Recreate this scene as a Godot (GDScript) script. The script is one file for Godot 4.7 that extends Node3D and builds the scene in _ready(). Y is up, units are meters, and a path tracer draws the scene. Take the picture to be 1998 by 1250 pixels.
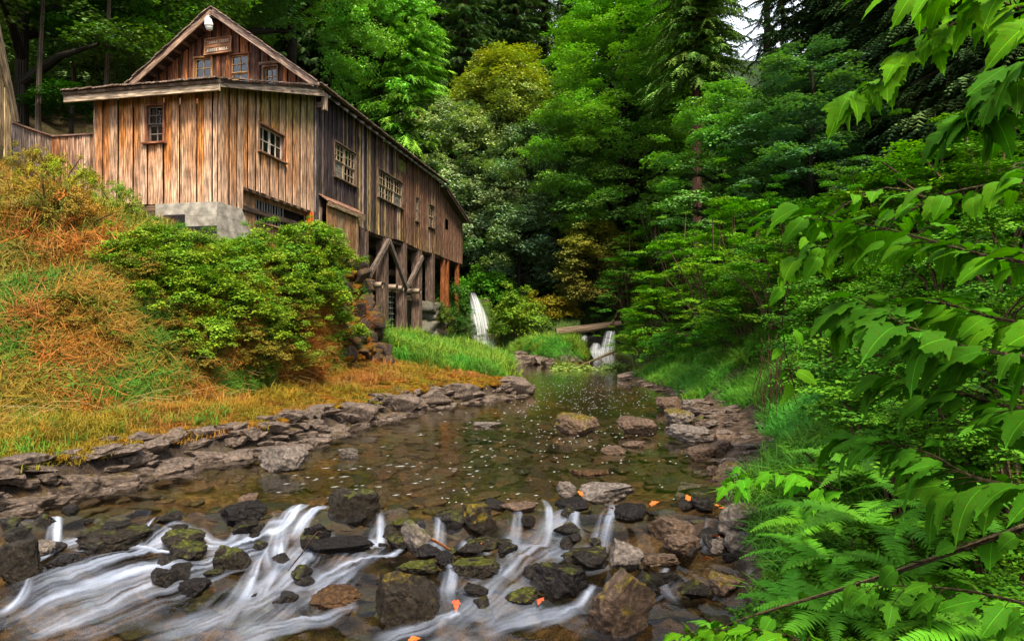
extends Node3D

# ------------------------------------------------------------------ set up
const FOCAL := 1200.0      # focal length in photo pixels
const EYE := 1.8           # height of the lens over the pool
const HORIZON := 633.0
var rng := RandomNumberGenerator.new()
var nz := FastNoiseLite.new()
var nz_fine := FastNoiseLite.new()
var M := {}
var G := {}
var taken := {}

func _ready() -> void:
	rng.seed = 20240
	var cam := Camera3D.new()
	cam.name = "camera"
	cam.fov = rad_to_deg(2.0 * atan(625.0 / FOCAL))
	cam.position = Vector3(0, EYE, 0)
	cam.rotation.x = atan(8.0 / FOCAL)
	cam.near = 0.05
	cam.far = 600.0
	add_child(cam)
	cam.current = true

	var sky_mat := ProceduralSkyMaterial.new()
	sky_mat.sky_top_color = Color(0.86, 0.90, 0.97)
	sky_mat.sky_horizon_color = Color(0.93, 0.93, 0.95)
	sky_mat.sky_curve = 0.2
	sky_mat.ground_bottom_color = Color(0.10, 0.12, 0.08)
	sky_mat.ground_horizon_color = Color(0.30, 0.32, 0.28)
	var sky := Sky.new()
	sky.sky_material = sky_mat
	var env := Environment.new()
	env.background_mode = Environment.BG_SKY
	env.sky = sky
	env.background_energy_multiplier = 0.85
	env.tonemap_mode = Environment.TONE_MAPPER_LINEAR
	env.tonemap_exposure = EXPOSURE
	env.sdfgi_enabled = true
	env.ssao_enabled = true
	env.ssil_enabled = true
	var we := WorldEnvironment.new()
	we.name = "world_environment"
	we.environment = env
	add_child(we)

	var sun := DirectionalLight3D.new()
	sun.name = "sun"
	sun.light_energy = SUN_ENERGY
	sun.light_color = Color(1.0, 0.95, 0.86)
	sun.light_angular_distance = 14.0
	sun.shadow_enabled = true
	add_child(sun)
	sun.look_at_from_position(SUN_FROM, Vector3.ZERO)

	nz.seed = 7
	nz.frequency = 1.0
	nz.fractal_octaves = 3
	nz_fine.seed = 19
	nz_fine.frequency = 1.0
	nz_fine.fractal_octaves = 4
	var t0 := Time.get_ticks_msec()
	make_materials()
	make_shapes()
	print("materials ", Time.get_ticks_msec() - t0)
	build_ground()
	build_water()
	print("ground ", Time.get_ticks_msec() - t0)
	build_mill()
	build_fence()
	build_waterfalls()
	print("mill ", Time.get_ticks_msec() - t0)
	build_trees()
	print("trees ", Time.get_ticks_msec() - t0)
	build_left_bank()
	build_right_bank()
	print("banks ", Time.get_ticks_msec() - t0)
	build_rocks()
	build_foreground()
	build_small_things()
	print("all ", Time.get_ticks_msec() - t0)

const EXPOSURE := 2.85
const SUN_ENERGY := 1.1
const SUN_FROM := Vector3(4, 16, 10)

# ------------------------------------------------------------------ helpers
func at(px: float, py: float, depth: float) -> Vector3:
	return Vector3((px - 999.0) * depth / FOCAL, EYE + (HORIZON - py) * depth / FOCAL, -depth)

func numbered(called: String) -> String:
	if not taken.has(called):
		taken[called] = 0
		return called
	taken[called] += 1
	return "%s_%03d" % [called, taken[called]]

func tag(o: Node, label: String, category: String, group := "") -> void:
	o.set_meta("label", label)
	o.set_meta("category", category)
	if group != "":
		o.set_meta("group", group)

func thing(called: String, label: String, category: String, where := Vector3.ZERO, turn := 0.0, group := "") -> Node3D:
	var o := Node3D.new()
	o.name = numbered(called)
	add_child(o)
	o.position = where
	o.rotation.y = turn
	tag(o, label, category, group)
	return o

func put(called: String, m: Mesh, mat: Material, parent: Node = null) -> MeshInstance3D:
	var o := MeshInstance3D.new()
	o.mesh = m
	o.material_override = mat
	if parent == null:
		o.name = numbered(called)
		add_child(o)
	else:
		o.name = called
		parent.add_child(o, true)
	return o

func rnd(a: float, b: float) -> float:
	return rng.randf_range(a, b)

func table(t: PackedFloat32Array, k: float) -> float:
	# pairs (key, value), keys rising
	if k <= t[0]:
		return t[1]
	var i := 2
	while i < t.size():
		if k <= t[i]:
			var f: float = (k - t[i - 2]) / (t[i] - t[i - 2])
			return t[i - 1] + (t[i + 1] - t[i - 1]) * f
		i += 2
	return t[t.size() - 1]

class MB:
	var v := PackedVector3Array()
	var n := PackedVector3Array()
	var c := PackedColorArray()
	var uv := PackedVector2Array()
	func tri(a: Vector3, b: Vector3, d: Vector3, col: Color, ua := Vector2.ZERO, ub := Vector2.ZERO, ud := Vector2.ZERO) -> void:
		var nn := (b - a).cross(d - a).normalized()
		v.append(a); v.append(d); v.append(b)
		n.append(nn); n.append(nn); n.append(nn)
		c.append(col); c.append(col); c.append(col)
		uv.append(ua); uv.append(ud); uv.append(ub)
	func tri3(a: Vector3, b: Vector3, d: Vector3, ca: Color, cb: Color, cd: Color, ua := Vector2.ZERO, ub := Vector2.ZERO, ud := Vector2.ZERO) -> void:
		var nn := (b - a).cross(d - a).normalized()
		v.append(a); v.append(d); v.append(b)
		n.append(nn); n.append(nn); n.append(nn)
		c.append(ca); c.append(cd); c.append(cb)
		uv.append(ua); uv.append(ud); uv.append(ub)
	func quad(a: Vector3, b: Vector3, d: Vector3, e: Vector3, col: Color, ua := Vector2.ZERO, ub := Vector2.ZERO, ud := Vector2.ZERO, ue := Vector2.ZERO) -> void:
		tri(a, b, d, col, ua, ub, ud)
		tri(a, d, e, col, ua, ud, ue)
	func box(t: Transform3D, s: Vector3, col: Color, bevel := 0.0) -> void:
		# a box centred on t, its four long edges chamfered, texture running along the longest side
		var ax := 1
		if s.x >= s.y and s.x >= s.z:
			ax = 0
		elif s.z >= s.y:
			ax = 2
		var i := (ax + 1) % 3
		var j := (ax + 2) % 3
		var hi: float = s[i] / 2.0
		var hj: float = s[j] / 2.0
		var hl: float = s[ax] / 2.0
		var b := minf(bevel, minf(hi, hj) * 0.6)
		var ring: Array[Vector2] = []
		if b > 0.0:
			ring = [Vector2(-hi + b, -hj), Vector2(hi - b, -hj), Vector2(hi, -hj + b), Vector2(hi, hj - b), Vector2(hi - b, hj), Vector2(-hi + b, hj), Vector2(-hi, hj - b), Vector2(-hi, -hj + b)]
		else:
			ring = [Vector2(-hi, -hj), Vector2(hi, -hj), Vector2(hi, hj), Vector2(-hi, hj)]
		var off := Vector2(fposmod(t.origin.x * 3.7 + t.origin.z * 1.9, 1.0), fposmod(t.origin.y * 2.3 + t.origin.z * 0.7 + t.origin.x, 1.0))
		var lo: Array[Vector3] = []
		var up: Array[Vector3] = []
		for p in ring:
			var q := Vector3.ZERO
			q[i] = p.x
			q[j] = p.y
			q[ax] = -hl
			lo.append(t * q)
			q[ax] = hl
			up.append(t * q)
		var run := 0.0
		for k in ring.size():
			var k2 := (k + 1) % ring.size()
			var w := ring[k].distance_to(ring[k2])
			quad(lo[k], lo[k2], up[k2], up[k], col, off + Vector2(run, 0), off + Vector2(run + w, 0), off + Vector2(run + w, 2.0 * hl), off + Vector2(run, 2.0 * hl))
			run += w
		for k in range(1, ring.size() - 1):
			tri(up[0], up[k], up[k + 1], col, off + ring[0], off + ring[k], off + ring[k + 1])
			tri(lo[0], lo[k + 1], lo[k], col, off + ring[0], off + ring[k + 1], off + ring[k])
	func beam(a: Vector3, b: Vector3, w: float, h: float, col: Color, bevel := 0.01) -> void:
		# a timber from a to b, w across and h deep
		var d := (b - a)
		var l := d.length()
		d /= l
		var side := Vector3.UP.cross(d)
		if side.length() < 0.05:
			side = Vector3.RIGHT
		side = side.normalized()
		var up := d.cross(side).normalized()
		box(Transform3D(Basis(side, up, d), (a + b) / 2.0), Vector3(w, h, l), col, bevel)
	func tube(pts: PackedVector3Array, radii: PackedFloat32Array, sides: int, col: Color, rough := 0.0, seed_ := 1.0) -> void:
		var rings: Array[PackedVector3Array] = []
		var nn: Array[PackedVector3Array] = []
		var ref := Vector3(0.31, 0.2, 0.93)
		var run := 0.0
		var runs := PackedFloat32Array()
		for k in pts.size():
			var d: Vector3 = (pts[mini(k + 1, pts.size() - 1)] - pts[maxi(k - 1, 0)]).normalized()
			if absf(d.dot(ref)) > 0.95:
				ref = Vector3(0.9, 0.1, -0.3)
			var s := d.cross(ref).normalized()
			var u := s.cross(d)
			ref = u.cross(s) if false else ref
			var r := PackedVector3Array()
			var q := PackedVector3Array()
			if k > 0:
				run += pts[k].distance_to(pts[k - 1])
			runs.append(run)
			for j in sides:
				var a := TAU * j / sides
				var dir := s * cos(a) + u * sin(a)
				var rr := radii[k] * (1.0 + rough * sin(a * 3.0 + seed_ + run * 2.1) + rough * 0.6 * sin(a * 5.0 - run * 3.3 + seed_))
				r.append(pts[k] + dir * rr)
				q.append(dir)
			rings.append(r)
			nn.append(q)
		for k in pts.size() - 1:
			for j in sides:
				var j2 := (j + 1) % sides
				var a := rings[k][j]
				var b := rings[k][j2]
				var d := rings[k + 1][j2]
				var e := rings[k + 1][j]
				var w: float = TAU * radii[k]
				var u0 := w * j / sides
				var u1 := w * (j + 1) / sides
				# outward: going round (s, u) with d = s x u reversed
				for t in [[a, d, b, nn[k][j], nn[k + 1][j2], nn[k][j2], Vector2(u0, runs[k]), Vector2(u1, runs[k + 1]), Vector2(u1, runs[k])], [a, e, d, nn[k][j], nn[k + 1][j], nn[k + 1][j2], Vector2(u0, runs[k]), Vector2(u0, runs[k + 1]), Vector2(u1, runs[k + 1])]]:
					var g: Vector3 = (t[1] - t[0]).cross(t[2] - t[0])
					var flip: bool = g.dot(t[3]) < 0.0
					# stored clockwise as seen from outside
					if flip:
						v.append(t[0]); v.append(t[1]); v.append(t[2])
						n.append(t[3]); n.append(t[4]); n.append(t[5])
						uv.append(t[6]); uv.append(t[7]); uv.append(t[8])
					else:
						v.append(t[0]); v.append(t[2]); v.append(t[1])
						n.append(t[3]); n.append(t[5]); n.append(t[4])
						uv.append(t[6]); uv.append(t[8]); uv.append(t[7])
					c.append(col); c.append(col); c.append(col)
	func mesh() -> ArrayMesh:
		var a := []
		a.resize(Mesh.ARRAY_MAX)
		a[Mesh.ARRAY_VERTEX] = v
		a[Mesh.ARRAY_NORMAL] = n
		a[Mesh.ARRAY_COLOR] = c
		a[Mesh.ARRAY_TEX_UV] = uv
		var m := ArrayMesh.new()
		m.add_surface_from_arrays(Mesh.PRIMITIVE_TRIANGLES, a)
		return m

func smooth_mesh(v: PackedVector3Array, idx: PackedInt32Array, cols: PackedColorArray, uvs := PackedVector2Array()) -> ArrayMesh:
	# idx counter-clockwise from outside; stored clockwise
	var n := PackedVector3Array()
	n.resize(v.size())
	var out := PackedInt32Array()
	out.resize(idx.size())
	for i in range(0, idx.size(), 3):
		var a := idx[i]
		var b := idx[i + 1]
		var d := idx[i + 2]
		var g := (v[b] - v[a]).cross(v[d] - v[a])
		n[a] += g
		n[b] += g
		n[d] += g
		out[i] = a
		out[i + 1] = d
		out[i + 2] = b
	for i in n.size():
		n[i] = n[i].normalized()
	var a := []
	a.resize(Mesh.ARRAY_MAX)
	a[Mesh.ARRAY_VERTEX] = v
	a[Mesh.ARRAY_NORMAL] = n
	a[Mesh.ARRAY_COLOR] = cols
	if uvs.size():
		a[Mesh.ARRAY_TEX_UV] = uvs
	a[Mesh.ARRAY_INDEX] = out
	var m := ArrayMesh.new()
	m.add_surface_from_arrays(Mesh.PRIMITIVE_TRIANGLES, a)
	return m

# scattered copies: 16 floats each
func add_copy(buf: PackedFloat32Array, b: Basis, o: Vector3, col: Color) -> void:
	buf.append_array(PackedFloat32Array([b.x.x, b.y.x, b.z.x, o.x, b.x.y, b.y.y, b.z.y, o.y, b.x.z, b.y.z, b.z.z, o.z, col.r, col.g, col.b, 1.0]))

func scatter(called: String, m: Mesh, mat: Material, buf: PackedFloat32Array, parent: Node = null) -> MultiMeshInstance3D:
	var mm := MultiMesh.new()
	mm.transform_format = MultiMesh.TRANSFORM_3D
	mm.use_colors = true
	mm.mesh = m
	mm.instance_count = buf.size() / 16
	mm.buffer = buf
	var o := MultiMeshInstance3D.new()
	o.multimesh = mm
	o.material_override = mat
	o.set_meta("kind", "stuff")
	if parent == null:
		o.name = numbered(called)
		add_child(o)
	else:
		o.name = called
		parent.add_child(o, true)
	copies_made += buf.size() / 16
	return o

var copies_made := 0

func facing(nrm: Vector3, yaw: float, s: float) -> Basis:
	# y axis along nrm, turned by yaw
	var x := Vector3(cos(yaw), 0, sin(yaw))
	var z := x.cross(nrm).normalized()
	x = nrm.cross(z)
	return Basis(x * s, nrm * s, z * s)

func vary(c: Color, amount: float) -> Color:
	var k := 1.0 + rng.randf_range(-amount, amount)
	var h := rng.randf_range(-amount, amount) * 0.5
	return Color(c.r * k * (1.0 + h), c.g * k, c.b * k * (1.0 - h))

# ------------------------------------------------------------------ materials
func noise_image(w: int, h: int, freq: float, seed_: int, octaves := 3, kind := FastNoiseLite.TYPE_SIMPLEX_SMOOTH) -> Image:
	var f := FastNoiseLite.new()
	f.seed = seed_
	f.noise_type = kind
	f.frequency = freq
	f.fractal_octaves = octaves
	var im := f.get_seamless_image(w, h, false, false, 0.1, true)
	im.convert(Image.FORMAT_L8)
	return im

func streaks(w: int, h: int, rows: int, freq: float, seed_: int) -> PackedByteArray:
	var im := noise_image(w, maxi(rows, 4), freq, seed_, 2)
	im.resize(w, h, Image.INTERPOLATE_CUBIC)
	return im.get_data()

func grey_texture(data: PackedByteArray, w: int, h: int) -> ImageTexture:
	var im := Image.create_from_data(w, h, false, Image.FORMAT_L8, data)
	im.convert(Image.FORMAT_RGB8)
	return ImageTexture.create_from_image(im)

func normal_texture(data: PackedByteArray, w: int, h: int, strength: float) -> ImageTexture:
	var im := Image.create_from_data(w, h, false, Image.FORMAT_L8, data)
	im.convert(Image.FORMAT_RGBA8)
	im.bump_map_to_normal_map(strength)
	return ImageTexture.create_from_image(im)

func plain(albedo: Color, rough: float, spec := 0.4) -> StandardMaterial3D:
	var m := StandardMaterial3D.new()
	m.albedo_color = albedo.linear_to_srgb()
	m.roughness = rough
	m.metallic_specular = spec
	return m

func tinted(rough: float, spec := 0.4) -> StandardMaterial3D:
	# the colour comes from the shape's own vertex colours
	var m := plain(Color.WHITE, rough, spec)
	m.vertex_color_use_as_albedo = true
	return m

func leafy(backlight: Color, rough := 0.5, spec := 0.3) -> StandardMaterial3D:
	var m := tinted(rough, spec)
	m.cull_mode = BaseMaterial3D.CULL_DISABLED
	m.backlight_enabled = true
	m.backlight = backlight
	return m

func triplanar(m: StandardMaterial3D, s: float) -> void:
	m.uv1_triplanar = true
	m.uv1_world_triplanar = true
	m.uv1_scale = Vector3(s, s, s)
	m.uv1_triplanar_sharpness = 3.0

func make_materials() -> void:
	# weathered wood: grain along v, one metre per repeat
	var w := 512
	var a := streaks(w, w, 6, 0.03, 3)
	var b := streaks(w, w, 8, 0.11, 4)
	var c := noise_image(w, w, 0.012, 5, 3).get_data()
	var d := streaks(w, w, 12, 0.3, 6)
	var e := noise_image(w, w, 0.05, 8, 2).get_data()
	var wood := PackedByteArray()
	wood.resize(w * w)
	var relief := PackedByteArray()
	relief.resize(w * w)
	for i in w * w:
		var g := 0.34 * a[i] + 0.34 * b[i] + 0.32 * d[i]
		var split := 60.0 if b[i] < 62 else 0.0
		var spot := 70.0 if e[i] < 52 else 0.0
		wood[i] = int(clampf(78.0 + g * 0.75 + (c[i] - 128.0) * 0.55 - split - spot, 30.0, 255.0))
		relief[i] = int(clampf(g - split * 0.8, 0.0, 255.0))
	M.wood = tinted(0.85, 0.25)
	M.wood.albedo_texture = grey_texture(wood, w, w)
	M.wood.normal_enabled = true
	M.wood.normal_texture = normal_texture(relief, w, w, 3.0)
	M.wood.normal_scale = 0.8
	M.wood.uv1_scale = Vector3(2.4, 0.26, 1.0)

	# stone: mottled, cracked and speckled
	var s1 := noise_image(w, w, 0.012, 11, 5).get_data()
	var s2 := noise_image(w, w, 0.03, 12, 3, FastNoiseLite.TYPE_CELLULAR).get_data()
	var s3 := noise_image(w, w, 0.16, 13, 3).get_data()
	var stone := PackedByteArray()
	stone.resize(w * w)
	var stone_bump := PackedByteArray()
	stone_bump.resize(w * w)
	for i in w * w:
		var crack := 60.0 if absf(s1[i] - 128.0) < 2.2 else 0.0
		var speck := 55.0 if s3[i] > 192 else 0.0
		stone[i] = int(clampf(105.0 + s1[i] * 0.55 + (s3[i] - 128.0) * 0.45 + speck - crack, 20.0, 255.0))
		stone_bump[i] = int(clampf(s1[i] * 0.45 + s2[i] * 0.3 + s3[i] * 0.3 - crack * 0.6, 0.0, 255.0))
	var stone_tex := grey_texture(stone, w, w)
	var stone_relief := grey_texture(stone_bump, w, w)
	M.stone = tinted(0.8, 0.35)
	M.stone.albedo_texture = stone_tex
	M.stone.heightmap_enabled = true
	M.stone.heightmap_texture = stone_relief
	M.stone.heightmap_scale = 3.0
	triplanar(M.stone, 2.6)
	M.wet_stone = M.stone.duplicate()
	M.wet_stone.roughness = 0.22
	M.wet_stone.metallic_specular = 0.32
	M.ground = tinted(0.95, 0.15)
	M.ground.albedo_texture = stone_tex
	M.ground.heightmap_enabled = true
	M.ground.heightmap_texture = stone_relief
	M.ground.heightmap_scale = 6.0
	triplanar(M.ground, 0.9)
	M.concrete = tinted(0.9, 0.2)
	var cc := PackedByteArray()
	cc.resize(w * w)
	for i in w * w:
		cc[i] = int(clampf(188.0 + (s3[i] - 128.0) * 0.22 + (c[i] - 128.0) * 0.30 + (s1[i] - 128.0) * 0.15, 0.0, 255.0))
	M.concrete.albedo_texture = grey_texture(cc, w, w)
	M.concrete.uv1_scale = Vector3(0.5, 0.5, 0.5)
	# bark
	var bk := PackedByteArray()
	bk.resize(w * w)
	for i in w * w:
		bk[i] = int(clampf(0.5 * a[i] + 0.5 * b[i] + (s3[i] - 128) * 0.4, 0.0, 255.0))
	M.bark = tinted(0.95, 0.15)
	M.bark.albedo_texture = grey_texture(bk, w, w)
	M.bark.normal_enabled = true
	M.bark.normal_texture = normal_texture(bk, w, w, 6.0)
	M.bark.uv1_scale = Vector3(0.8, 0.5, 1.0)

	M.leaf = leafy(Color(0.62, 0.70, 0.12), 0.6, 0.2)
	M.big_leaf = leafy(Color(0.75, 0.85, 0.06), 0.6, 0.14)
	M.grass = leafy(Color(0.5, 0.55, 0.2), 0.6, 0.25)
	M.needle = leafy(Color(0.25, 0.3, 0.12), 0.75, 0.12)
	M.dark = plain(Color(0.012, 0.010, 0.009), 0.95, 0.1)
	M.iron = tinted(0.6, 0.4)
	M.paint = tinted(0.6, 0.4)
	M.glass = StandardMaterial3D.new()
	M.glass.transparency = BaseMaterial3D.TRANSPARENCY_ALPHA
	M.glass.albedo_color = Color(0.07, 0.08, 0.08, 0.25)
	M.glass.roughness = 0.04
	M.glass.metallic_specular = 0.6

	# the leaf's veins: a pale rib and side veins, for the near leaves
	var lw := 256
	var lv := PackedByteArray()
	lv.resize(lw * lw)
	for y in lw:
		for x in lw:
			var u := absf(x / 255.0 - 0.5)
			var v := y / 255.0
			var k := 150.0 + (s3[(y * 2 % w) * w + (x * 2 % w)] - 128.0) * 0.35
			var ph := fposmod((v - u * 0.9) * 7.0, 1.0)
			var side := absf(ph - 0.5) * 2.0
			if u < 0.012:
				k = 225.0
			elif side > 0.9:
				k += 55.0 * (side - 0.9) / 0.1
			else:
				k += 14.0 * sin(ph * PI)
			lv[y * lw + x] = int(clampf(k, 0.0, 255.0))
	# tan nibbles and yellowing between the veins
	var lt := PackedByteArray()
	lt.resize(lw * lw * 3)
	for i in lw * lw:
		var y := i / lw
		var x := i % lw
		var spot := clampf((s1[(y * 2 % w) * w + (x * 2 % w)] - 176.0) / 22.0, 0.0, 1.0)
		var yellow := clampf((s1[((y + 130) % w) * w + (x + 77) % w] - 128.0) / 110.0, 0.0, 1.0)
		lt[i * 3] = int(clampf(lv[i] * (1.0 + 0.16 * yellow) * (1.0 + 0.05 * spot), 0.0, 255.0))
		lt[i * 3 + 1] = int(lv[i] * (1.0 - 0.12 * spot))
		lt[i * 3 + 2] = int(lv[i] * (1.0 - 0.2 * spot))
	M.big_leaf.albedo_texture = ImageTexture.create_from_image(Image.create_from_data(lw, lw, false, Image.FORMAT_RGB8, lt))
	M.big_leaf.normal_enabled = true
	M.big_leaf.normal_texture = normal_texture(lv, lw, lw, 2.0)
	M.big_leaf.normal_scale = 0.7

	# water: a smooth sheet, its ripples in a normal map
	M.water = StandardMaterial3D.new()
	M.water.transparency = BaseMaterial3D.TRANSPARENCY_ALPHA
	M.water.albedo_color = Color(0.11, 0.085, 0.03, 0.2)
	M.water.roughness = 0.03
	M.water.metallic_specular = 0.5
	var rip := noise_image(w, w, 0.02, 31, 4)
	M.water.normal_enabled = true
	M.water.normal_texture = normal_texture(rip.get_data(), w, w, 2.0)
	M.water.normal_scale = 0.35
	M.water.uv1_scale = Vector3(1.0, 1.0, 1.0)
	M.rapid = M.water.duplicate()
	M.rapid.normal_scale = 0.4
	M.rapid.albedo_color = Color(0.10, 0.075, 0.04, 0.2)
	M.rapid.metallic_specular = 0.28
	# falling water: soft white threads, along v
	var f1 := streaks(w, w, 8, 0.06, 41)
	var f2 := streaks(w, w, 8, 0.2, 42)
	var fall := PackedByteArray()
	fall.resize(w * w * 4)
	for i in w * w:
		fall[i * 4] = 225
		fall[i * 4 + 1] = 230
		fall[i * 4 + 2] = 236
		fall[i * 4 + 3] = int(clampf((f1[i] * 0.55 + f2[i] * 0.45 - 78.0) * 2.6, 70.0, 240.0))
	M.fall = StandardMaterial3D.new()
	M.fall.albedo_texture = ImageTexture.create_from_image(Image.create_from_data(w, w, false, Image.FORMAT_RGBA8, fall))
	M.fall.transparency = BaseMaterial3D.TRANSPARENCY_ALPHA
	M.fall.vertex_color_use_as_albedo = true
	M.fall.roughness = 0.6
	M.fall.cull_mode = BaseMaterial3D.CULL_DISABLED

# ------------------------------------------------------------------ leaves, tufts and stones that are used again and again
func simple_leaf(mb: MB, o: Vector3, dir: Vector3, up: Vector3, l: float, wd: float, col: Color) -> void:
	# folded along the rib, broadest below the middle
	var s := dir.cross(up).normalized()
	var fold := up * wd * 0.2
	var a := o + dir * l * 0.22
	var b := o + dir * l * 0.62 - up * l * 0.03
	var tip := o + dir * l - up * l * 0.14
	for k: float in [1.0, -1.0]:
		var p := a + s * wd * k + fold
		var q := b + s * wd * 0.8 * k + fold * 0.8
		if k > 0.0:
			mb.tri(o, p, q, col)
			mb.tri(o, q, tip, col)
		else:
			mb.tri(o, q, p, col)
			mb.tri(o, tip, q, col)

func lobed_leaf(mb: MB, o: Vector3, dir: Vector3, up: Vector3, l: float, wd: float, col: Color) -> void:
	# a maple leaf: five points, each lobe a pair of faces from the middle
	var s := dir.cross(up).normalized()
	var c := o + dir * l * 0.32 - up * l * 0.03
	var outline := [Vector2(0.0, 0.05), Vector2(0.62, -0.05), Vector2(0.42, 0.26), Vector2(1.0, 0.42), Vector2(0.5, 0.58), Vector2(0.46, 0.72), Vector2(0.0, 1.05), Vector2(-0.46, 0.72), Vector2(-0.5, 0.58), Vector2(-1.0, 0.42), Vector2(-0.42, 0.26), Vector2(-0.62, -0.05)]
	for k in outline.size():
		var p: Vector2 = outline[k]
		var q: Vector2 = outline[(k + 1) % outline.size()]
		var pa := o + s * p.x * wd + dir * p.y * l + up * (absf(p.x) * 0.12 - p.y * 0.14) * l
		var qa := o + s * q.x * wd + dir * q.y * l + up * (absf(q.x) * 0.12 - q.y * 0.14) * l
		mb.tri(c, pa, qa, col)

func spray(count: int, leaf: float, spread: float, lobed: bool, seed_: int, flat := 0.35) -> ArrayMesh:
	# leaves set round a twig end, faces up, within a saucer
	var r := RandomNumberGenerator.new()
	r.seed = seed_
	var mb := MB.new()
	for i in count:
		var a := TAU * (i + r.randf()) / count
		var rad := spread * sqrt(r.randf())
		var o := Vector3(cos(a) * rad, r.randf_range(-flat, flat) * spread, sin(a) * rad)
		var out := Vector3(cos(a + r.randf_range(-0.9, 0.9)), r.randf_range(-0.5, 0.15), sin(a + r.randf_range(-0.9, 0.9))).normalized()
		var up := (Vector3.UP + Vector3(r.randf_range(-0.5, 0.5), 0, r.randf_range(-0.5, 0.5))).normalized()
		up = (up - out * up.dot(out)).normalized()
		var k := r.randf_range(0.75, 1.25)
		var col := Color(k * r.randf_range(0.9, 1.15), k, k * r.randf_range(0.85, 1.1))
		var l := leaf * r.randf_range(0.7, 1.15)
		if lobed:
			lobed_leaf(mb, o, out, up, l, l * 0.52, col)
		else:
			simple_leaf(mb, o, out, up, l, l * 0.36, col)
	return mb.mesh()

func pad_mesh(leaf: float, clusters: int, per: int, seed_: int) -> ArrayMesh:
	# a saucer of foliage about one metre in radius: clusters of leaves over its top and rim
	var r := RandomNumberGenerator.new()
	r.seed = seed_
	var mb := MB.new()
	for i in clusters:
		var a := r.randf() * TAU
		var u := r.randf_range(-0.45, 1.0)
		var q := sqrt(maxf(0.0, 1.0 - u * u))
		var k := pow(r.randf(), 0.38)
		var dir := Vector3(cos(a) * q, u, sin(a) * q)
		var c := dir * k
		c.y -= 0.18 * (c.x * c.x + c.z * c.z)
		var tone := r.randf_range(0.68, 1.3)
		var warm := r.randf_range(0.85, 1.25)
		for j in per:
			var o := c + Vector3(r.randfn(0, 1), r.randfn(0, 0.6), r.randfn(0, 1)) * (0.085 + leaf * 0.4)
			var out := (Vector3(dir.x, 0, dir.z) * 0.6 + Vector3(r.randf_range(-1, 1), r.randf_range(-0.75, 0.15), r.randf_range(-1, 1))).normalized()
			var up := (Vector3(dir.x * 0.45, 1.0, dir.z * 0.45) + Vector3(r.randf_range(-0.5, 0.5), 0, r.randf_range(-0.5, 0.5))).normalized()
			up = (up - out * up.dot(out)).normalized()
			var t := tone * r.randf_range(0.78, 1.22)
			simple_leaf(mb, o, out, up, leaf * r.randf_range(0.7, 1.2), leaf * 0.36, Color(t * warm, t, t * r.randf_range(0.8, 1.15)))
	return mb.mesh()

func bough_mesh(seed_: int) -> ArrayMesh:
	# a conifer's bough, one metre long along +z, hung with flat sprays
	var r := RandomNumberGenerator.new()
	r.seed = seed_
	var mb := MB.new()
	var n := 13
	for i in n:
		var g := (i + 0.7) / n
		for sd in 2:
			var o := Vector3(0, -0.12 * g * g, g)
			var yaw: float = (0.9 if sd else -0.9) * r.randf_range(0.4, 1.2) * (1.1 - 0.6 * g)
			var b := Basis.from_euler(Vector3(r.randf_range(0.1, 0.75), yaw, r.randf_range(-0.3, 0.3)), EULER_ORDER_YXZ) * (0.29 * (1.15 - 0.5 * g) * r.randf_range(0.75, 1.2))
			var t := r.randf_range(0.7, 1.3)
			for k in 5:
				var f := (k + 0.5) / 5.0
				var p := Vector3(0, -0.2 * f * f, f)
				for s: float in [-1.0, 1.0]:
					var tl := 0.42 * (1.0 - f * 0.7) * r.randf_range(0.7, 1.2)
					var d := Vector3(s, r.randf_range(-0.6, -0.1), 0.7).normalized()
					var wv := Vector3(0, 0.03, 0.10) * (1.2 - f * 0.5)
					var cc := Color(t, t, t) * r.randf_range(0.8, 1.2)
					mb.tri(o + b * (p - wv), o + b * (p + d * tl), o + b * (p + wv), cc)
			mb.tri(o + b * Vector3(-0.03, 0, 0), o + b * Vector3(0, -0.2, 1.1), o + b * Vector3(0.03, 0, 0), Color(t, t, t) * 0.8)
	return mb.mesh()

func needle_frond(l: float, seed_: int) -> ArrayMesh:
	# a flat conifer bough along +z, side twigs drooping
	var r := RandomNumberGenerator.new()
	r.seed = seed_
	var mb := MB.new()
	var steps := 9
	for i in steps:
		var f := (i + 0.5) / steps
		var o := Vector3(0, -0.16 * f * f * l, f * l)
		for sd in [-1.0, 1.0]:
			var tl: float = l * 0.42 * (1.0 - f * 0.75) * r.randf_range(0.7, 1.2)
			var d := Vector3(sd, r.randf_range(-0.55, -0.1), 0.7).normalized()
			var k := r.randf_range(0.7, 1.3)
			var s := Vector3(0, 0.15, 1).normalized() * tl * 0.16
			mb.tri(o - s, o + d * tl, o + s, Color(k, k, k))
			mb.tri(o + d * tl * 0.3, o + d * tl * 0.75 + Vector3(0, -tl * 0.25, tl * 0.25), o + d * tl * 0.5 + s * 0.6, Color(k, k, k) * 0.9)
	mb.tri(Vector3(-0.02, 0, 0) * l, Vector3(0, -0.16 * l, l * 1.1), Vector3(0.02, 0, 0) * l, Color(0.8, 0.8, 0.8))
	return mb.mesh()

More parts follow.
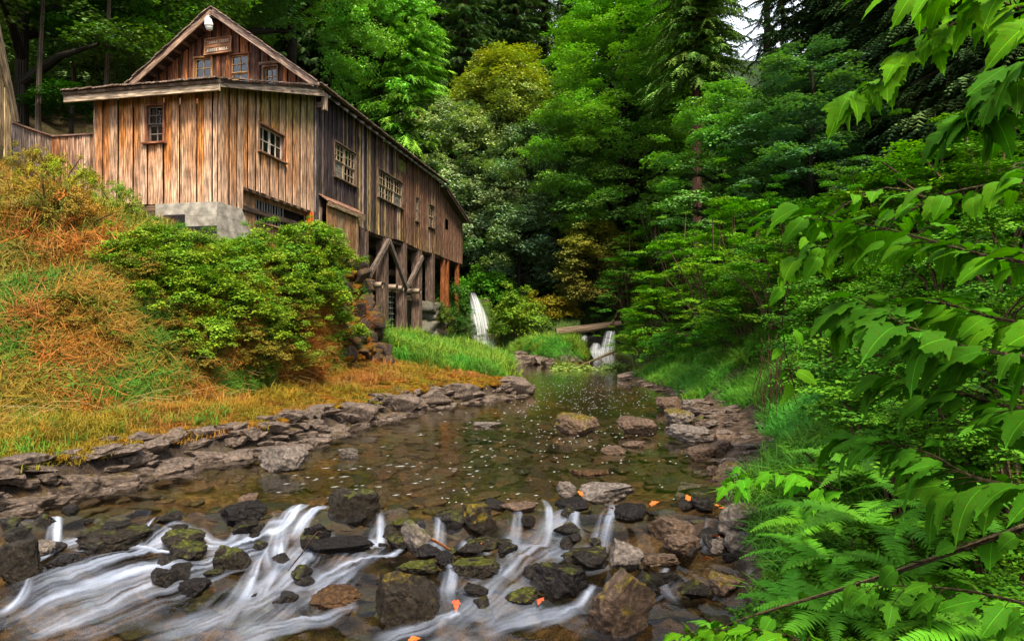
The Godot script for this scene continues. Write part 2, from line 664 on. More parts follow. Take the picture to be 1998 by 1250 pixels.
func grass_patch(radius: float, blades: int, l: float, wd: float, lean: float, seed_: int) -> ArrayMesh:
	# a patch of bent blades, thinning out towards its rim
	var r := RandomNumberGenerator.new()
	r.seed = seed_
	var mb := MB.new()
	var tufts: Array[Vector3] = []
	for i in int(blades / 9) + 1:
		var a := r.randf() * TAU
		var q := radius * pow(r.randf(), 0.6)
		tufts.append(Vector3(cos(a) * q, r.randf_range(0.6, 1.2), sin(a) * q))
	for i in blades:
		var t := tufts[r.randi() % tufts.size()]
		var a := r.randf() * TAU
		var o := Vector3(t.x + r.randfn(0, 1) * radius * 0.11, -0.02, t.z + r.randfn(0, 1) * radius * 0.11)
		var d := Vector3(cos(a), 0, sin(a))
		var s := Vector3(-d.z, 0, d.x) * wd
		var h := l * r.randf_range(0.5, 1.1) * t.y
		var ln := lean * r.randf_range(0.25, 1.3)
		var k := r.randf_range(0.6, 1.35)
		var col := Color(k * r.randf_range(0.9, 1.2), k, k * 0.9)
		var p1 := o + Vector3.UP * h * 0.55 + d * h * ln * 0.3
		var p2 := o + Vector3.UP * h * (1.0 - ln * 0.45) + d * h * ln
		mb.quad(o - s, o + s, p1 + s * 0.8, p1 - s * 0.8, col)
		mb.tri(p1 - s * 0.8, p1 + s * 0.8, p2, col)
	return mb.mesh()

func fern_frond(l: float, seed_: int) -> ArrayMesh:
	# along +z, arching; narrow leaflets on both sides
	var r := RandomNumberGenerator.new()
	r.seed = seed_
	var mb := MB.new()
	var n := 30
	var prev := Vector3.ZERO
	for i in n:
		var f := (i + 1.0) / n
		var o := Vector3(0.02 * sin(f * 5.0) * l, (0.42 * f - 0.62 * f * f) * l, f * l * 0.9)
		var fw := (o - prev).normalized()
		var up := fw.cross(Vector3.RIGHT).normalized() * -1.0
		if up.y < 0:
			up = -up
		var wd := 0.17 * l * sin(PI * pow(f, 0.6) * 0.97) + 0.008
		for sd in [-1.0, 1.0]:
			var d: Vector3 = (Vector3(sd, 0, 0) + fw * 0.35 + up * r.randf_range(-0.25, 0.1)).normalized()
			var k := r.randf_range(0.8, 1.2)
			var col := Color(k, k, k * 0.9)
			var ww := l * 0.014
			var tip: Vector3 = o + d * wd * r.randf_range(0.85, 1.1)
			var mid: Vector3 = o + d * wd * 0.5 + up * 0.01 * l
			mb.quad(o - fw * ww, mid - fw * ww * 1.1, mid + fw * ww * 1.1, o + fw * ww, col)
			mb.tri(mid - fw * ww * 1.1, tip, mid + fw * ww * 1.1, col)
		var sw := Vector3(0.004 * l, 0, 0)
		mb.quad(prev - sw, prev + sw, o + sw, o - sw, Color(0.8, 0.7, 0.5))
		prev = o
	return mb.mesh()

func near_leaf(l: float, wd: float, kind: int, seed_: int) -> ArrayMesh:
	# a detailed leaf along +z, face up: folded, toothed, cupped; kind 0 ovate, 1 three-lobed
	var r := RandomNumberGenerator.new()
	r.seed = seed_
	# half outline: how far out, how far along, where its row leaves the midrib
	var shape := [[0.0, 0.0, 0.0], [0.45, -0.02, 0.03], [0.85, 0.10, 0.12], [1.0, 0.28, 0.25], [0.95, 0.48, 0.42], [0.72, 0.70, 0.62], [0.38, 0.88, 0.82], [0.0, 1.05, 1.05]]
	if kind == 1:
		shape = [[0.0, 0.0, 0.0], [0.42, -0.09, 0.02], [0.66, 0.04, 0.06], [0.62, 0.16, 0.12], [0.84, 0.28, 0.18], [1.12, 0.47, 0.24], [0.80, 0.50, 0.32], [0.62, 0.54, 0.42], [0.58, 0.68, 0.56], [0.36, 0.86, 0.78], [0.0, 1.12, 1.12]]
	var sub := 3
	var v := PackedVector3Array()
	var uv := PackedVector2Array()
	var cols := PackedColorArray()
	var idx := PackedInt32Array()
	var bend := r.randf_range(0.1, 0.75)
	var fold := r.randf_range(0.05, 0.6)
	var twist := r.randf_range(-0.9, 0.9)
	var rows := 0
	for k in (shape.size() - 1) * sub + 1:
		var i := mini(k / sub, shape.size() - 2)
		var f := float(k) / sub - i
		var e := Vector3(lerpf(shape[i][0], shape[i + 1][0], f), lerpf(shape[i][1], shape[i + 1][1], f), lerpf(shape[i][2], shape[i + 1][2], f))
		var tooth := 0.0
		if k % sub == 1:
			tooth = 0.05
		elif k % sub == 2:
			tooth = -0.03
		for q: float in [-1.0, -0.5, 0.0, 0.5, 1.0]:
			var a := absf(q)
			var t: float = tooth * (0.0 if a < 1.0 else 1.0) * (0.0 if e.x < 0.05 else 1.0)
			var x: float = q * wd * (e.x + t)
			var z: float = l * (lerpf(e.z, e.y, a) + t * 0.5)
			var g := z / l
			var y: float = fold * absf(x) - 0.9 * absf(x) * absf(x) / wd * 0.35 - bend * l * g * g + 0.03 * l * sin(g * 10.0 + q * 2.0) * a + twist * x * g
			v.append(Vector3(x, y, z))
			uv.append(Vector2(0.5 + 0.5 * q * clampf(e.x, 0.0, 1.0), clampf(g, 0.0, 1.0)))
			cols.append(Color(1, 1, 1))
		rows += 1
	for i in rows - 1:
		for j in 4:
			var p := i * 5 + j
			idx.append_array(PackedInt32Array([p, p + 5, p + 1, p + 1, p + 5, p + 6]))
	return smooth_mesh(v, idx, cols, uv)

func ico(sub: int) -> Array:
	var t := (1.0 + sqrt(5.0)) / 2.0
	var v: Array[Vector3] = []
	for p in [Vector3(-1, t, 0), Vector3(1, t, 0), Vector3(-1, -t, 0), Vector3(1, -t, 0), Vector3(0, -1, t), Vector3(0, 1, t), Vector3(0, -1, -t), Vector3(0, 1, -t), Vector3(t, 0, -1), Vector3(t, 0, 1), Vector3(-t, 0, -1), Vector3(-t, 0, 1)]:
		v.append(p.normalized())
	var f := PackedInt32Array([0, 11, 5, 0, 5, 1, 0, 1, 7, 0, 7, 10, 0, 10, 11, 1, 5, 9, 5, 11, 4, 11, 10, 2, 10, 7, 6, 7, 1, 8, 3, 9, 4, 3, 4, 2, 3, 2, 6, 3, 6, 8, 3, 8, 9, 4, 9, 5, 2, 4, 11, 6, 2, 10, 8, 6, 7, 9, 8, 1])
	for s in sub:
		var mid := {}
		var g := PackedInt32Array()
		for i in range(0, f.size(), 3):
			var e: Array[int] = []
			for k in 3:
				var a := f[i + k]
				var b := f[i + (k + 1) % 3]
				var key := mini(a, b) * 100000 + maxi(a, b)
				if not mid.has(key):
					mid[key] = v.size()
					v.append(((v[a] + v[b]) / 2.0).normalized())
				e.append(mid[key])
			g.append_array(PackedInt32Array([f[i], e[0], e[2], f[i + 1], e[1], e[0], f[i + 2], e[2], e[1], e[0], e[1], e[2]]))
		f = g
	return [v, f]

func rock_mesh(seed_: int, angular: float, base: Color, moss: Color, moss_amount: float, sub := 3, tilt := 0.25) -> ArrayMesh:
	# unit rock (about 1 x 1 x 1, its middle at the origin): a ball cut by planes, then roughened
	if not G.has("ico%d" % sub):
		G["ico%d" % sub] = ico(sub)
	var ball: Array = G["ico%d" % sub]
	var r := RandomNumberGenerator.new()
	r.seed = seed_ * 77 + 5
	var planes: Array[Vector4] = []
	var cuts := int(5 + angular * 9)
	for i in cuts:
		var d := Vector3(r.randfn(0, 1), r.randfn(0, 0.7), r.randfn(0, 1)).normalized()
		planes.append(Vector4(d.x, d.y, d.z, r.randf_range(0.58, 0.85) - 0.12 * angular))
	planes.append(Vector4(r.randf_range(-tilt, tilt), 1, r.randf_range(-tilt, tilt), r.randf_range(0.45, 0.7)))
	var v := PackedVector3Array()
	var cols := PackedColorArray()
	var off := Vector3(r.randf() * 50, r.randf() * 50, r.randf() * 50)
	for p: Vector3 in ball[0]:
		var q := p
		for pl in planes:
			var d := Vector3(pl.x, pl.y, pl.z)
			var over := q.dot(d) - pl.w
			if over > 0.0:
				q -= d * over * (0.75 + 0.23 * angular)
		var w := q * 2.2 + off
		q *= 1.0 + 0.16 * nz.get_noise_3dv(w) + 0.07 * nz_fine.get_noise_3dv(w * 3.1) + 0.045 * nz_fine.get_noise_3dv(w * 7.0)
		v.append(q * 0.62)
	var lo := v[0]
	var hi := v[0]
	for p in v:
		lo = lo.min(p)
		hi = hi.max(p)
	for i in v.size():
		v[i] = (v[i] - (lo + hi) * 0.5) / (hi - lo)
	var idx: PackedInt32Array = ball[1]
	# moss lies on what faces up
	var nn := PackedVector3Array()
	nn.resize(v.size())
	for i in range(0, idx.size(), 3):
		var g := (v[idx[i + 1]] - v[idx[i]]).cross(v[idx[i + 2]] - v[idx[i]])
		for k in 3:
			nn[idx[i + k]] += g
	for i in v.size():
		var up := nn[i].normalized().y
		var tone := 1.0 + 0.35 * nz.get_noise_3dv(v[i] * 4.0 + off)
		var mm := clampf((up * 0.75 + 0.8 * nz.get_noise_3dv(v[i] * 2.6 + off * 2.0) - 0.85 + moss_amount * 1.1) * 3.0, 0.0, 1.0) if moss_amount > 0.0 else 0.0
		var mt := clampf(0.85 + 1.1 * nz_fine.get_noise_3dv(v[i] * 9.0 + off), 0.35, 1.6)
		var col := Color(base.r * tone, base.g * tone, base.b * tone).lerp(Color(moss.r * mt, moss.g * (mt * 0.8 + 0.2), moss.b), mm)
		cols.append(Color(col.r, col.g, col.b))
	return smooth_mesh(v, idx, cols)

func make_shapes() -> void:
	G.pads = [[], [], []]
	for i in 5:
		G.pads[0].append(pad_mesh(0.105, 58, 15, 1000 + i))
		G.pads[1].append(pad_mesh(0.155, 42, 11, 1100 + i))
		G.pads[2].append(pad_mesh(0.25, 28, 7, 1200 + i))
	G.boughs = [bough_mesh(1300), bough_mesh(1301), bough_mesh(1302)]
	G.far_leaves = []
	G.mid_leaves = []
	G.maple = []
	G.fronds = []
	G.tufts = []
	G.long_tufts = []
	G.ferns = []
	for i in 3:
		G.far_leaves.append(spray(12, 0.25, 0.42, false, 100 + i))
		G.mid_leaves.append(spray(14, 0.085, 0.19, false, 200 + i, 0.5))
		G.maple.append(spray(6, 0.24, 0.32, true, 300 + i))
		G.fronds.append(needle_frond(1.0, 400 + i))
		G.tufts.append(grass_patch(0.30, 110, 0.11, 0.005, 0.8, 500 + i))
		G.long_tufts.append(grass_patch(0.34, 90, 0.40, 0.006, 0.9, 600 + i))
		G.ferns.append(fern_frond(0.8, 700 + i))
	G.ovate = []
	G.pointed = []
	for i in 7:
		G.ovate.append(near_leaf(0.13, 0.040 + 0.004 * (i % 4), 0, 800 + i))
		G.pointed.append(near_leaf(0.14, 0.050 + 0.005 * (i % 4), 1, 900 + i))

# ------------------------------------------------------------------ the lie of the land (d is the distance ahead of the lens)
var LEFT_EDGE := PackedFloat32Array([-6, -6.5, 3.5, -5.6, 4.3, -5.3, 5.5, -5.2, 6.3, -5.05, 7.2, -4.4, 8.0, -4.25, 8.8, -3.45, 9.5, -3.2, 11, -2.85, 12.9, -2.1, 13.8, -1.5, 15.3, -0.1, 15.9, 0.25, 16.6, -0.2, 18, -0.6, 20, -0.3, 26, 0.0, 27, 0.1])
var RIGHT_EDGE := PackedFloat32Array([-6, 1.4, 3.5, 1.35, 4.3, 1.65, 5.5, 1.95, 6.3, 2.15, 7.3, 2.45, 8, 2.75, 8.8, 2.95, 9.5, 3.1, 11, 3.3, 12.9, 3.6, 15.8, 4.15, 18, 4.0, 20, 3.75, 21.5, 4.4, 23.5, 6.2, 27, 6.6, 60, 7.0])
var FOOT := PackedFloat32Array([-16, 4.6, -14, 5.0, -9, 6.3, -7, 7.2, -6, 8.0, -5, 9.6, -4.5, 11.5, -4.1, 14.0, -3.7, 16.4, -3.5, 17.6, -3.45, 60.0])
var STEEP := PackedFloat32Array([-8, 0.60, -6.0, 0.60, -5, 0.68, -4.5, 1.0, -4.1, 1.8, -3.7, 2.5])
var BACK := PackedFloat32Array([-9.4, 200, -9.2, 29, -8.5, 25, -7.5, 22.5, -6, 20.6, -5, 19.6, -4.2, 18.8, -3.5, 18.2])

var WAY_A := PackedFloat32Array([26, 0.9, 30, 0.2, 34, -0.7, 40, -1.7])
var WAY_B := PackedFloat32Array([26, 0.5, 28.0, 3.0, 31, 4.1, 40, 4.6])
var MIDWAY := PackedFloat32Array([0, -1.5, 14, 1.5, 20, 1.8, 27, 2.5, 60, 4.0])

func ss(a: float, b: float, x: float) -> float:
	return smoothstep(a, b, x)

func water_y(d: float, x: float) -> float:
	if d > 6.6:
		return 0.0
	var lip := 5.72 + 0.42 * nz.get_noise_2d(x * 0.75 + 3.0, 5.0) + 0.14 * nz.get_noise_2d(x * 2.6, 9.0)
	return -0.22 * ss(lip + 0.16, lip - 0.24, d) - 0.22 * ss(5.4, 4.2, d)

func water_hit(px: float, py: float) -> Vector3:
	var d := FOCAL * EYE / (py - HORIZON)
	for i in 14:
		d = lerpf(d, FOCAL * (EYE - water_y(d, (px - 999.0) * d / FOCAL)) / (py - HORIZON), 0.7)
	var x := (px - 999.0) * d / FOCAL
	return Vector3(x, water_y(d, x), -d)

func xa_of(d: float) -> float:
	return table(WAY_A, d)

func river(x: float, d: float) -> float:
	# distance outside the water, negative in it
	if d < 26.0:
		return maxf(table(LEFT_EDGE, d) - x, x - table(RIGHT_EDGE, d))
	var xa := xa_of(d)
	var a := maxf(absf(x - xa) - 0.9, d - 41.5)
	var xb := table(WAY_B, d)
	var b := maxf(maxf(xb - x, x - table(RIGHT_EDGE, d)), d - 39.0)
	return minf(a, b)

func ground_y(x: float, d: float) -> float:
	var q := river(x, d)
	var wob := nz.get_noise_2d(x * 0.35, d * 0.35)
	var fine := nz_fine.get_noise_2d(x * 1.7, d * 1.7)
	if q < 0.0:
		var deep := 0.16 * ss(0.0, 0.5, -q) + 0.20 * ss(0.4, 2.0, -q)
		return water_y(d, x) - 0.03 - deep + 0.07 * fine * ss(0.0, 0.4, -q)
	var h := 0.0
	var mid := table(MIDWAY, d)
	if d > 27.0 and x > -1.5 and x < 4.5:
		# the green mound between the two falls
		h = minf(0.25 * ss(0.0, 0.3, q) + 0.9 * q, 0.75 + 0.12 * q) + 0.25 * wob + 0.12 * fine
		if x < xa_of(d):
			h = 0.15 * ss(0.0, 0.3, q) + 0.06 * q
		if d > 38.0:
			h += 1.3 * ss(38.5, 40.0, d)
	elif x < mid:
		h = 0.30 * ss(0.0, 0.25, q) + 0.14 * minf(q, 4.0) + 0.12 * wob * ss(0.3, 1.5, q) + 0.06 * fine
		if d > 17.0:
			h = minf(h, lerpf(0.95, 0.45, ss(24.0, 34.0, d)) + 0.1 * wob) + 0.35 * ss(1.5, 5.0, q) * ss(33.0, 24.0, d)
		var up := table(STEEP, x) * (d - table(FOOT, x))
		var back := 3.0 * (table(BACK, x) - d)
		up = minf(up, back)
		if up > 0.0:
			var cap := minf(3.35 + 0.4 * ss(-7.5, -9.0, x), (-3.5 - x) * 3.0) + 0.30 * minf(maxf(0.0, -x - 7.5), 6.5) + 0.5 * maxf(0.0, -x - 18.0) + 0.35 * maxf(0.0, d - 30.0) * ss(-9.0, -14.0, x) - h
			var k := minf(up, cap)
			h += maxf(k, 0.0) + (0.30 * wob + 0.16 * fine) * minf(1.0, minf(k, 1.5)) * ss(-3.0, 0.4, cap - k + 0.2)
		if d > 40.0:
			h += 2.2 * ss(40.5, 43.0, d) * ss(-4.0, -2.0, x) + 1.0 * ss(38.0, 42.0, d)
	else:
		var flat := 0.9 if d > 6.5 and d < 13.5 else 0.45
		h = 0.13 * ss(0.0, 0.3, q) + 0.06 * minf(q, 2.0) + 0.05 * fine
		var up := 0.72 * maxf(0.0, q - flat)
		h += minf(up, 5.0 + 0.4 * maxf(0.0, up - 5.0)) + (0.35 * wob + 0.15 * fine) * minf(1.0, up)
	if d > 44.0:
		h += 0.22 * (d - 44.0)
	return h + minf(0.0, water_y(d, x)) * ss(2.0, 0.0, q)

var heights := PackedFloat32Array()
const HX := 181
const HD := 281

func ray_ground(px: float, py: float, from := 4.0, to := 60.0) -> Vector3:
	# the first point of the ground along a line of sight (heights looked up on a 15 cm grid, then made exact)
	if heights.is_empty():
		for j in HD:
			for i in HX:
				heights.append(ground_y(-18.0 + i * 0.15, 3.0 + j * 0.15))
	var d := from
	var kx := (px - 999.0) / FOCAL
	var ky := (HORIZON - py) / FOCAL
	while d < to:
		var i := int((kx * d + 18.0) / 0.15 + 0.5)
		var j := int((d - 3.0) / 0.15 + 0.5)
		if i >= 0 and j >= 0 and i < HX and j < HD and heights[j * HX + i] >= EYE + ky * d:
			return Vector3(kx * d, ground_y(kx * d, d), -d)
		d += 0.12
	return Vector3(kx * to, 0, -to)

func ground_normal(x: float, d: float) -> Vector3:
	var e := 0.12
	return Vector3(ground_y(x - e, d) - ground_y(x + e, d), 2.0 * e, ground_y(x, d + e) - ground_y(x, d - e)).normalized()

func on_ground(x: float, d: float, lift := 0.0) -> Vector3:
	return Vector3(x, ground_y(x, d) + lift, -d)

func ground_colour(x: float, d: float, q: float, y: float) -> Color:
	var wob := nz.get_noise_2d(x * 0.9 + 40.0, d * 0.9)
	var fine := nz_fine.get_noise_2d(x * 3.0 + 9.0, d * 3.0)
	var col := Color(0.055, 0.045, 0.022)
	if q < 0.0:
		col = Color(0.115, 0.066, 0.019).lerp(Color(0.045, 0.040, 0.010), clampf(0.5 + wob * 1.2, 0, 1)).lerp(Color(0.024, 0.026, 0.007), 0.8 * ss(0.6, 1.8, -q) * ss(7.0, 9.0, d))
		if d < 7.0:
			col = col.lerp(Color(0.06, 0.03, 0.013), 0.6)
	elif x < 2.0 and d < 27.0:
		var rock := Color(0.050, 0.038, 0.030)
		var moss := Color(0.17, 0.09, 0.014).lerp(Color(0.10, 0.09, 0.01), clampf(0.5 + fine * 1.5, 0, 1)).lerp(Color(0.18, 0.08, 0.02), clampf(wob * 1.4, 0, 1))
		var soil := Color(0.06, 0.034, 0.014).lerp(Color(0.03, 0.03, 0.01), clampf(0.4 + wob, 0, 1))
		var k := ss(0.45, 0.8, q + 0.3 * wob)
		col = rock.lerp(moss, k)
		var s := d - table(FOOT, x)
		col = col.lerp(soil, ss(-0.3, 0.8, s + 0.8 * fine))
		if d > 17.5 and s < 0.0 or d > 18.5:
			col = col.lerp(Color(0.05, 0.10, 0.02), ss(-0.6, 0.4, x * 0.2 + 1.0 + wob))
	elif x >= 2.0 and d < 24.0:
		var rock := Color(0.09, 0.06, 0.042)
		col = rock.lerp(Color(0.05, 0.055, 0.02), ss(0.7, 1.3, q + 0.4 * wob))
	elif d < 44.0 and y < 3.5:
		col = Color(0.05, 0.085, 0.02)
	if d > 46.0:
		col = Color(0.02, 0.035, 0.012)
	return Color(col.r * 1.9, col.g * 1.9, col.b * 1.9)

func graded(stops: Array) -> PackedFloat32Array:
	# [[from, to, step], ...]
	var out := PackedFloat32Array()
	for s in stops:
		var n := int(round((s[1] - s[0]) / s[2]))
		for i in n:
			out.append(s[0] + (s[1] - s[0]) * i / n)
	out.append(stops[stops.size() - 1][1])
	return out

func build_ground() -> void:
	var xs := graded([[-160.0, -60.0, 10.0], [-60.0, -18.0, 2.0], [-18.0, -8.0, 0.3], [-8.0, 6.0, 0.12], [6.0, 14.0, 0.4], [14.0, 60.0, 2.0], [60.0, 160.0, 10.0]])
	var ds := graded([[-30.0, -6.0, 3.0], [-6.0, 2.0, 0.5], [2.0, 17.0, 0.12], [17.0, 45.0, 0.3], [45.0, 90.0, 3.0], [90.0, 260.0, 10.0]])
	var v := PackedVector3Array()
	var c := PackedColorArray()
	var idx := PackedInt32Array()
	var nx := xs.size()
	for d in ds:
		for x in xs:
			var y := ground_y(x, d)
			v.append(Vector3(x, y, -d))
			c.append(ground_colour(x, d, river(x, d), y))
	for j in ds.size() - 1:
		for i in nx - 1:
			var p := j * nx + i
			idx.append_array(PackedInt32Array([p, p + 1, p + nx, p + 1, p + nx + 1, p + nx]))
	var o := put("ground", smooth_mesh(v, idx, c), M.ground)
	o.set_meta("kind", "structure")

# ------------------------------------------------------------------ water
func build_water() -> void:
	# the still pool, then the broken water below the weir
	for part in 2:
		var xs := graded([[-7.0, 9.0, 0.5]]) if part == 0 else graded([[-8.0, 3.5, 0.05]])
		var ds := graded([[6.4, 42.0, 0.6]]) if part == 0 else graded([[-6.0, 3.4, 0.6], [3.4, 6.4, 0.05]])
		var v := PackedVector3Array()
		var c := PackedColorArray()
		var uv := PackedVector2Array()
		var idx := PackedInt32Array()
		for d in ds:
			for x in xs:
				var y := water_y(d, x)
				if part == 1:
					y += rapid_bump(x, d)
				v.append(Vector3(x, y, -d))
				c.append(Color.WHITE)
				uv.append(Vector2(x * 0.35, d * 0.5))
		var nx := xs.size()
		for j in ds.size() - 1:
			for i in nx - 1:
				var p := j * nx + i
				idx.append_array(PackedInt32Array([p, p + 1, p + nx, p + 1, p + nx + 1, p + nx]))
		var o := put("pool_water" if part == 0 else "rapids_water", smooth_mesh(v, idx, c, uv), M.water if part == 0 else M.rapid)
		o.set_meta("kind", "structure")
	build_foam()

func rapid_bump(x: float, d: float) -> float:
	var k := ss(6.3, 5.7, d)
	var u := x * 0.8 - d * 0.6
	var w := x * 0.6 + d * 0.8
	return k * (0.05 * nz.get_noise_2d(w * 1.6, u * 0.7) + 0.02 * nz_fine.get_noise_2d(w * 4.0, u * 1.4))

const FX0 := -5.6
const FD0 := 3.3
const FW := 8.0
const FH := 3.3
const FPX := 1280
const FPY := 528

func build_foam() -> void:
	# threads of white water combed along the ways the stream takes between the boulders
	var grid := PackedFloat32Array()
	grid.resize(FPX * FPY)
	var ways := [
		[[590, 985, 560, 1020, 500, 1050, 430, 1075, 340, 1095], 60, 260, 0.20],
		[[575, 995, 545, 1045, 520, 1095, 495, 1150, 450, 1215, 420, 1260], 60, 300, 0.17],
		[[560, 1010, 540, 1060, 540, 1100, 560, 1130], 45, 170, 0.20],
		[[480, 1000, 440, 1030, 360, 1060, 250, 1085, 150, 1115, 60, 1150, -10, 1180], 55, 330, 0.15],
		[[400, 1035, 330, 1055, 230, 1065, 130, 1065, 40, 1065], 28, 220, 0.19],
		[[420, 1090, 340, 1105, 250, 1120, 150, 1150, 60, 1190, -20, 1225], 50, 300, 0.15],
		[[110, 1010, 100, 1035, 70, 1060, 20, 1075], 25, 130, 0.18],
		[[60, 1130, 50, 1160, 20, 1190, -10, 1200], 22, 110, 0.18],
		[[300, 1015, 270, 1040, 240, 1055], 25, 90, 0.16],
		[[742, 1000, 738, 1030, 725, 1060, 690, 1080, 640, 1090], 22, 170, 0.19],
		[[790, 1060, 770, 1080, 720, 1090, 660, 1105, 600, 1140, 570, 1180], 32, 260, 0.15],
		[[1060, 975, 1070, 1000, 1060, 1030, 1020, 1045, 985, 1060], 20, 130, 0.15],
		[[1195, 985, 1185, 1010, 1150, 1050, 1090, 1085, 1030, 1095], 45, 280, 0.11],
		[[1120, 1000, 1110, 1030, 1080, 1060, 1020, 1075], 40, 160, 0.10],
		[[1000, 1050, 985, 1075, 990, 1105, 960, 1150, 910, 1195, 880, 1240], 34, 300, 0.14],
		[[960, 1060, 930, 1066, 890, 1075], 14, 110, 0.17],
		[[860, 1085, 880, 1110, 870, 1160, 880, 1200], 22, 140, 0.12],
		[[900, 1200, 850, 1225, 780, 1245, 720, 1260], 36, 220, 0.15],
		[[1160, 1140, 1140, 1165, 1100, 1200, 1010, 1240], 30, 160, 0.10],
		[[1300, 1105, 1290, 1130, 1310, 1165, 1330, 1190], 22, 130, 0.10],
		[[1385, 1010, 1378, 1030, 1365, 1045], 14, 60, 0.12],
		[[1240, 1090, 1180, 1110, 1120, 1120], 20, 80, 0.08],
		[[700, 1180, 600, 1210, 480, 1245, 380, 1275], 60, 220, 0.10],
		[[560, 1150, 480, 1190, 380, 1220, 250, 1255], 60, 240, 0.10],
		[[330, 1130, 220, 1170, 100, 1220, 10, 1260], 55, 260, 0.11],
		[[1150, 1185, 1000, 1215, 900, 1255], 40, 120, 0.07],
		[[560, 1030, 440, 1090, 300, 1140, 120, 1200, -20, 1250], 170, 0, 0.085],
		[[620, 1050, 560, 1130, 470, 1210, 380, 1290], 150, 0, 0.080],
		[[1130, 1010, 1080, 1060, 990, 1130, 900, 1210, 830, 1280], 130, 0, 0.075],
		[[760, 1040, 700, 1090, 620, 1150, 540, 1230], 90, 0, 0.075],
		[[1060, 1180, 960, 1215, 860, 1250, 760, 1280], 90, 0, 0.07],
		[[1330, 1120, 1250, 1180, 1120, 1260], 70, 0, 0.05],
		[[640, 990, 590, 1010, 560, 1040], 30, 0, 0.16],
		[[860, 1010, 850, 1040, 820, 1065], 30, 0, 0.13],
		[[1010, 1000, 1000, 1030, 970, 1050], 30, 0, 0.10],
		[[200, 1030, 190, 1050, 130, 1075], 40, 0, 0.14],
		[[700, 1110, 640, 1130, 560, 1160, 500, 1200], 40, 140, 0.09],
		[[1010, 1100, 940, 1140, 880, 1180], 40, 160, 0.10],
		
		
	]
	for w in ways:
		var raw: Array = w[0]
		var pts := PackedVector2Array()
		for i in range(0, raw.size(), 2):
			var p := water_hit(raw[i], raw[i + 1])
			pts.append(Vector2((p.x - FX0) / FW * FPX, (-p.z - FD0) / FH * FPY))
		var wide: float = w[1] / FOCAL * 4.9 / FW * FPX * 0.62
		var strong: float = w[3] * 4.4
		var length := 0.0
		for i in pts.size() - 1:
			length += pts[i].distance_to(pts[i + 1])
		var steps := int(length * 1.3)
		var shift := rnd(0.0, 500.0)
		for s in steps:
			var f := (s + 0.5) / steps
			var g := f * (pts.size() - 1)
			var i := mini(int(g), pts.size() - 2)
			var h := g - i
			var p := pts[i].cubic_interpolate(pts[i + 1], pts[maxi(i - 1, 0)], pts[mini(i + 2, pts.size() - 1)], h)
			var q := pts[i].cubic_interpolate(pts[i + 1], pts[maxi(i - 1, 0)], pts[mini(i + 2, pts.size() - 1)], minf(h + 0.05, 1.0))
			var tan := (q - p).normalized() if q.distance_to(p) > 0.01 else (pts[i + 1] - pts[i]).normalized()
			var nrm := Vector2(-tan.y, tan.x)
			var half := wide * (0.5 + 1.0 * f)
			var fade := ss(0.0, 0.08, f) * ss(1.0, 0.55, f) * strong * (1.0 + 0.35 * exp(-pow((f - 0.25) / 0.14, 2.0)))
			var along := f * length
			var o := -half
			while o < half:
				var e := o / half
				var env := (1.0 - e * e)
				var n1 := nz.get_noise_2d(o * 0.055 + shift, along * 0.0042)
				var n2 := nz_fine.get_noise_2d(o * 0.22 + shift, along * 0.009)
				var val := env * fade * clampf(0.42 + 0.95 * n1 + 0.55 * n2, 0.0, 1.15)
				var c := p + nrm * (o + 5.0 * n1)
				var cx := int(c.x)
				var cy := int(c.y)
				if cx >= 0 and cy >= 0 and cx < FPX - 1 and cy < FPY - 1:
					var k := cy * FPX + cx
					grid[k] = maxf(grid[k], val)
					grid[k + 1] = maxf(grid[k + 1], val)
					grid[k + FPX] = maxf(grid[k + FPX], val)
				o += 0.9
	# soften a little, as moving water is
	for pass_ in 3:
		var prev := grid.duplicate()
		for y in range(1, FPY - 1):
			for x in range(1, FPX - 1):
				var k := y * FPX + x
				grid[k] = prev[k] * 0.36 + (prev[k - 1] + prev[k + 1] + prev[k - FPX] + prev[k + FPX]) * 0.16
	var data := PackedByteArray()
	data.resize(FPX * FPY * 4)
	for i in FPX * FPY:
		var a := grid[i]
		a = clampf(a * 0.66, 0.0, 0.8) * clampf(0.86 + 0.5 * nz.get_noise_2d((i % FPX) * 0.012, (i / FPX) * 0.016), 0.45, 1.0)
		data[i * 4] = 196
		data[i * 4 + 1] = 206
		data[i * 4 + 2] = 228
		data[i * 4 + 3] = int(clampf(a * 255.0, 0.0, 250.0))
	M.foam = StandardMaterial3D.new()
	M.foam.albedo_texture = ImageTexture.create_from_image(Image.create_from_data(FPX, FPY, false, Image.FORMAT_RGBA8, data))
	M.foam.transparency = BaseMaterial3D.TRANSPARENCY_ALPHA
	M.foam.roughness = 0.5
	M.foam.texture_repeat = false
	var v := PackedVector3Array()
	var c := PackedColorArray()
	var uv := PackedVector2Array()
	var idx := PackedInt32Array()
	var nx := 201
	var nd := 84
	for j in nd:
		for i in nx:
			var u := float(i) / (nx - 1)
			var t := float(j) / (nd - 1)
			var x := FX0 + u * FW
			var d := FD0 + t * FH
			var g := grid[mini(int(t * FPY), FPY - 1) * FPX + mini(int(u * FPX), FPX - 1)]
			v.append(Vector3(x, water_y(d, x) + rapid_bump(x, d) + 0.012 + 0.03 * clampf(g, 0, 1), -d))
			c.append(Color.WHITE)
			uv.append(Vector2(u, t))
	for j in nd - 1:
		for i in nx - 1:
			var p := j * nx + i
			idx.append_array(PackedInt32Array([p, p + 1, p + nx, p + 1, p + nx + 1, p + nx]))
	var o := put("white_water", smooth_mesh(v, idx, c, uv), M.foam)
	o.set_meta("kind", "stuff")
	tag(o, "silky white foam streaming between the dark boulders of the rapids", "white water")
	# flecks of foam drifting on the pool
	var mb := MB.new()
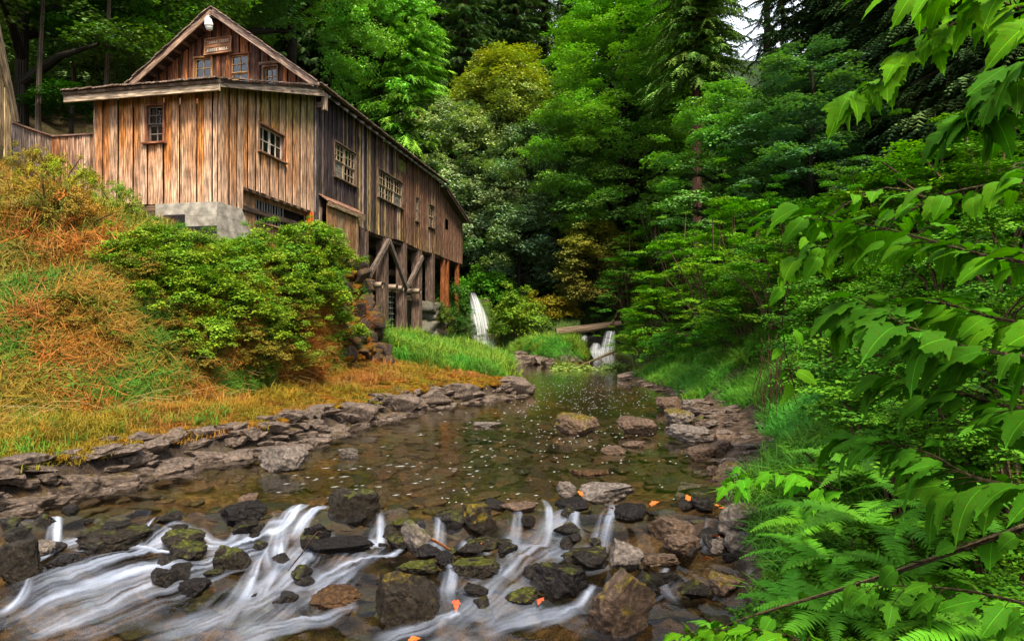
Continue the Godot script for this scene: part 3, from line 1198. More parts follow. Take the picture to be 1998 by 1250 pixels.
	var spots := [[1130, 760, 120, 36, 640, 1.0], [1120, 830, 150, 60, 260, 1.6], [1000, 850, 180, 60, 70, 3.0], [760, 920, 140, 40, 46, 6.0], [920, 940, 120, 40, 40, 3.5], [620, 950, 90, 25, 14, 6.0], [890, 985, 35, 22, 18, 1.5], [1300, 900, 120, 40, 20, 1.5]]
	for s in spots:
		for k in int(s[4] * 0.75):
			var px: float = s[0] + rng.randfn(0, 1) * s[2] * 0.6
			var py: float = s[1] + rng.randfn(0, 1) * s[3] * 0.7
			if py < 722 or py > 1000:
				continue
			var p := water_hit(px, py)
			if river(p.x, -p.z) > -0.15:
				continue
			var l := rnd(0.006, 0.014) * (1.0 if s[5] < 2.0 else 0.8) * clampf(-p.z / 9.0, 0.7, 1.6)
			var along: float = l * s[5] * rnd(0.5, 1.4)
			var dir := Vector3(-0.93, 0, 0.36).rotated(Vector3.UP, rnd(-0.25, 0.25))
			var side := Vector3(-dir.z, 0, dir.x) * l * 0.7
			p.y = 0.006
			mb.quad(p - dir * along, p + side, p + dir * along, p - side, Color(0.85, 0.85, 0.80))
	var fl := put("foam_flecks", mb.mesh(), M.paint)
	fl.set_meta("kind", "stuff")
	tag(fl, "white flecks and dashes of foam drifting over the dark pool", "foam")

# ------------------------------------------------------------------ the mill
const WOOD_LIFT := 2.3

func lift(c: Color) -> Color:
	return Color(c.r * WOOD_LIFT, c.g * WOOD_LIFT, c.b * WOOD_LIFT)

func plank(frame: Transform3D, x0: float, x1: float, y0: float, y1l: float, y1r: float, z: float, thick: float, shade: Callable, y0r := -999.0) -> ArrayMesh:
	# one upright board, front corners eased, its colour changing along its length
	var mb := MB.new()
	var b := 0.012
	var ring := [Vector2(x0, z - thick), Vector2(x0, z - b), Vector2(x0 + b, z), Vector2(x1 - b, z), Vector2(x1, z - b), Vector2(x1, z - thick)]
	var segs := 5
	var off := Vector2(rng.randf(), rng.randf())
	if y0r < -900.0:
		y0r = y0
	var run := 0.0
	for k in 5:
		var p: Vector2 = ring[k]
		var q: Vector2 = ring[k + 1]
		var w := p.distance_to(q)
		var pf := (p.x - x0) / maxf(x1 - x0, 0.001)
		var qf := (q.x - x0) / maxf(x1 - x0, 0.001)
		var pl := lerpf(y0, y0r, pf)
		var ql := lerpf(y0, y0r, qf)
		var pt := lerpf(y1l, y1r, pf)
		var qt := lerpf(y1l, y1r, qf)
		for s in segs:
			var f0 := float(s) / segs
			var f1 := float(s + 1) / segs
			var a := frame * Vector3(p.x, lerpf(pl, pt, f0), p.y)
			var bb := frame * Vector3(q.x, lerpf(ql, qt, f0), q.y)
			var d := frame * Vector3(q.x, lerpf(ql, qt, f1), q.y)
			var e := frame * Vector3(p.x, lerpf(pl, pt, f1), p.y)
			var c0: Color = shade.call(lerpf(pl, pt, f0))
			var c1: Color = shade.call(lerpf(pl, pt, f1))
			var u0 := off + Vector2(run, lerpf(pl, pt, f0))
			var u1 := off + Vector2(run + w, lerpf(pl, pt, f0))
			var u2 := off + Vector2(run + w, lerpf(pl, pt, f1))
			var u3 := off + Vector2(run, lerpf(pl, pt, f1))
			mb.tri3(a, bb, d, c0, c0, c1, u0, u1, u2)
			mb.tri3(a, d, e, c0, c1, c1, u0, u2, u3)
		run += w
	var cb: Color = shade.call(y0)
	mb.quad(frame * Vector3(x0, y0, z - thick), frame * Vector3(x1, y0r, z - thick), frame * Vector3(x1, y0r, z - b), frame * Vector3(x0, y0, z - b), cb)
	mb.quad(frame * Vector3(x0, y1l, z - b), frame * Vector3(x1, y1r, z - b), frame * Vector3(x1, y1r, z - thick), frame * Vector3(x0, y1l, z - thick), cb)
	return mb.mesh()

func board_wall(parent: Node3D, called: String, frame: Transform3D, s0: float, s1: float, bottom: Callable, top: Callable, holes: Array, wmin: float, wmax: float, tones: Callable, proud := 0.028, gap := 0.008, mat: Material = null) -> void:
	# upright boards, every other one standing proud, cut round the openings
	var edges := PackedFloat32Array([s0])
	var x := s0
	while x < s1 - wmin * 0.6:
		x += rnd(wmin, wmax)
		if x > s1 - wmin * 0.6:
			x = s1
		edges.append(x)
	for h: Rect2 in holes:
		for e in [h.position.x, h.end.x]:
			var best := -1
			for i in range(1, edges.size() - 1):
				if best < 0 or absf(edges[i] - e) < absf(edges[best] - e):
					best = i
			if best > 0 and absf(edges[best] - e) < wmin * 0.5:
				edges[best] = e
			elif e > s0 and e < s1:
				edges.append(e)
				edges.sort()
	for i in edges.size() - 1:
		var a := edges[i] + gap * 0.5
		var b := edges[i + 1] - gap * 0.5
		if b - a < 0.03:
			continue
		var mid := (a + b) * 0.5
		var z := (proud if i % 2 == 0 else 0.0) + rnd(-0.004, 0.004)
		var cuts: Array = []
		for h: Rect2 in holes:
			if mid > h.position.x and mid < h.end.x:
				cuts.append(Vector2(h.position.y, h.end.y))
		cuts.sort_custom(func(p, q): return p.x < q.x)
		var low: float = bottom.call(mid) + rnd(-0.012, 0.012)
		var lo := low
		for cut: Vector2 in cuts:
			if cut.x > lo + 0.03:
				var shade: Callable = tones.call(rng.randf(), rng.randf(), mid)
				put(called, plank(frame, a, b, lo, cut.x, cut.x, z, 0.03, shade), M.wood if mat == null else mat, parent)
			lo = maxf(lo, cut.y)
		var tl: float = top.call(a)
		var tr: float = top.call(b)
		if minf(tl, tr) > lo + 0.03:
			var shade: Callable = tones.call(rng.randf(), rng.randf(), mid)
			put(called, plank(frame, a, b, lo, tl, tr, z, 0.03, shade), M.wood if mat == null else mat, parent)

func window(parent: Node3D, frame: Transform3D, r: Rect2, sashes: Array, bar: Color, casing: Color, sill := true) -> void:
	# sashes: [[x from, x to, y from, y to (shares of r), columns, rows, blank], ...]
	var mb := MB.new()
	var cw := 0.06
	var z := 0.045
	var t := func(x: float, y: float, zz: float) -> Transform3D: return frame * Transform3D(Basis(), Vector3(x, y, zz))
	mb.box(t.call(r.position.x - cw / 2.0, r.get_center().y, z - 0.05), Vector3(cw, r.size.y, 0.14), casing, 0.008)
	mb.box(t.call(r.end.x + cw / 2.0, r.get_center().y, z - 0.05), Vector3(cw, r.size.y, 0.14), casing, 0.008)
	mb.box(t.call(r.get_center().x, r.end.y + cw / 2.0, z - 0.047), Vector3(r.size.x + 2.0 * cw, cw, 0.15), casing, 0.008)
	var o := put("window", mb.mesh(), M.wood, parent)
	if sill:
		var sl := MB.new()
		sl.box(t.call(r.get_center().x, r.position.y - 0.03, z - 0.02), Vector3(r.size.x + 0.22, 0.06, 0.2), casing * 1.2, 0.01)
		put("sill", sl.mesh(), M.wood, o)
	for s in sashes:
		var x0: float = lerpf(r.position.x, r.end.x, s[0])
		var x1: float = lerpf(r.position.x, r.end.x, s[1])
		var y0: float = lerpf(r.position.y, r.end.y, s[2])
		var y1: float = lerpf(r.position.y, r.end.y, s[3])
		var zz: float = -0.04 if s[2] > 0.3 else -0.075
		var fr := MB.new()
		var fw := 0.045
		fr.box(t.call(x0 + fw / 2, (y0 + y1) / 2, zz), Vector3(fw, y1 - y0, 0.035), bar, 0.004)
		fr.box(t.call(x1 - fw / 2, (y0 + y1) / 2, zz), Vector3(fw, y1 - y0, 0.035), bar, 0.004)
		fr.box(t.call((x0 + x1) / 2, y0 + fw / 2, zz + 0.001), Vector3(x1 - x0 - 0.004, fw, 0.036), bar, 0.004)
		fr.box(t.call((x0 + x1) / 2, y1 - fw / 2, zz + 0.001), Vector3(x1 - x0 - 0.004, fw, 0.036), bar, 0.004)
		put("sash", fr.mesh(), M.wood, o)
		var cols: int = s[4]
		var rows: int = s[5]
		var ix0 := x0 + fw
		var ix1 := x1 - fw
		var iy0 := y0 + fw
		var iy1 := y1 - fw
		var bars := MB.new()
		for k in range(1, cols):
			bars.box(t.call(lerpf(ix0, ix1, float(k) / cols), (iy0 + iy1) / 2, zz), Vector3(0.024, iy1 - iy0, 0.026), bar)
		for k in range(1, rows):
			bars.box(t.call((ix0 + ix1) / 2, lerpf(iy0, iy1, float(k) / rows), zz + 0.002), Vector3(ix1 - ix0, 0.024, 0.026), bar)
		if cols * rows > 1:
			put("glazing_bars", bars.mesh(), M.wood, o)
		for c in cols:
			for q in rows:
				var pn := MB.new()
				var w := (ix1 - ix0) / cols
				var h := (iy1 - iy0) / rows
				var tr: Transform3D = t.call(ix0 + w * (c + 0.5), iy0 + h * (q + 0.5), zz - 0.008)
				tr.basis = tr.basis * Basis.from_euler(Vector3(rnd(-0.03, 0.03), rnd(-0.03, 0.03), 0))
				pn.box(tr, Vector3(w - 0.012, h - 0.012, 0.004), Color(0.30, 0.28, 0.22) if s[6] else Color.WHITE)
				put("panel" if s[6] else "pane", pn.mesh(), M.wood if s[6] else M.glass, o)

func annex_tones(a: float, b: float, _x: float) -> Callable:
	var orange := Color(0.38, 0.145, 0.042)
	var tan := Color(0.34, 0.205, 0.125)
	var pale := Color(0.42, 0.28, 0.20)
	var olive := Color(0.26, 0.16, 0.055)
	var base := orange.lerp(tan, clampf(a * 1.5 - 0.25, 0.0, 1.0)).lerp(olive, 0.45 * maxf(0.0, b - 0.55))
	var k := 0.8 + 0.4 * fposmod(a * 7.0 + b * 3.0, 1.0)
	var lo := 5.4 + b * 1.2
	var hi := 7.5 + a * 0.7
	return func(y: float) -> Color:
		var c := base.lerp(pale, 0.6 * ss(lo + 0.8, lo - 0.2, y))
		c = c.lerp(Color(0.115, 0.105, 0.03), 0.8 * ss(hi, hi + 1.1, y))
		return lift(Color(c.r * k, c.g * k, c.b * k))

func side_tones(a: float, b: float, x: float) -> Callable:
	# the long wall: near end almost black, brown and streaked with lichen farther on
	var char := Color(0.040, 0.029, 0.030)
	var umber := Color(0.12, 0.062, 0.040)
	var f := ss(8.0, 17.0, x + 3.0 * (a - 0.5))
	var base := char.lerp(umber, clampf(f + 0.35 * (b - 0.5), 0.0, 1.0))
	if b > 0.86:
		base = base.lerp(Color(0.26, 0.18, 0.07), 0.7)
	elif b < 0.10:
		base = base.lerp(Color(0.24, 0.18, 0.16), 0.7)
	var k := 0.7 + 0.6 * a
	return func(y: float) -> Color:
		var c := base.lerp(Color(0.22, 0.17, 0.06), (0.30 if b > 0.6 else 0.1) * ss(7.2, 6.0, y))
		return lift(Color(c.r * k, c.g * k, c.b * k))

func gable_tones(a: float, b: float, _x: float) -> Callable:
	var base := Color(0.125, 0.043, 0.020).lerp(Color(0.085, 0.055, 0.04), b)
	if a > 0.8:
		base = Color(0.22, 0.08, 0.03)
	var k := 0.7 + 0.6 * fposmod(a * 5.0, 1.0)
	return func(_y: float) -> Color: return lift(Color(base.r * k, base.g * k, base.b * k))

func brown_tones(a: float, b: float, _x: float) -> Callable:
	var base := Color(0.20, 0.095, 0.04).lerp(Color(0.20, 0.14, 0.09), b)
	var k := 0.75 + 0.5 * a
	return func(_y: float) -> Color: return lift(Color(base.r * k, base.g * k, base.b * k))

func umber_tones(a: float, b: float, _x: float) -> Callable:
	var base := Color(0.13, 0.066, 0.042).lerp(Color(0.18, 0.11, 0.075), b * b)
	var k := 0.75 + 0.5 * a
	return func(_y: float) -> Color: return lift(Color(base.r * k, base.g * k, base.b * k))

func build_mill() -> void:
	var o := Vector3(-8.18, 0, -17.0)
	var yaw := -atan(226.0 / FOCAL)
	var mill := thing("grist_mill", "weathered plank grist mill on timber posts with steep gable and lean-to front", "mill", o, yaw)
	var front := Transform3D(Basis(), Vector3(-3.9, 0, 0))
	var side := Transform3D(Basis(Vector3(0, 0, -1), Vector3.UP, Vector3(1, 0, 0)), Vector3.ZERO)
	var gable := Transform3D(Basis(), Vector3(-7.54, 0, -5.36))
	var pitch := 0.725
	var ridge_x := -3.77
	var wall_top := 10.55
	var apex := wall_top + 3.77 * pitch

	# dark rooms behind the boards
	var rooms := MB.new()
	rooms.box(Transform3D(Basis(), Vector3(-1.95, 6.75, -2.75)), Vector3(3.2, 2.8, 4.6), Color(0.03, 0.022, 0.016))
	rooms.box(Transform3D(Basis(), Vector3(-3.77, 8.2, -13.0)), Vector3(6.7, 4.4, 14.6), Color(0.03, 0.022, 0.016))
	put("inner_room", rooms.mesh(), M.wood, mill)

	# ---- lean-to front
	var shed_top := func(z: float) -> float: return 8.36 + 0.345 * z      # underside of its roof, z metres back
	var win_front := Rect2(3.9 - 2.20, 6.95, 0.52, 1.03)
	board_wall(mill, "plank", front, 0.0, 3.9, func(_x): return 5.2, func(_x): return 8.33, [win_front], 0.21, 0.30, annex_tones, 0.042, 0.020)
	window(mill, front, win_front, [[0, 1, 0.5, 1, 2, 2, false], [0, 1, 0, 0.5, 2, 2, false]], lift(Color(0.16, 0.13, 0.11)), lift(Color(0.20, 0.08, 0.045)))
	var win_side := Rect2(1.94, 7.16, 1.38, 0.84)
	board_wall(mill, "plank", side, 0.035, 5.36, func(x): return 5.2 if x < 1.06 else 5.87, func(x): return shed_top.call(x), [win_side], 0.16, 0.27, annex_tones, 0.042, 0.020)
	window(mill, side, win_side, [[0, 0.495, 0, 1, 2, 2, false], [0.505, 1, 0, 1, 2, 2, false]], lift(Color(0.42, 0.36, 0.30)), lift(Color(0.17, 0.085, 0.05)))
	var corner := MB.new()
	corner.box(Transform3D(Basis(), Vector3(-3.93, 6.7, -0.02)), Vector3(0.10, 3.3, 0.12), lift(Color(0.30, 0.19, 0.12)), 0.01)
	put("corner_post", corner.mesh(), M.wood, mill)
	# its roof, boarded eave and sloping fascia
	var roof := MB.new()
	var slope := atan(0.345)
	var rb := Basis.from_euler(Vector3(slope, 0, 0))
	roof.box(Transform3D(rb, Vector3(-2.07, 8.50 + 0.345 * 2.5, -2.5)), Vector3(4.95, 0.07, 6.35), lift(Color(0.09, 0.06, 0.045)))
	var lean := put("lean_to_roof", roof.mesh(), M.wood, mill)
	shingle_edge(lean, Vector3(-4.54, 8.57 - 0.345 * 0.50, 0.47), Vector3(0.39, 8.57 - 0.345 * 0.50, 0.47), 34, Vector3(0, 0.0, 1))
	shingle_edge(lean, Vector3(0.40, 8.58 - 0.345 * 0.45, 0.42), Vector3(0.40, 8.58 + 0.345 * 5.5, -5.5), 26, Vector3(1, 0, 0))
	var fa := MB.new()
	fa.beam(Vector3(-4.55, 8.25, 0.42), Vector3(0.385, 8.25, 0.42), 0.05, 0.30, lift(Color(0.36, 0.27, 0.19)), 0.006)
	put("eave_fascia", fa.mesh(), M.wood, mill)
	var fb := MB.new()
	fb.beam(Vector3(0.365, 8.30 + 0.02, 0.39), Vector3(0.365, 8.30 + 0.345 * 5.45, -5.4), 0.05, 0.21, lift(Color(0.33, 0.235, 0.17)), 0.006)
	put("rake_fascia", fb.mesh(), M.wood, mill)
	var fc := MB.new()
	fc.box(Transform3D(Basis(), Vector3(0.33, 9.92, -5.52)), Vector3(0.16, 0.62, 0.18), lift(Color(0.30, 0.21, 0.15)), 0.01)
	fc.box(Transform3D(Basis(), Vector3(0.15, 9.78, -5.45)), Vector3(0.34, 0.20, 0.12), lift(Color(0.15, 0.10, 0.07)), 0.01)
	put("eave_bracket", fc.mesh(), M.wood, mill)
	# eave soffit so that the lean-to is closed at its top
	var sf := MB.new()
	sf.box(Transform3D(Basis(), Vector3(-2.0, 8.34, 0.20)), Vector3(4.8, 0.03, 0.38), lift(Color(0.10, 0.075, 0.04)))
	put("soffit", sf.mesh(), M.wood, mill)

	# ---- foundation under the corner, with the tarred patch
	var conc := Color(0.60, 0.54, 0.45)
	var fd := MB.new()
	var zc := 0.05
	# front face and the battered side face
	for k in 4:
		var y0 := 3.7 + k * 0.375
		var y1 := y0 + 0.37
		var s0 := 1.05 + 0.75 * (5.2 - y0)
		var s1 := 1.05 + 0.75 * (5.2 - y1)
		var out0 := 0.05
		var tone := conc * (0.92 + 0.05 * (k % 2))
		var p := [Vector3(-1.9, y0, zc), Vector3(out0, y0, zc), Vector3(out0, y1, zc), Vector3(-1.9, y1, zc), Vector3(out0, y0, -s0), Vector3(out0, y1, -s1)]
		fd.quad(p[0], p[1], p[2], p[3], tone, Vector2(0, y0), Vector2(1.95, y0), Vector2(1.95, y1), Vector2(0, y1))
		fd.quad(p[1], p[4], p[5], p[2], tone * 0.97, Vector2(2, y0), Vector2(2 + s0, y0), Vector2(2 + s1, y1), Vector2(2, y1))
		fd.quad(p[3], p[2], p[5], Vector3(-1.9, y1, -s1), tone, Vector2.ZERO, Vector2(1, 0), Vector2(1, 1), Vector2(0, 1))
		fd.quad(p[4], Vector3(-1.9, y0, -s0), Vector3(-1.9, y1, -s1), p[5], tone, Vector2.ZERO, Vector2(1, 0), Vector2(1, 1), Vector2(0, 1))
	var found := put("foundation", fd.mesh(), M.concrete, mill)
	var tar := MB.new()
	tar.box(Transform3D(Basis(), Vector3(-0.45, 4.22, zc + 0.012)), Vector3(0.99, 0.62, 0.016), Color(0.045, 0.043, 0.046))
	tar.box(Transform3D(Basis(), Vector3(-1.28, 4.50, zc + 0.012)), Vector3(0.66, 0.74, 0.015), Color(0.04, 0.038, 0.04))
	put("tar_patch", tar.mesh(), M.concrete, found)
	var sill_beam := MB.new()
	sill_beam.box(Transform3D(Basis(), Vector3(-2.9, 5.0, -0.10)), Vector3(2.0, 0.34, 0.2), lift(Color(0.10, 0.065, 0.04)), 0.01)
	put("sill_beam", sill_beam.mesh(), M.wood, mill)

	# ---- below the lean-to's side: plywood, a barred opening and a red post
	board_wall(mill, "lower_panel", Transform3D(side.basis, Vector3(-0.16, 0, 0)), 1.08, 5.05, func(_x): return 3.4, func(_x): return 5.9, [Rect2(2.05, 5.02, 2.95, 0.66)], 0.6, 1.1, brown_tones, 0.004, 0.006)
	for k in 11:
		var bm := MB.new()
		var s := 2.12 + k * 0.15 + rnd(-0.02, 0.02)
		bm.box(Transform3D(Basis.from_euler(Vector3(rnd(-0.03, 0.03), 0, 0)), Vector3(-0.19, 5.35, -s)), Vector3(0.022, 0.68, 0.03), Color(0.20, 0.19, 0.18))
		put("bar", bm.mesh(), M.iron, mill)
	var lsill := MB.new()
	lsill.box(Transform3D(Basis(), Vector3(-0.12, 4.99, -3.5)), Vector3(0.10, 0.06, 3.0), lift(Color(0.2, 0.12, 0.07)), 0.008)
	lsill.box(Transform3D(Basis(), Vector3(-0.06, 5.84, -3.1)), Vector3(0.12, 0.10, 4.1), lift(Color(0.12, 0.07, 0.045)), 0.008)
	put("opening_sill", lsill.mesh(), M.wood, mill)
	var rp := MB.new()
	rp.box(Transform3D(Basis(), Vector3(-0.06, 4.9, -5.18)), Vector3(0.2, 1.9, 0.24), lift(Color(0.50, 0.10, 0.02)), 0.015)
	put("red_post", rp.mesh(), M.wood, mill)
	var cp := MB.new()
	cp.box(Transform3D(Basis(), Vector3(0.0, 6.9, -5.48)), Vector3(0.16, 7.0, 0.20), lift(Color(0.055, 0.045, 0.042)), 0.015)
	cp.box(Transform3D(Basis(), Vector3(0.05, 4.8, -5.66)), Vector3(0.15, 2.6, 0.16), lift(Color(0.16, 0.11, 0.08)), 0.015)
	put("corner_timber", cp.mesh(), M.wood, mill)

	# ---- main gable
	var gtop := func(x: float) -> float: return apex - absf(x - 3.77) * pitch - 0.02
	var g1 := Rect2(7.54 - 4.88, 10.75, 0.70, 1.08)
	var g2 := Rect2(7.54 - 3.36, 10.70, 0.73, 1.13)
	var g3 := Rect2(7.54 - 2.00, 10.62, 0.53, 0.66)
	board_wall(mill, "gable_board", gable, 0.0, 7.54, func(_x): return 8.2, gtop, [g1, g2, g3], 0.15, 0.26, gable_tones, 0.04, 0.018)
	var ochre := lift(Color(0.34, 0.20, 0.09))
	var case_red := lift(Color(0.16, 0.06, 0.03))
	window(mill, gable, g1, [[0, 1, 0.32, 1, 2, 2, false], [0, 1, 0, 0.34, 2, 1, false]], ochre, lift(Color(0.3, 0.15, 0.06)))
	window(mill, gable, g2, [[0, 1, 0.42, 1, 2, 2, false], [0, 1, 0, 0.43, 2, 2, false]], ochre, case_red)
	window(mill, gable, g3, [[0, 1, 0, 1, 2, 2, false]], ochre, lift(Color(0.17, 0.10, 0.065)))
	var lt := MB.new()
	lt.box(gable * Transform3D(Basis.from_euler(Vector3(0, 0, 0.02)), Vector3(7.54 - 1.72, 11.42, 0.06)), Vector3(0.9, 0.10, 0.06), lift(Color(0.20, 0.12, 0.075)), 0.006)
	put("window_head", lt.mesh(), M.wood, mill)
	# left wall and far wall of the main house
	var lw := MB.new()
	lw.box(Transform3D(Basis(), Vector3(-7.50, 8.2, -13.03)), Vector3(0.06, 4.7, 15.3), lift(Color(0.08, 0.055, 0.04)))
	lw.box(Transform3D(Basis(), Vector3(-3.77, 8.2, -20.66)), Vector3(7.4, 4.7, 0.06), lift(Color(0.08, 0.055, 0.04)))
	lw.tri(Vector3(0, 10.5, -20.68), Vector3(-7.54, 10.5, -20.68), Vector3(-3.77, apex - 0.05, -20.68), lift(Color(0.08, 0.055, 0.04)))
	lw.box(Transform3D(Basis(), Vector3(-3.86, 6.7, -2.7)), Vector3(0.05, 3.2, 5.3), lift(Color(0.2, 0.13, 0.08)))
	put("far_walls", lw.mesh(), M.wood, mill)
	var fl := MB.new()
	fl.box(Transform3D(Basis(), Vector3(-3.77, 5.86, -13.1)), Vector3(7.4, 0.16, 15.2), lift(Color(0.05, 0.035, 0.026)))
	fl.box(Transform3D(Basis(), Vector3(-1.95, 5.30, -2.7)), Vector3(3.7, 0.16, 5.2), lift(Color(0.05, 0.035, 0.026)))
	put("floor_deck", fl.mesh(), M.wood, mill)
	# roof: two slopes with shingle butts at the edges, barge boards, purlins and rafter tails
	var rf := MB.new()
	var ov := 0.45
	var zmid := (-4.80 - 21.0) / 2.0
	var zlen := 21.0 - 4.80
	for sgn in [1.0, -1.0]:
		var e := Vector3(ridge_x + sgn * (3.77 + ov), apex - (3.77 + ov) * pitch + 0.10, zmid)
		var r := Vector3(ridge_x, apex + 0.10, zmid)
		var d := (e - r)
		var basis := Basis(Vector3(0, 0, -1) * sgn, Vector3(0, 0, 0), Vector3(0, 0, 0))
		var dn := d.normalized()
		var up := dn.cross(Vector3(0, 0, 1) * -sgn).normalized()
		if up.y < 0:
			up = -up
		basis = Basis(dn, up, dn.cross(up).normalized())
		rf.box(Transform3D(basis, (e + r) / 2.0), Vector3(d.length(), 0.06, zlen), lift(Color(0.075, 0.052, 0.04)))
	var main_roof := put("roof", rf.mesh(), M.wood, mill)
	var zr := -4.80
	var ap := Vector3(ridge_x, apex + 0.13, zr)
	var er := Vector3(ridge_x + 3.77 + ov, apex - (3.77 + ov) * pitch + 0.13, zr)
	var el := Vector3(ridge_x - 3.77 - ov, er.y, zr)
	shingle_edge(main_roof, ap, er, 26, Vector3(0, 0, 1))
	shingle_edge(main_roof, ap, el, 26, Vector3(0, 0, 1))
	shingle_edge(main_roof, er + Vector3(0.02, -0.01, -0.05), er + Vector3(0.02, -0.01, -16.1), 90, Vector3(1, -0.7, 0))
	for q in [[ap, er, Color(0.24, 0.165, 0.125)], [ap, el, Color(0.25, 0.16, 0.11)]]:
		var bm := MB.new()
		var dn := Vector3(0, -0.15, 0.0)
		var a: Vector3 = q[0]
		var b: Vector3 = q[1]
		bm.beam(a + dn, b + dn, 0.05, 0.22, lift(q[2]), 0.006)
		put("barge_board", bm.mesh(), M.wood, mill)
	for k in 11:
		var pm := MB.new()
		var f := 0.06 + k * 0.085
		for sgn in [-1.0, 1.0]:
			var p := Vector3(ridge_x + sgn * 4.2 * f, apex - 4.2 * f * pitch + 0.0, -5.08)
			pm.box(Transform3D(Basis(Vector3(1, -pitch * sgn, 0).normalized(), Vector3(pitch * sgn, 1, 0).normalized(), Vector3(0, 0, 1)), p), Vector3(0.12, 0.07, 0.5), lift(Color(0.15, 0.09, 0.06)), 0.006)
		put("purlin_end", pm.mesh(), M.wood, mill)
	for k in 21:
		var tm := MB.new()
		var z := -5.75 - k * 0.735
		tm.box(Transform3D(Basis(Vector3(1, -pitch, 0).normalized(), Vector3(pitch, 1, 0).normalized(), Vector3(0, 0, 1)), Vector3(0.20, wall_top - 0.23, z)), Vector3(0.55, 0.10, 0.07), lift(Color(0.33, 0.29, 0.26)), 0.006)
		put("rafter_tail", tm.mesh(), M.wood, mill)

	# ---- the long wall over the water
	var wall := Transform3D(side.basis, Vector3(0.02, 0, 0))
	var w1 := Rect2(6.85, 7.55, 1.88, 1.34)
	var w2 := Rect2(11.1, 7.62, 3.05, 1.26)
	var w3 := Rect2(16.08, 7.36, 0.45, 1.25)
	var w4 := Rect2(18.3, 7.40, 0.98, 1.25)
	var hatch := Rect2(13.7, 9.5, 1.15, 0.62)
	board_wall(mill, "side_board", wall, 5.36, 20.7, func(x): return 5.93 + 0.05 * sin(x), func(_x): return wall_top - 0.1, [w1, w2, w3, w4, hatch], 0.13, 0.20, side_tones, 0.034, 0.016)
	var bar := lift(Color(0.30, 0.23, 0.15))
	var cas := lift(Color(0.11, 0.075, 0.055))
	window(mill, wall, w1, [[0.0, 0.48, 0.5, 1, 3, 3, false], [0.0, 0.48, 0, 0.5, 1, 1, true], [0.52, 1, 0.5, 1, 3, 2, false], [0.52, 1, 0, 0.5, 3, 2, false]], bar, cas)
	window(mill, wall, w2, [[0.0, 0.32, 0.5, 1, 3, 2, false], [0.0, 0.32, 0, 0.5, 3, 2, false], [0.34, 0.66, 0.5, 1, 3, 2, false], [0.34, 0.66, 0, 0.5, 3, 2, false], [0.68, 1, 0.5, 1, 3, 2, false], [0.68, 1, 0, 0.5, 1, 1, true]], bar, cas)
	window(mill, wall, w3, [[0, 1, 0.5, 1, 2, 2, false], [0, 1, 0, 0.5, 2, 2, false]], bar, cas)
	window(mill, wall, w4, [[0, 1, 0.5, 1, 2, 3, false], [0, 1, 0, 0.5, 2, 3, false]], bar, cas)
	var hm := MB.new()
	hm.box(wall * Transform3D(Basis(), Vector3(14.27, 9.81, -0.06)), Vector3(1.14, 0.62, 0.03), lift(Color(0.16, 0.17, 0.04)))
	put("hatch", hm.mesh(), M.wood, mill)
	# pent roof over a boarded bay
	var pent := MB.new()
	for k in 3:
		pent.box(Transform3D(Basis.from_euler(Vector3(0, 0, -0.6)), Vector3(0.18 + 0.12 * k - 0.08, 6.56 - 0.085 * k, -7.25)), Vector3(0.19, 0.03, 3.3), lift(Color(0.20, 0.105, 0.07)), 0.004)
	pent.box(Transform3D(Basis(), Vector3(0.40, 6.24, -7.25)), Vector3(0.04, 0.16, 3.2), lift(Color(0.19, 0.13, 0.08)), 0.004)
	put("pent_roof", pent.mesh(), M.wood, mill)
	board_wall(mill, "bay_board", Transform3D(side.basis, Vector3(0.30, 0, 0)), 5.75, 8.45, func(_x): return 3.6, func(_x): return 6.28, [], 0.22, 0.42, brown_tones, 0.015, 0.01)
	var bay := MB.new()
	bay.box(Transform3D(Basis(), Vector3(0.13, 5.0, -8.44)), Vector3(0.3, 2.6, 0.05), lift(Color(0.10, 0.06, 0.04)))
	put("bay_end", bay.mesh(), M.wood, mill)

	# ---- lower rear room with its falling roof
	var ext_top := func(x: float) -> float: return 9.95 - (x - 20.7) * 0.225
	var exw := Transform3D(side.basis, Vector3(0.0, 0, 0))
	board_wall(mill, "rear_board", exw, 20.72, 25.8, func(_x): return 5.93, ext_top, [Rect2(21.6, 7.75, 0.75, 0.68)], 0.22, 0.34, umber_tones, 0.02, 0.01)
	var ex := MB.new()
	ex.box(Transform3D(Basis.from_euler(Vector3(-atan(0.225), 0, 0)), Vector3(-2.8, 9.5, -23.35)), Vector3(6.6, 0.10, 5.6), lift(Color(0.075, 0.055, 0.045)))
	ex.beam(Vector3(0.42, 10.0, -20.75), Vector3(0.42, 8.75, -26.2), 0.05, 0.20, lift(Color(0.15, 0.10, 0.08)), 0.006)
	ex.box(Transform3D(Basis(), Vector3(-2.9, 7.3, -25.78)), Vector3(5.7, 3.0, 0.06), lift(Color(0.12, 0.07, 0.05)))
	ex.box(Transform3D(Basis(), Vector3(-2.9, 5.88, -23.25)), Vector3(5.6, 0.12, 5.0), lift(Color(0.05, 0.035, 0.026)))
	put("rear_roof", ex.mesh(), M.wood, mill)
	var dk := MB.new()
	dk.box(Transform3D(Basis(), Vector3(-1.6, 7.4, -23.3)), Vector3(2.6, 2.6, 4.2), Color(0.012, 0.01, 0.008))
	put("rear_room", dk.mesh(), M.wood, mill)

	# ---- posts, braces and beams under the long wall
	var old := Color(0.10, 0.066, 0.050)
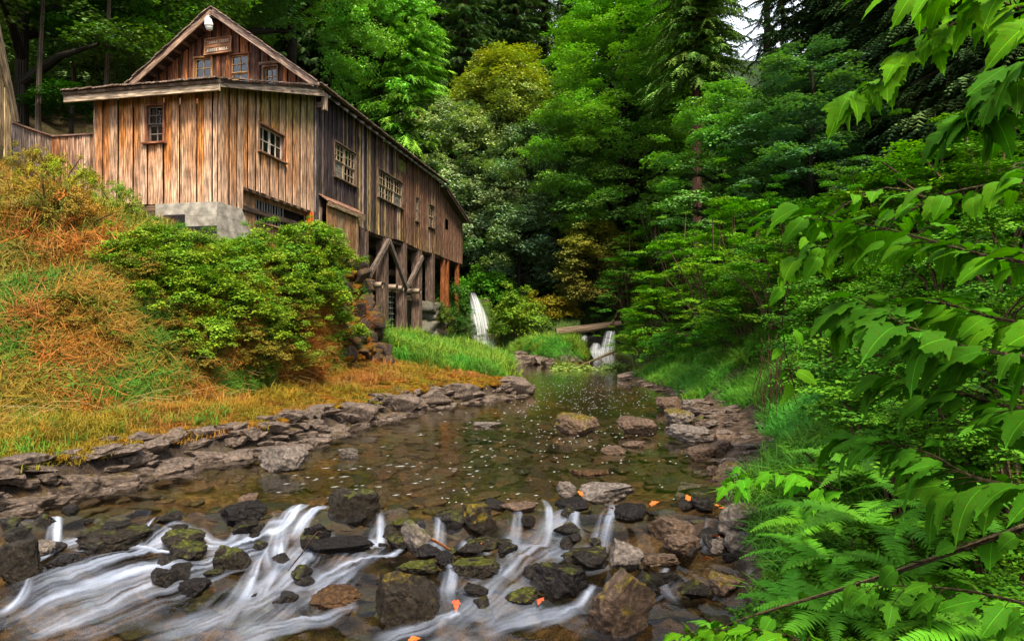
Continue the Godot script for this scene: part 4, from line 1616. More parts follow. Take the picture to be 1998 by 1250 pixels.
	for p in [[9.45, 2.2, 5.95, 0.42, old * 0.8], [9.95, 2.2, 5.95, 0.34, old], [12.15, 1.3, 5.95, 0.50, old], [14.66, 1.0, 5.95, 0.46, old * 1.1], [16.97, 0.7, 5.95, 0.54, old * 1.25], [19.28, 2.9, 5.95, 0.48, old]]:
		var bm := MB.new()
		bm.box(Transform3D(Basis(), Vector3(-0.20, (p[1] + p[2]) / 2.0, -p[0])), Vector3(0.46, p[2] - p[1], p[3]), lift(p[4]), 0.03)
		put("post", bm.mesh(), M.wood, mill)
	for p in [21.67, 22.5, 24.9]:
		var bm := MB.new()
		bm.box(Transform3D(Basis(), Vector3(-0.15, 4.2, -p)), Vector3(0.26, 3.5, 0.26), lift(Color(0.19, 0.062, 0.022)), 0.02)
		put("orange_post", bm.mesh(), M.wood, mill)
	for b in [[12.15, 5.75, 9.9, 3.9], [12.2, 5.75, 14.6, 3.65], [17.0, 5.5, 14.7, 3.75]]:
		var bm := MB.new()
		bm.beam(Vector3(0.12, b[1], -b[0]), Vector3(0.12, b[3], -b[2]), 0.16, 0.24, lift(Color(0.12, 0.09, 0.072)), 0.015)
		put("brace", bm.mesh(), M.wood, mill)
	for b in [[9.6, 12.2, 3.75, -0.6], [12.0, 14.9, 3.55, -0.5], [14.6, 17.3, 3.2, -0.4], [14.8, 19.4, 4.5, -0.9], [9.4, 19.5, 5.7, -1.2]]:
		var bm := MB.new()
		bm.box(Transform3D(Basis(), Vector3(b[3], b[2], -(b[0] + b[1]) / 2.0)), Vector3(0.26, 0.28, b[1] - b[0]), lift(Color(0.13, 0.09, 0.065)), 0.03)
		put("floor_beam", bm.mesh(), M.wood, mill)
	for k in 5:
		var lg := MB.new()
		var s: float = [9.2, 11.3, 12.9, 13.6, 16.2][k]
		lg.tube(PackedVector3Array([Vector3(-2.2, 3.62, -s), Vector3(0.25, 3.60, -s - rnd(-0.2, 0.2))]), PackedFloat32Array([0.15, 0.14]), 9, Color(0.5, 0.38, 0.28))
		lg.tri(Vector3.ZERO, Vector3.ZERO, Vector3.ZERO, Color.WHITE)
		var e := Vector3(0.25, 3.60, -s)
		for j in 8:
			var a0 := TAU * j / 8
			var a1 := TAU * (j + 1) / 8
			lg.tri(e, e + Vector3(0.01, cos(a0) * 0.14, sin(a0) * 0.14), e + Vector3(0.01, cos(a1) * 0.14, sin(a1) * 0.14), Color(0.85, 0.7, 0.5))
		put("joist_log", lg.mesh(), M.wood, mill)
	# boarding and the dark wall set back behind the posts
	var back := Transform3D(side.basis, Vector3(-0.75, 0, 0))
	board_wall(mill, "skirting_board", back, 8.5, 14.3, func(_x): return 3.75, func(x): return 5.1 if x < 12.4 else 5.0, [], 0.35, 0.7, brown_tones, 0.01, 0.012)
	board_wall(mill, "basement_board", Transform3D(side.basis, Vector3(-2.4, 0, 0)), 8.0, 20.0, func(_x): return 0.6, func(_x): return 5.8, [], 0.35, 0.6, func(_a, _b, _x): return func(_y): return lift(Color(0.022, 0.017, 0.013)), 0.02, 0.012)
	# the rack: dark upright slats and eight cross bars
	var rack := MB.new()
	for k in 7:
		rack.box(Transform3D(Basis(), Vector3(-0.5, 2.45, -12.62 - k * 0.26)), Vector3(0.03, 2.3, 0.10), Color(0.05, 0.055, 0.05))
	var rk := put("water_rack", rack.mesh(), M.iron, mill)
	for k in 8:
		var cb := MB.new()
		cb.box(Transform3D(Basis(), Vector3(-0.46, 1.5 + k * 0.28, -13.4)), Vector3(0.04, 0.035, 1.75), Color(0.16, 0.17, 0.15))
		put("rack_bar", cb.mesh(), M.iron, rk)
	var wh := MB.new()
	wh.box(Transform3D(Basis(), Vector3(-1.2, 2.2, -18.0)), Vector3(0.5, 3.2, 1.1), Color(0.10, 0.09, 0.07))
	put("stone_footing", wh.mesh(), M.stone, mill)

	# ---- stone pier at the back, in four courses
	var pier := thing("stone_pier", "mossy grey stone pier under the mill's rear posts beside the waterfall", "stone pier", mill.transform * Vector3(-0.2, 0.4, -20.6), yaw)
	for k in 5:
		for j in 3:
			var sm := rock_mesh(900 + k * 3 + j, 1.0, Color(0.26, 0.24, 0.19), Color(0.14, 0.17, 0.03), 0.35, 2)
			var st := put("stone", sm, M.stone, pier)
			st.position = Vector3(-0.35 + rnd(-0.06, 0.06), 0.2 + k * 0.55, 1.3 - j * 0.95 - 0.3 * (k % 2))
			st.scale = Vector3(1.5, 0.85, 1.35)

	# ---- name board under the peak, and the lamp
	var sg := thing("name_board", "brown wooden name board with cream lettering hung below the gable peak", "sign", mill.transform * Vector3(-3.83, 12.2, -5.36 + 0.10), yaw)
	sg.rotation = Vector3(-0.12, yaw - 0.02, 0.03)
	var bd := MB.new()
	bd.box(Transform3D(Basis(), Vector3(0, 0, 0)), Vector3(1.08, 0.62, 0.05), lift(Color(0.22, 0.10, 0.05)), 0.01)
	put("board", bd.mesh(), M.wood, sg)
	var edge := MB.new()
	for q in [[Vector3(0, 0.31, 0.015), Vector3(1.14, 0.045, 0.07)], [Vector3(0, -0.31, 0.015), Vector3(1.14, 0.045, 0.07)], [Vector3(0.55, 0, 0.013), Vector3(0.045, 0.60, 0.066)], [Vector3(-0.55, 0, 0.013), Vector3(0.045, 0.60, 0.066)]]:
		edge.box(Transform3D(Basis(), q[0]), q[1], lift(Color(0.25, 0.13, 0.07)), 0.008)
	put("border", edge.mesh(), M.wood, sg)
	var font := SystemFont.new()
	font.font_names = PackedStringArray(["Droid Serif"])
	font.font_weight = 700
	for q in [["CEDAR CREEK", 0.155, 13, Color(0.42, 0.33, 0.24)], ["1876", 0.01, 9, Color(0.36, 0.27, 0.18)], ["GRIST MILL", -0.165, 15, Color(0.62, 0.55, 0.44)]]:
		var tm := TextMesh.new()
		tm.text = q[0]
		tm.font = font
		tm.font_size = q[2]
		tm.pixel_size = 0.0098
		tm.depth = 0.012
		var l := put("lettering", tm, plain(q[3], 0.8), sg)
		l.position = Vector3(0, q[1], 0.032)
	var lamp := thing("yard_lamp", "white bell-shaped floodlight under the mill's gable peak", "lamp", mill.transform * Vector3(-3.82, 12.72, -4.72), yaw)
	lamp.rotation.x = 0.25
	lamp.scale = Vector3.ONE * 0.8
	var shade := MB.new()
	lathe(shade, [[0.06, 0.36], [0.08, 0.30], [0.15, 0.24], [0.17, 0.10], [0.19, 0.0], [0.15, -0.08]], 16, Color(0.80, 0.78, 0.76))
	put("housing", shade.mesh(), M.paint, lamp)
	var bulb := MB.new()
	lathe(bulb, [[0.15, -0.04], [0.165, -0.10], [0.13, -0.20], [0.05, -0.25], [0.001, -0.255]], 16, Color(0.62, 0.62, 0.56))
	put("lens", bulb.mesh(), M.paint, lamp)
	var arm := MB.new()
	arm.tube(PackedVector3Array([Vector3(0, 0.35, 0), Vector3(0, 0.42, -0.1), Vector3(0, 0.40, -0.5)]), PackedFloat32Array([0.02, 0.02, 0.02]), 6, Color(0.4, 0.4, 0.4))
	put("bracket", arm.mesh(), M.iron, lamp)

func lathe(mb: MB, profile: Array, sides: int, col: Color) -> void:
	for k in profile.size() - 1:
		for j in sides:
			var a0 := TAU * j / sides
			var a1 := TAU * (j + 1) / sides
			var r0: float = profile[k][0]
			var r1: float = profile[k + 1][0]
			var y0: float = profile[k][1]
			var y1: float = profile[k + 1][1]
			mb.quad(Vector3(cos(a0) * r1, y1, -sin(a0) * r1), Vector3(cos(a1) * r1, y1, -sin(a1) * r1), Vector3(cos(a1) * r0, y0, -sin(a1) * r0), Vector3(cos(a0) * r0, y0, -sin(a0) * r0), col)

func shingle_edge(roof: Node3D, a: Vector3, b: Vector3, count: int, out: Vector3) -> void:
	# the uneven butts of the shingles along one edge of a roof
	var d := (b - a) / count
	var n := d.normalized()
	var up := Vector3.UP - n * n.y
	up = up.normalized()
	var z := n.cross(up).normalized()
	for k in count:
		var mb := MB.new()
		var p := a + d * (k + 0.5) + out.normalized() * rnd(-0.025, 0.03) + up * (0.02 + rnd(-0.008, 0.012))
		mb.box(Transform3D(Basis(n, up, z).rotated(z, rnd(0.03, 0.10)), p), Vector3(d.length() * 1.02, 0.035, 0.16), lift(Color(0.17, 0.12, 0.095) * rnd(0.7, 1.3)), 0.0)
		put("shingle", mb.mesh(), M.wood, roof)

# ------------------------------------------------------------------ plank fence and the corner of the shed at the left
func build_fence() -> void:
	var c0 := at(98, 267, 17.9)
	var c1 := at(186, 262, 17.75)
	var g0 := at(18, 239, 16.7)
	var tones_brown := func(a: float, b: float, _x: float) -> Callable:
		var base := Color(0.26, 0.11, 0.045).lerp(Color(0.33, 0.23, 0.17), a)
		var k := 0.8 + 0.4 * b
		return func(_y): return lift(Color(base.r * k, base.g * k, base.b * k))
	var tones_grey := func(a: float, b: float, _x: float) -> Callable:
		var base := Color(0.20, 0.165, 0.15).lerp(Color(0.22, 0.15, 0.11), a)
		var k := 0.7 + 0.45 * b
		return func(_y): return lift(Color(base.r * k, base.g * k, base.b * k))
	for s in [[c0, c1, tones_brown, 0.19, 0.27, "brown plank fence panel joining the mill's left corner"], [g0, c0, tones_grey, 0.30, 0.42, "silver-grey plank fence panel leading to the shed at the left edge"]]:
		var a: Vector3 = s[0]
		var b: Vector3 = s[1]
		var flat := Vector3(b.x - a.x, 0, b.z - a.z)
		var l := flat.length()
		var x := flat / l
		var z := x.cross(Vector3.UP)
		var f := thing("plank_fence", s[5], "fence", Vector3(a.x, 0, a.z), 0.0, "plank fences left of the mill")
		var frame := Transform3D(Basis(x, Vector3.UP, z), Vector3.ZERO)
		board_wall(f, "plank", frame, 0.0, l, func(_q): return 5.0, func(q): return lerpf(a.y, b.y, q / l), [], s[3], s[4], s[2], 0.02, 0.012)
		var cap := MB.new()
		cap.beam(Vector3(0, a.y + 0.02, 0), Vector3(flat.x, b.y + 0.02, flat.z), 0.12, 0.05, lift(Color(0.17, 0.10, 0.07)), 0.008)
		put("cap_rail", cap.mesh(), M.wood, f)
		var rails := MB.new()
		for y in [5.6, 6.9]:
			rails.beam(Vector3(0, y, 0) - z * 0.06, Vector3(flat.x, y, flat.z) - z * 0.06, 0.06, 0.10, lift(Color(0.14, 0.09, 0.06)))
		put("rail", rails.mesh(), M.wood, f)
	# shed corner
	var p := at(19, 237, 16.2)
	var q := at(-150, 237, 13.2)
	var flat := Vector3(q.x - p.x, 0, q.z - p.z)
	var l := flat.length()
	var x := -flat / l
	var z := x.cross(Vector3.UP)
	var sh := thing("plank_shed", "corner of a tan plank shed with sloping roof edge at the far left", "shed", Vector3(q.x, 0, q.z))
	var tones := func(a: float, b: float, _x: float) -> Callable:
		var base := Color(0.27, 0.19, 0.10).lerp(Color(0.33, 0.24, 0.13), a)
		var k := 0.85 + 0.3 * b
		return func(_y): return lift(Color(base.r * k, base.g * k, base.b * k))
	board_wall(sh, "plank", Transform3D(Basis(x, Vector3.UP, z), Vector3.ZERO), 0.0, l, func(s): return 5.9 + (l - s) * 1.2, func(s): return p.y + (l - s) * 2.6, [], 0.2, 0.28, tones, 0.02, 0.01)
	var edge := MB.new()
	edge.beam(x * (l + 0.05) + z * 0.08 + Vector3(0, p.y + 0.03, 0), z * 0.08 + Vector3(0, p.y + 0.03 + l * 2.6, 0), 0.14, 0.10, lift(Color(0.17, 0.13, 0.085)), 0.01)
	put("roof_edge", edge.mesh(), M.wood, sh)
	var post := MB.new()
	post.beam(x * (l - 0.5) + Vector3(0, 3.2, 0) - z * 0.2, x * (l - 0.5) + Vector3(0, 7.0, 0) - z * 0.2, 0.22, 0.22, lift(Color(0.09, 0.065, 0.045)), 0.02)
	put("post", post.mesh(), M.wood, sh)

# ------------------------------------------------------------------ the two falls
func falling_sheet(path: Array, widths: Array, seed_: int, alpha := 0.95, bulge := 0.12) -> ArrayMesh:
	var pts := PackedVector3Array()
	for p in path:
		pts.append(p)
	var v := PackedVector3Array()
	var c := PackedColorArray()
	var uv := PackedVector2Array()
	var idx := PackedInt32Array()
	var n := 26
	var m := 12
	for k in n + 1:
		var f := float(k) / n
		var g := f * (pts.size() - 1)
		var i := mini(int(g), pts.size() - 2)
		var h := g - i
		var p := pts[i].cubic_interpolate(pts[i + 1], pts[maxi(i - 1, 0)], pts[mini(i + 2, pts.size() - 1)], h)
		var w: float = lerpf(widths[i], widths[i + 1], h)
		for j in m + 1:
			var q := float(j) / m * 2.0 - 1.0
			var o := Vector3(q * w * 0.5, 0, bulge * (1.0 - q * q) + 0.05 * nz.get_noise_3d(q * 3.0, f * 2.0, seed_))
			v.append(p + o)
			var a := alpha * (1.0 - pow(absf(q), 2.4)) * ss(-0.05, 0.22, f) * (1.0 - 0.4 * ss(0.85, 1.0, f)) * clampf(0.85 + 0.5 * nz.get_noise_2d(q * 2.2 + seed_ * 9.0, f * 1.2), 0.3, 1.0)
			c.append(Color(1, 1, 1, a))
			uv.append(Vector2(q * w * 0.25 + seed_ * 0.37, f * 0.5))
	for k in n:
		for j in m:
			var p := k * (m + 1) + j
			idx.append_array(PackedInt32Array([p, p + m + 1, p + 1, p + 1, p + m + 1, p + m + 2]))
	return smooth_mesh(v, idx, c, uv)

func build_waterfalls() -> void:
	var f1 := put("waterfall", falling_sheet([at(921, 570, 41.4), at(928, 592, 41.0), at(936, 625, 40.7), at(941, 655, 40.6), at(944, 676, 40.5)], [0.35, 0.75, 1.25, 1.65, 1.9], 1), M.fall)
	tag(f1, "narrow white waterfall arching from the ferny ledge behind the mill", "waterfall")
	f1.set_meta("kind", "stuff")
	var f1b := put("splash", falling_sheet([at(946, 664, 40.0), at(948, 672, 39.4), at(950, 684, 38.8), at(950, 690, 38.5)], [1.0, 1.4, 1.6, 1.2], 2, 0.9), M.fall)
	tag(f1b, "white splash where the narrow fall strikes its rock", "splash")
	f1b.set_meta("kind", "stuff")
	var n := 0
	for s in [[1163, 1161, 668, 691, 0.95, "lower left fan of the low waterfall under the fallen log"], [1191, 1184, 645, 690, 1.15, "right-hand veil of the low waterfall under the fallen log"], [1140, 1136, 652, 666, 0.7, "short upper left step of the low waterfall"], [1176, 1172, 676, 690, 0.6, "small middle thread of the low waterfall"]]:
		var w: float = s[4]
		var f2 := put("waterfall", falling_sheet([at(s[0], s[2], 39.3), at(s[0], s[2] + 4, 38.9), at((s[0] + s[1]) / 2.0, (s[2] + s[3]) / 2.0, 38.6), at(s[1], s[3], 38.3)], [w * 0.5, w * 0.6, w * 0.8, w * 1.0], 5 + n, 0.62), M.fall)
		tag(f2, s[5], "waterfall")
		f2.set_meta("kind", "stuff")
		n += 1
	# the rock step that the low fall runs over
	for k in 9:
		var px := 1128.0 + k * 10.5
		var r := put("ledge_rock", rock_mesh(300 + k, 0.9, Color(0.025, 0.022, 0.02), Color(0.03, 0.04, 0.008), 0.3, 2), M.wet_stone)
		r.position = at(px, 667.0 + 13.0 * (k % 2), 39.5)
		r.scale = Vector3(1.2, 0.9 + 0.2 * (k % 3), 1.1)
		tag(r, "black wet rock in the step of the low waterfall", "rock", "rocks of the low waterfall")

# ------------------------------------------------------------------ trees and shrubs
func leaf_pad(bufs: Array, c: Vector3, r: Vector3, _count: int, size: float, col: Color, _spreadcol := 0.25, _droop := 0.0) -> void:
	# one saucer of foliage; which of the three leaf sizes follows from the leaf wanted
	var want := size / r.x
	var kind := 0 if want < 0.13 else (1 if want < 0.2 else 2)
	var b := Basis.from_euler(Vector3(rng.randf_range(-0.18, 0.18), rng.randf() * TAU, rng.randf_range(-0.18, 0.18)))
	b = Basis(b.x * r.x, b.y * r.y * 1.25, b.z * r.z)
	add_copy(bufs[kind * 5 + rng.randi() % 5], b, c, col)

func pads15() -> Array:
	var out := []
	for i in 15:
		out.append(PackedFloat32Array())
	return out

func finish_pads(bufs: Array, parent: Node, called := "crown") -> void:
	for i in 15:
		if bufs[i].size():
			scatter(called, G.pads[i / 5][i % 5], M.leaf, bufs[i], parent)

func finish(bufs: Array, meshes: Array, mat: Material, parent: Node, called := "crown") -> void:
	for i in bufs.size():
		if bufs[i].size():
			scatter(called, meshes[i], mat, bufs[i], parent)

func three() -> Array:
	return [PackedFloat32Array(), PackedFloat32Array(), PackedFloat32Array()]

func trunk_of(t: Node3D, h: float, r: float, lean: Vector2, col: Color, limbs: Array, called := "trunk") -> void:
	var mb := MB.new()
	var pts := PackedVector3Array()
	var rad := PackedFloat32Array()
	var n := 9
	for k in n + 1:
		var f := float(k) / n
		pts.append(Vector3(lean.x * f * f + 0.12 * sin(f * 7.0 + h) * r * 4.0 * f, f * h - 0.3, lean.y * f * f))
		rad.append(r * (1.0 - 0.75 * f) * (1.35 if k == 0 else 1.0))
	mb.tube(pts, rad, 9, col * 2.2, 0.05, h)
	put(called, mb.mesh(), M.bark, t)
	for l in limbs:
		var lb := MB.new()
		var a: Vector3 = l[0]
		var b: Vector3 = l[1]
		var mid := (a + b) / 2.0 + Vector3(0, 0.08 * a.distance_to(b), 0)
		lb.tube(PackedVector3Array([a, mid, b]), PackedFloat32Array([l[2], float(l[2]) * 0.7, float(l[2]) * 0.3]), 6, col * 2.0, 0.05, a.y)
		put("limb", lb.mesh(), M.bark, t)

func broadleaf(called: String, label: String, px: float, d: float, h: float, rx: float, low: float, col: Color, pads: int, per: int, size: float, opts := {}) -> void:
	# low: height of the lowest leaves; pads are spread over an egg-shaped crown
	col = Color(col.r * 5.6, col.g * 2.95, col.b * 4.4)
	var x := (px - 999.0) * d / FOCAL
	var base: float = opts.get("base", ground_y(x, d))
	var t := thing(called, label, opts.get("category", "tree"), Vector3(x, base, -d), 0.0, opts.get("group", ""))
	var bufs := pads15()
	var limbs: Array = []
	var col2: Color = opts.get("col2", col)
	var flat: float = opts.get("flat", 0.42)
	var pr: float = opts.get("pad", 0.36) * rx * 0.80
	pads = int(pads * 2.0)
	var lean: Vector2 = opts.get("lean", Vector2.ZERO)
	for i in pads:
		var f := (i + rng.randf()) / pads
		var y := lerpf(low, h, f)
		var prof := sqrt(maxf(0.03, 1.0 - pow(absf(f - 0.38) / 0.63, 2.2)))
		var a := rng.randf() * TAU
		var rr := rx * prof * sqrt(rng.randf_range(0.15, 1.0))
		var p := Vector3(cos(a) * rr + lean.x * f, y, sin(a) * rr * 0.8 + lean.y * f)
		var k := pr * rng.randf_range(0.65, 1.25) * (0.6 + 0.4 * prof)
		var tone := col.lerp(col2, clampf(f * 1.6 - 0.5 + rng.randf_range(-0.25, 0.25), 0.0, 1.0))
		tone = vary(tone, 0.22)
		leaf_pad(bufs, p, Vector3(k, k * flat, k), per, size * 0.25, tone)
		if i % 8 == 0 and f < 0.85:
			limbs.append([Vector3(lean.x * f * f, y - 0.25 * rr - 0.4, lean.y * f * f), p - Vector3(0, k * 0.15, 0), 0.012 * h * (1.1 - f)])
	trunk_of(t, h * 0.93, opts.get("girth", h * 0.018), lean, opts.get("bark", Color(0.045, 0.038, 0.028)), limbs)
	finish_pads(bufs, t)

func conifer(called: String, label: String, px: float, d: float, h: float, rx: float, low: float, col: Color, whorls: int, opts := {}) -> void:
	col = Color(col.r * 4.0, col.g * 2.7, col.b * 2.6)
	var x := (px - 999.0) * d / FOCAL
	var base: float = opts.get("base", ground_y(x, d))
	var t := thing(called, label, "tree", Vector3(x, base, -d), 0.0, opts.get("group", ""))
	var bufs := three()
	var limbs: Array = []
	whorls = int(whorls * 1.5)
	for w in whorls:
		var f := (w + rng.randf() * 0.6) / whorls
		var y := lerpf(low, h, f)
		var l := rx * pow(1.0 - f, 0.75) * rng.randf_range(0.75, 1.1) + 0.3
		var arms := 6 + int(rng.randf() * 3)
		for k in arms:
			var a := TAU * (k + rng.randf() * 0.8) / arms + w
			var dir := Vector3(cos(a), -0.12 - 0.25 * (1.0 - f) + rng.randf_range(-0.1, 0.15), sin(a)).normalized()
			var tone := vary(col, 0.28)
			if k == 0 and w % 3 == 0:
				limbs.append([Vector3(0, y, 0), Vector3(0, y, 0) + dir * l * 0.9, 0.05 + 0.05 * (1.0 - f)])
			var sidev := dir.cross(Vector3.UP).normalized()
			var up := sidev.cross(dir)
			var wide := maxf(l * 0.8, 1.1)
			add_copy(bufs[rng.randi() % 3], Basis(sidev * -wide, up * wide, dir * l), Vector3(0, y, 0), tone)
	trunk_of(t, h, opts.get("girth", h * 0.012), Vector2.ZERO, opts.get("bark", Color(0.07, 0.05, 0.035)), limbs)
	finish(bufs, G.boughs, M.needle, t)

func shrub(called: String, label: String, p: Vector3, r: Vector3, pads: int, per: int, size: float, col: Color, opts := {}) -> Node3D:
	var t := thing(called, label, opts.get("category", "shrub"), p, 0.0, opts.get("group", ""))
	var bufs := pads15()
	pads = int(pads * 1.5)
	var col2: Color = opts.get("col2", col)
	var st := MB.new()
	for i in pads:
		var a := rng.randf() * TAU
		var u := rng.randf()
		var q := sqrt(maxf(0.05, 1.0 - u * u * 0.9)) * sqrt(rng.randf())
		var c := Vector3(cos(a) * q * r.x, u * r.y, sin(a) * q * r.z)
		var k: float = opts.get("pad", 0.34) * 0.85 * (r.x + r.z) * 0.5 * rng.randf_range(0.7, 1.2)
		if i % 4 == 0:
			c *= rng.randf_range(1.1, 1.4)
			k *= 0.55
		leaf_pad(bufs, c, Vector3(k, k * opts.get("flat", 0.5), k), per, size * 0.085, vary(col.lerp(col2, rng.randf()), 0.2), 0.25, 0.1)
		if i % 3 == 0:
			st.tube(PackedVector3Array([Vector3(c.x * 0.15, -0.15, c.z * 0.15), Vector3(c.x * 0.5, c.y * 0.6, c.z * 0.5), c]), PackedFloat32Array([0.018, 0.012, 0.006]) if r.y < 2.5 else PackedFloat32Array([0.05, 0.03, 0.012]), 5, opts.get("stem", Color(0.16, 0.10, 0.06)) * 2.0)
	put("stems", st.mesh(), M.bark, t)
	finish_pads(bufs, t, "foliage")
	return t

func build_trees() -> void:
	var bg := "dark conifers standing far back in the forest"
	# far rows that close the valley
	var far := [[20, 40, 30], [130, 46, 33], [240, 42, 30], [330, 50, 36], [560, 54, 36], [640, 54, 38], [740, 60, 40], [830, 62, 38], [890, 66, 33], [968, 74, 34], [1035, 68, 40], [1110, 62, 37], [1190, 56, 38], [1270, 52, 38], [1385, 60, 28], [1455, 70, 12], [1505, 60, 14], [1625, 50, 36], [1680, 44, 34], [1770, 40, 32], [1860, 36, 30], [1960, 34, 28], [2060, 30, 26], [-80, 36, 30], [1150, 80, 46], [1330, 76, 38], [700, 74, 46], [900, 88, 46], [1005, 90, 47], [930, 60, 37], [1010, 64, 40], [870, 56, 34], [905, 53, 40], [955, 57, 42], [1005, 57, 42], [1060, 58, 42], [850, 54, 40], [1240, 90, 48], [1640, 70, 40], [2120, 38, 34], [450, 62, 42]]
	for f in far:
		conifer("conifer_tree", "tall dark conifer standing far back in the shadowed forest", f[0], f[1], f[2], 5.0, 3.0, Color(0.026, 0.066, 0.022), 34, {"group": bg, "size": 1.5})
	# left: behind the fence and the gable
	broadleaf("bigleaf_maple_tree", "dark green maple behind the plank fence at the left edge", 40, 24, 17, 4.2, 5.5, Color(0.022, 0.075, 0.014), 60, 60, 0.75, {"pad": 0.34})
	broadleaf("bigleaf_maple_tree", "maple with layered sunlit boughs between fence and gable peak", 215, 29, 21, 5.2, 7.0, Color(0.030, 0.105, 0.018), 85, 65, 0.8, {"pad": 0.32})
	broadleaf("bigleaf_maple_tree", "maple whose crown spreads over the mill's gable peak", 430, 36, 26, 5.5, 12.0, Color(0.026, 0.095, 0.018), 70, 65, 0.9)
	broadleaf("bigleaf_maple_tree", "bright green maple leaning over the roof right of the gable peak", 565, 41, 25, 4.6, 12.0, Color(0.045, 0.17, 0.022), 75, 70, 0.75, {"pad": 0.34})
	for q in [[70, 23, 15], [200, 24.5, 17], [485 - 350, 26, 15]]:
		var t := thing("slender_tree", ["thin pale-barked trunk behind the fence, nearest the left edge", "pale-barked trunk rising behind the corner where the two fence panels meet", "leaning pale trunk in the dark wood behind the brown fence panel"][[70, 200, 135].find(q[0])], "tree", Vector3((q[0] - 999.0) * q[1] / FOCAL, 5.0, -q[1]), 0.0, "slender trunks behind the fence")
		trunk_of(t, q[2], 0.13, Vector2(0.5, 0), Color(0.11, 0.085, 0.06), [])
		var bufs := pads15()
		for i in 14:
			leaf_pad(bufs, Vector3(rnd(-1.2, 1.2), rnd(1.5, q[2]), rnd(-1, 1)), Vector3(0.8, 0.25, 0.8), 26, 0.13, Color(0.03, 0.10, 0.012), 0.3)
		finish_pads(bufs, t)
	# undergrowth behind the fence
	for k in 8:
		var px := -20.0 + k * 40.0
		var x := (px - 999.0) * 21.5 / FOCAL
		shrub("undergrowth_shrub", "dark leafy undergrowth shrub in the shade behind the plank fence", Vector3(x, 5.2, -21.5 - rnd(0, 2)), Vector3(1.2, 2.0, 1.0), 12, 40, 1.6, Color(0.018, 0.05, 0.010), {"group": "undergrowth behind the fence", "flat": 0.6})
	# behind the roof
	conifer("ivy_draped_cedar", "tall cedar with drooping yellow-green boughs above the mill roof", 795, 49, 36, 5.0, 10.0, Color(0.055, 0.17, 0.018), 44, {"size": 1.0})
	conifer("cedar_tree", "deep green cedar rising between the gable maple and the drooping cedar", 695, 53, 38, 4.4, 9.0, Color(0.022, 0.075, 0.016), 40, {"size": 1.1})
	broadleaf("vine_hung_tree", "tree hung with bright climbing leaves just over the mill's long roof", 735, 48, 25, 4.0, 10.0, Color(0.055, 0.20, 0.024), 60, 60, 0.7, {"flat": 0.7, "pad": 0.36})
	broadleaf("bigleaf_maple_tree", "blue-green maple whose leaves hang over the far end of the mill", 880, 49, 17.0, 4.8, 5.0, Color(0.058, 0.145, 0.052), 85, 75, 0.85, {"pad": 0.34, "flat": 0.5})
	broadleaf("bigleaf_maple_tree", "pale green maple with golden top in the middle of the valley", 985, 50, 19.5, 5.4, 5.0, Color(0.060, 0.150, 0.045), 110, 75, 0.9, {"col2": Color(0.34, 0.36, 0.025), "pad": 0.34, "flat": 0.5})
	broadleaf("bigleaf_maple_tree", "leafy maple curtain hanging beside the dark hollow past the mill", 1010, 46, 13.5, 4.0, 2.0, Color(0.040, 0.115, 0.038), 70, 75, 0.8, {"pad": 0.34, "flat": 0.5, "lean": Vector2(0.8, 0)})
	broadleaf("bigleaf_maple_tree", "shaded maple behind the hollow between the two waterfalls", 1090, 52, 17, 5.4, 3.0, Color(0.036, 0.10, 0.024), 80, 70, 0.95)
	# centre right
	broadleaf("mossy_maple_tree", "tall maple with dark arching mossy limbs right of the valley's middle", 1215, 42, 23, 5.8, 6.0, Color(0.044, 0.155, 0.022), 140, 75, 0.75, {"pad": 0.28, "flat": 0.34, "col2": Color(0.19, 0.42, 0.05), "bark": Color(0.035, 0.03, 0.02)})
	broadleaf("bigleaf_maple_tree", "young maple with yellow-brown leaves above the fallen log", 1165, 40.6, 7.6, 2.7, 2.4, Color(0.040, 0.070, 0.009), 60, 75, 0.65, {"col2": Color(0.30, 0.32, 0.04), "pad": 0.36})
	broadleaf("bigleaf_maple_tree", "slim maple with light green boughs in front of the red trunk", 1405, 27, 10.5, 3.0, 3.0, Color(0.035, 0.14, 0.022), 60, 65, 0.6, {"pad": 0.30, "flat": 0.33})
	conifer("fir_tree", "fir with bare reddish trunk showing right of the valley", 1361, 33, 33, 3.0, 13.0, Color(0.035, 0.095, 0.018), 40, {"bark": Color(0.16, 0.085, 0.06), "girth": 0.30, "size": 1.0})
	conifer("fir_tree", "fir with grey trunk against the pale gap of sky", 1497, 36, 30, 1.7, 12.0, Color(0.026, 0.07, 0.020), 12, {"bark": Color(0.12, 0.10, 0.07), "girth": 0.28, "size": 0.9})
	conifer("fir_tree", "thin dark fir just right of the sky gap", 1530, 30, 20, 1.3, 9.0, Color(0.022, 0.06, 0.016), 11, {"girth": 0.14, "size": 0.8})
	conifer("fir_tree", "black-green fir with close boughs behind the overhanging maple leaves", 1640, 30, 30, 4.0, 3.5, Color(0.018, 0.048, 0.018), 44, {"size": 1.1})
	conifer("fir_tree", "dark fir standing at the right edge of the wood behind the near leaves", 1790, 25, 28, 4.2, 3.0, Color(0.018, 0.046, 0.016), 44, {"size": 1.1})
	conifer("fir_tree", "dark fir cut off by the photo's right side high on the bank", 1950, 21, 26, 4.0, 3.0, Color(0.018, 0.046, 0.014), 44, {"size": 1.0})
	conifer("fir_tree", "fir filling the wood between red trunk and mossy maple", 1295, 44, 34, 4.2, 6.0, Color(0.024, 0.065, 0.02), 44, {"size": 1.2})
	broadleaf("bigleaf_maple_tree", "maple with flat tiers of blue-green leaves in the shade of the right wood", 1585, 24, 9.0, 2.8, 2.2, Color(0.024, 0.095, 0.032), 60, 55, 0.6, {"pad": 0.30, "flat": 0.25})
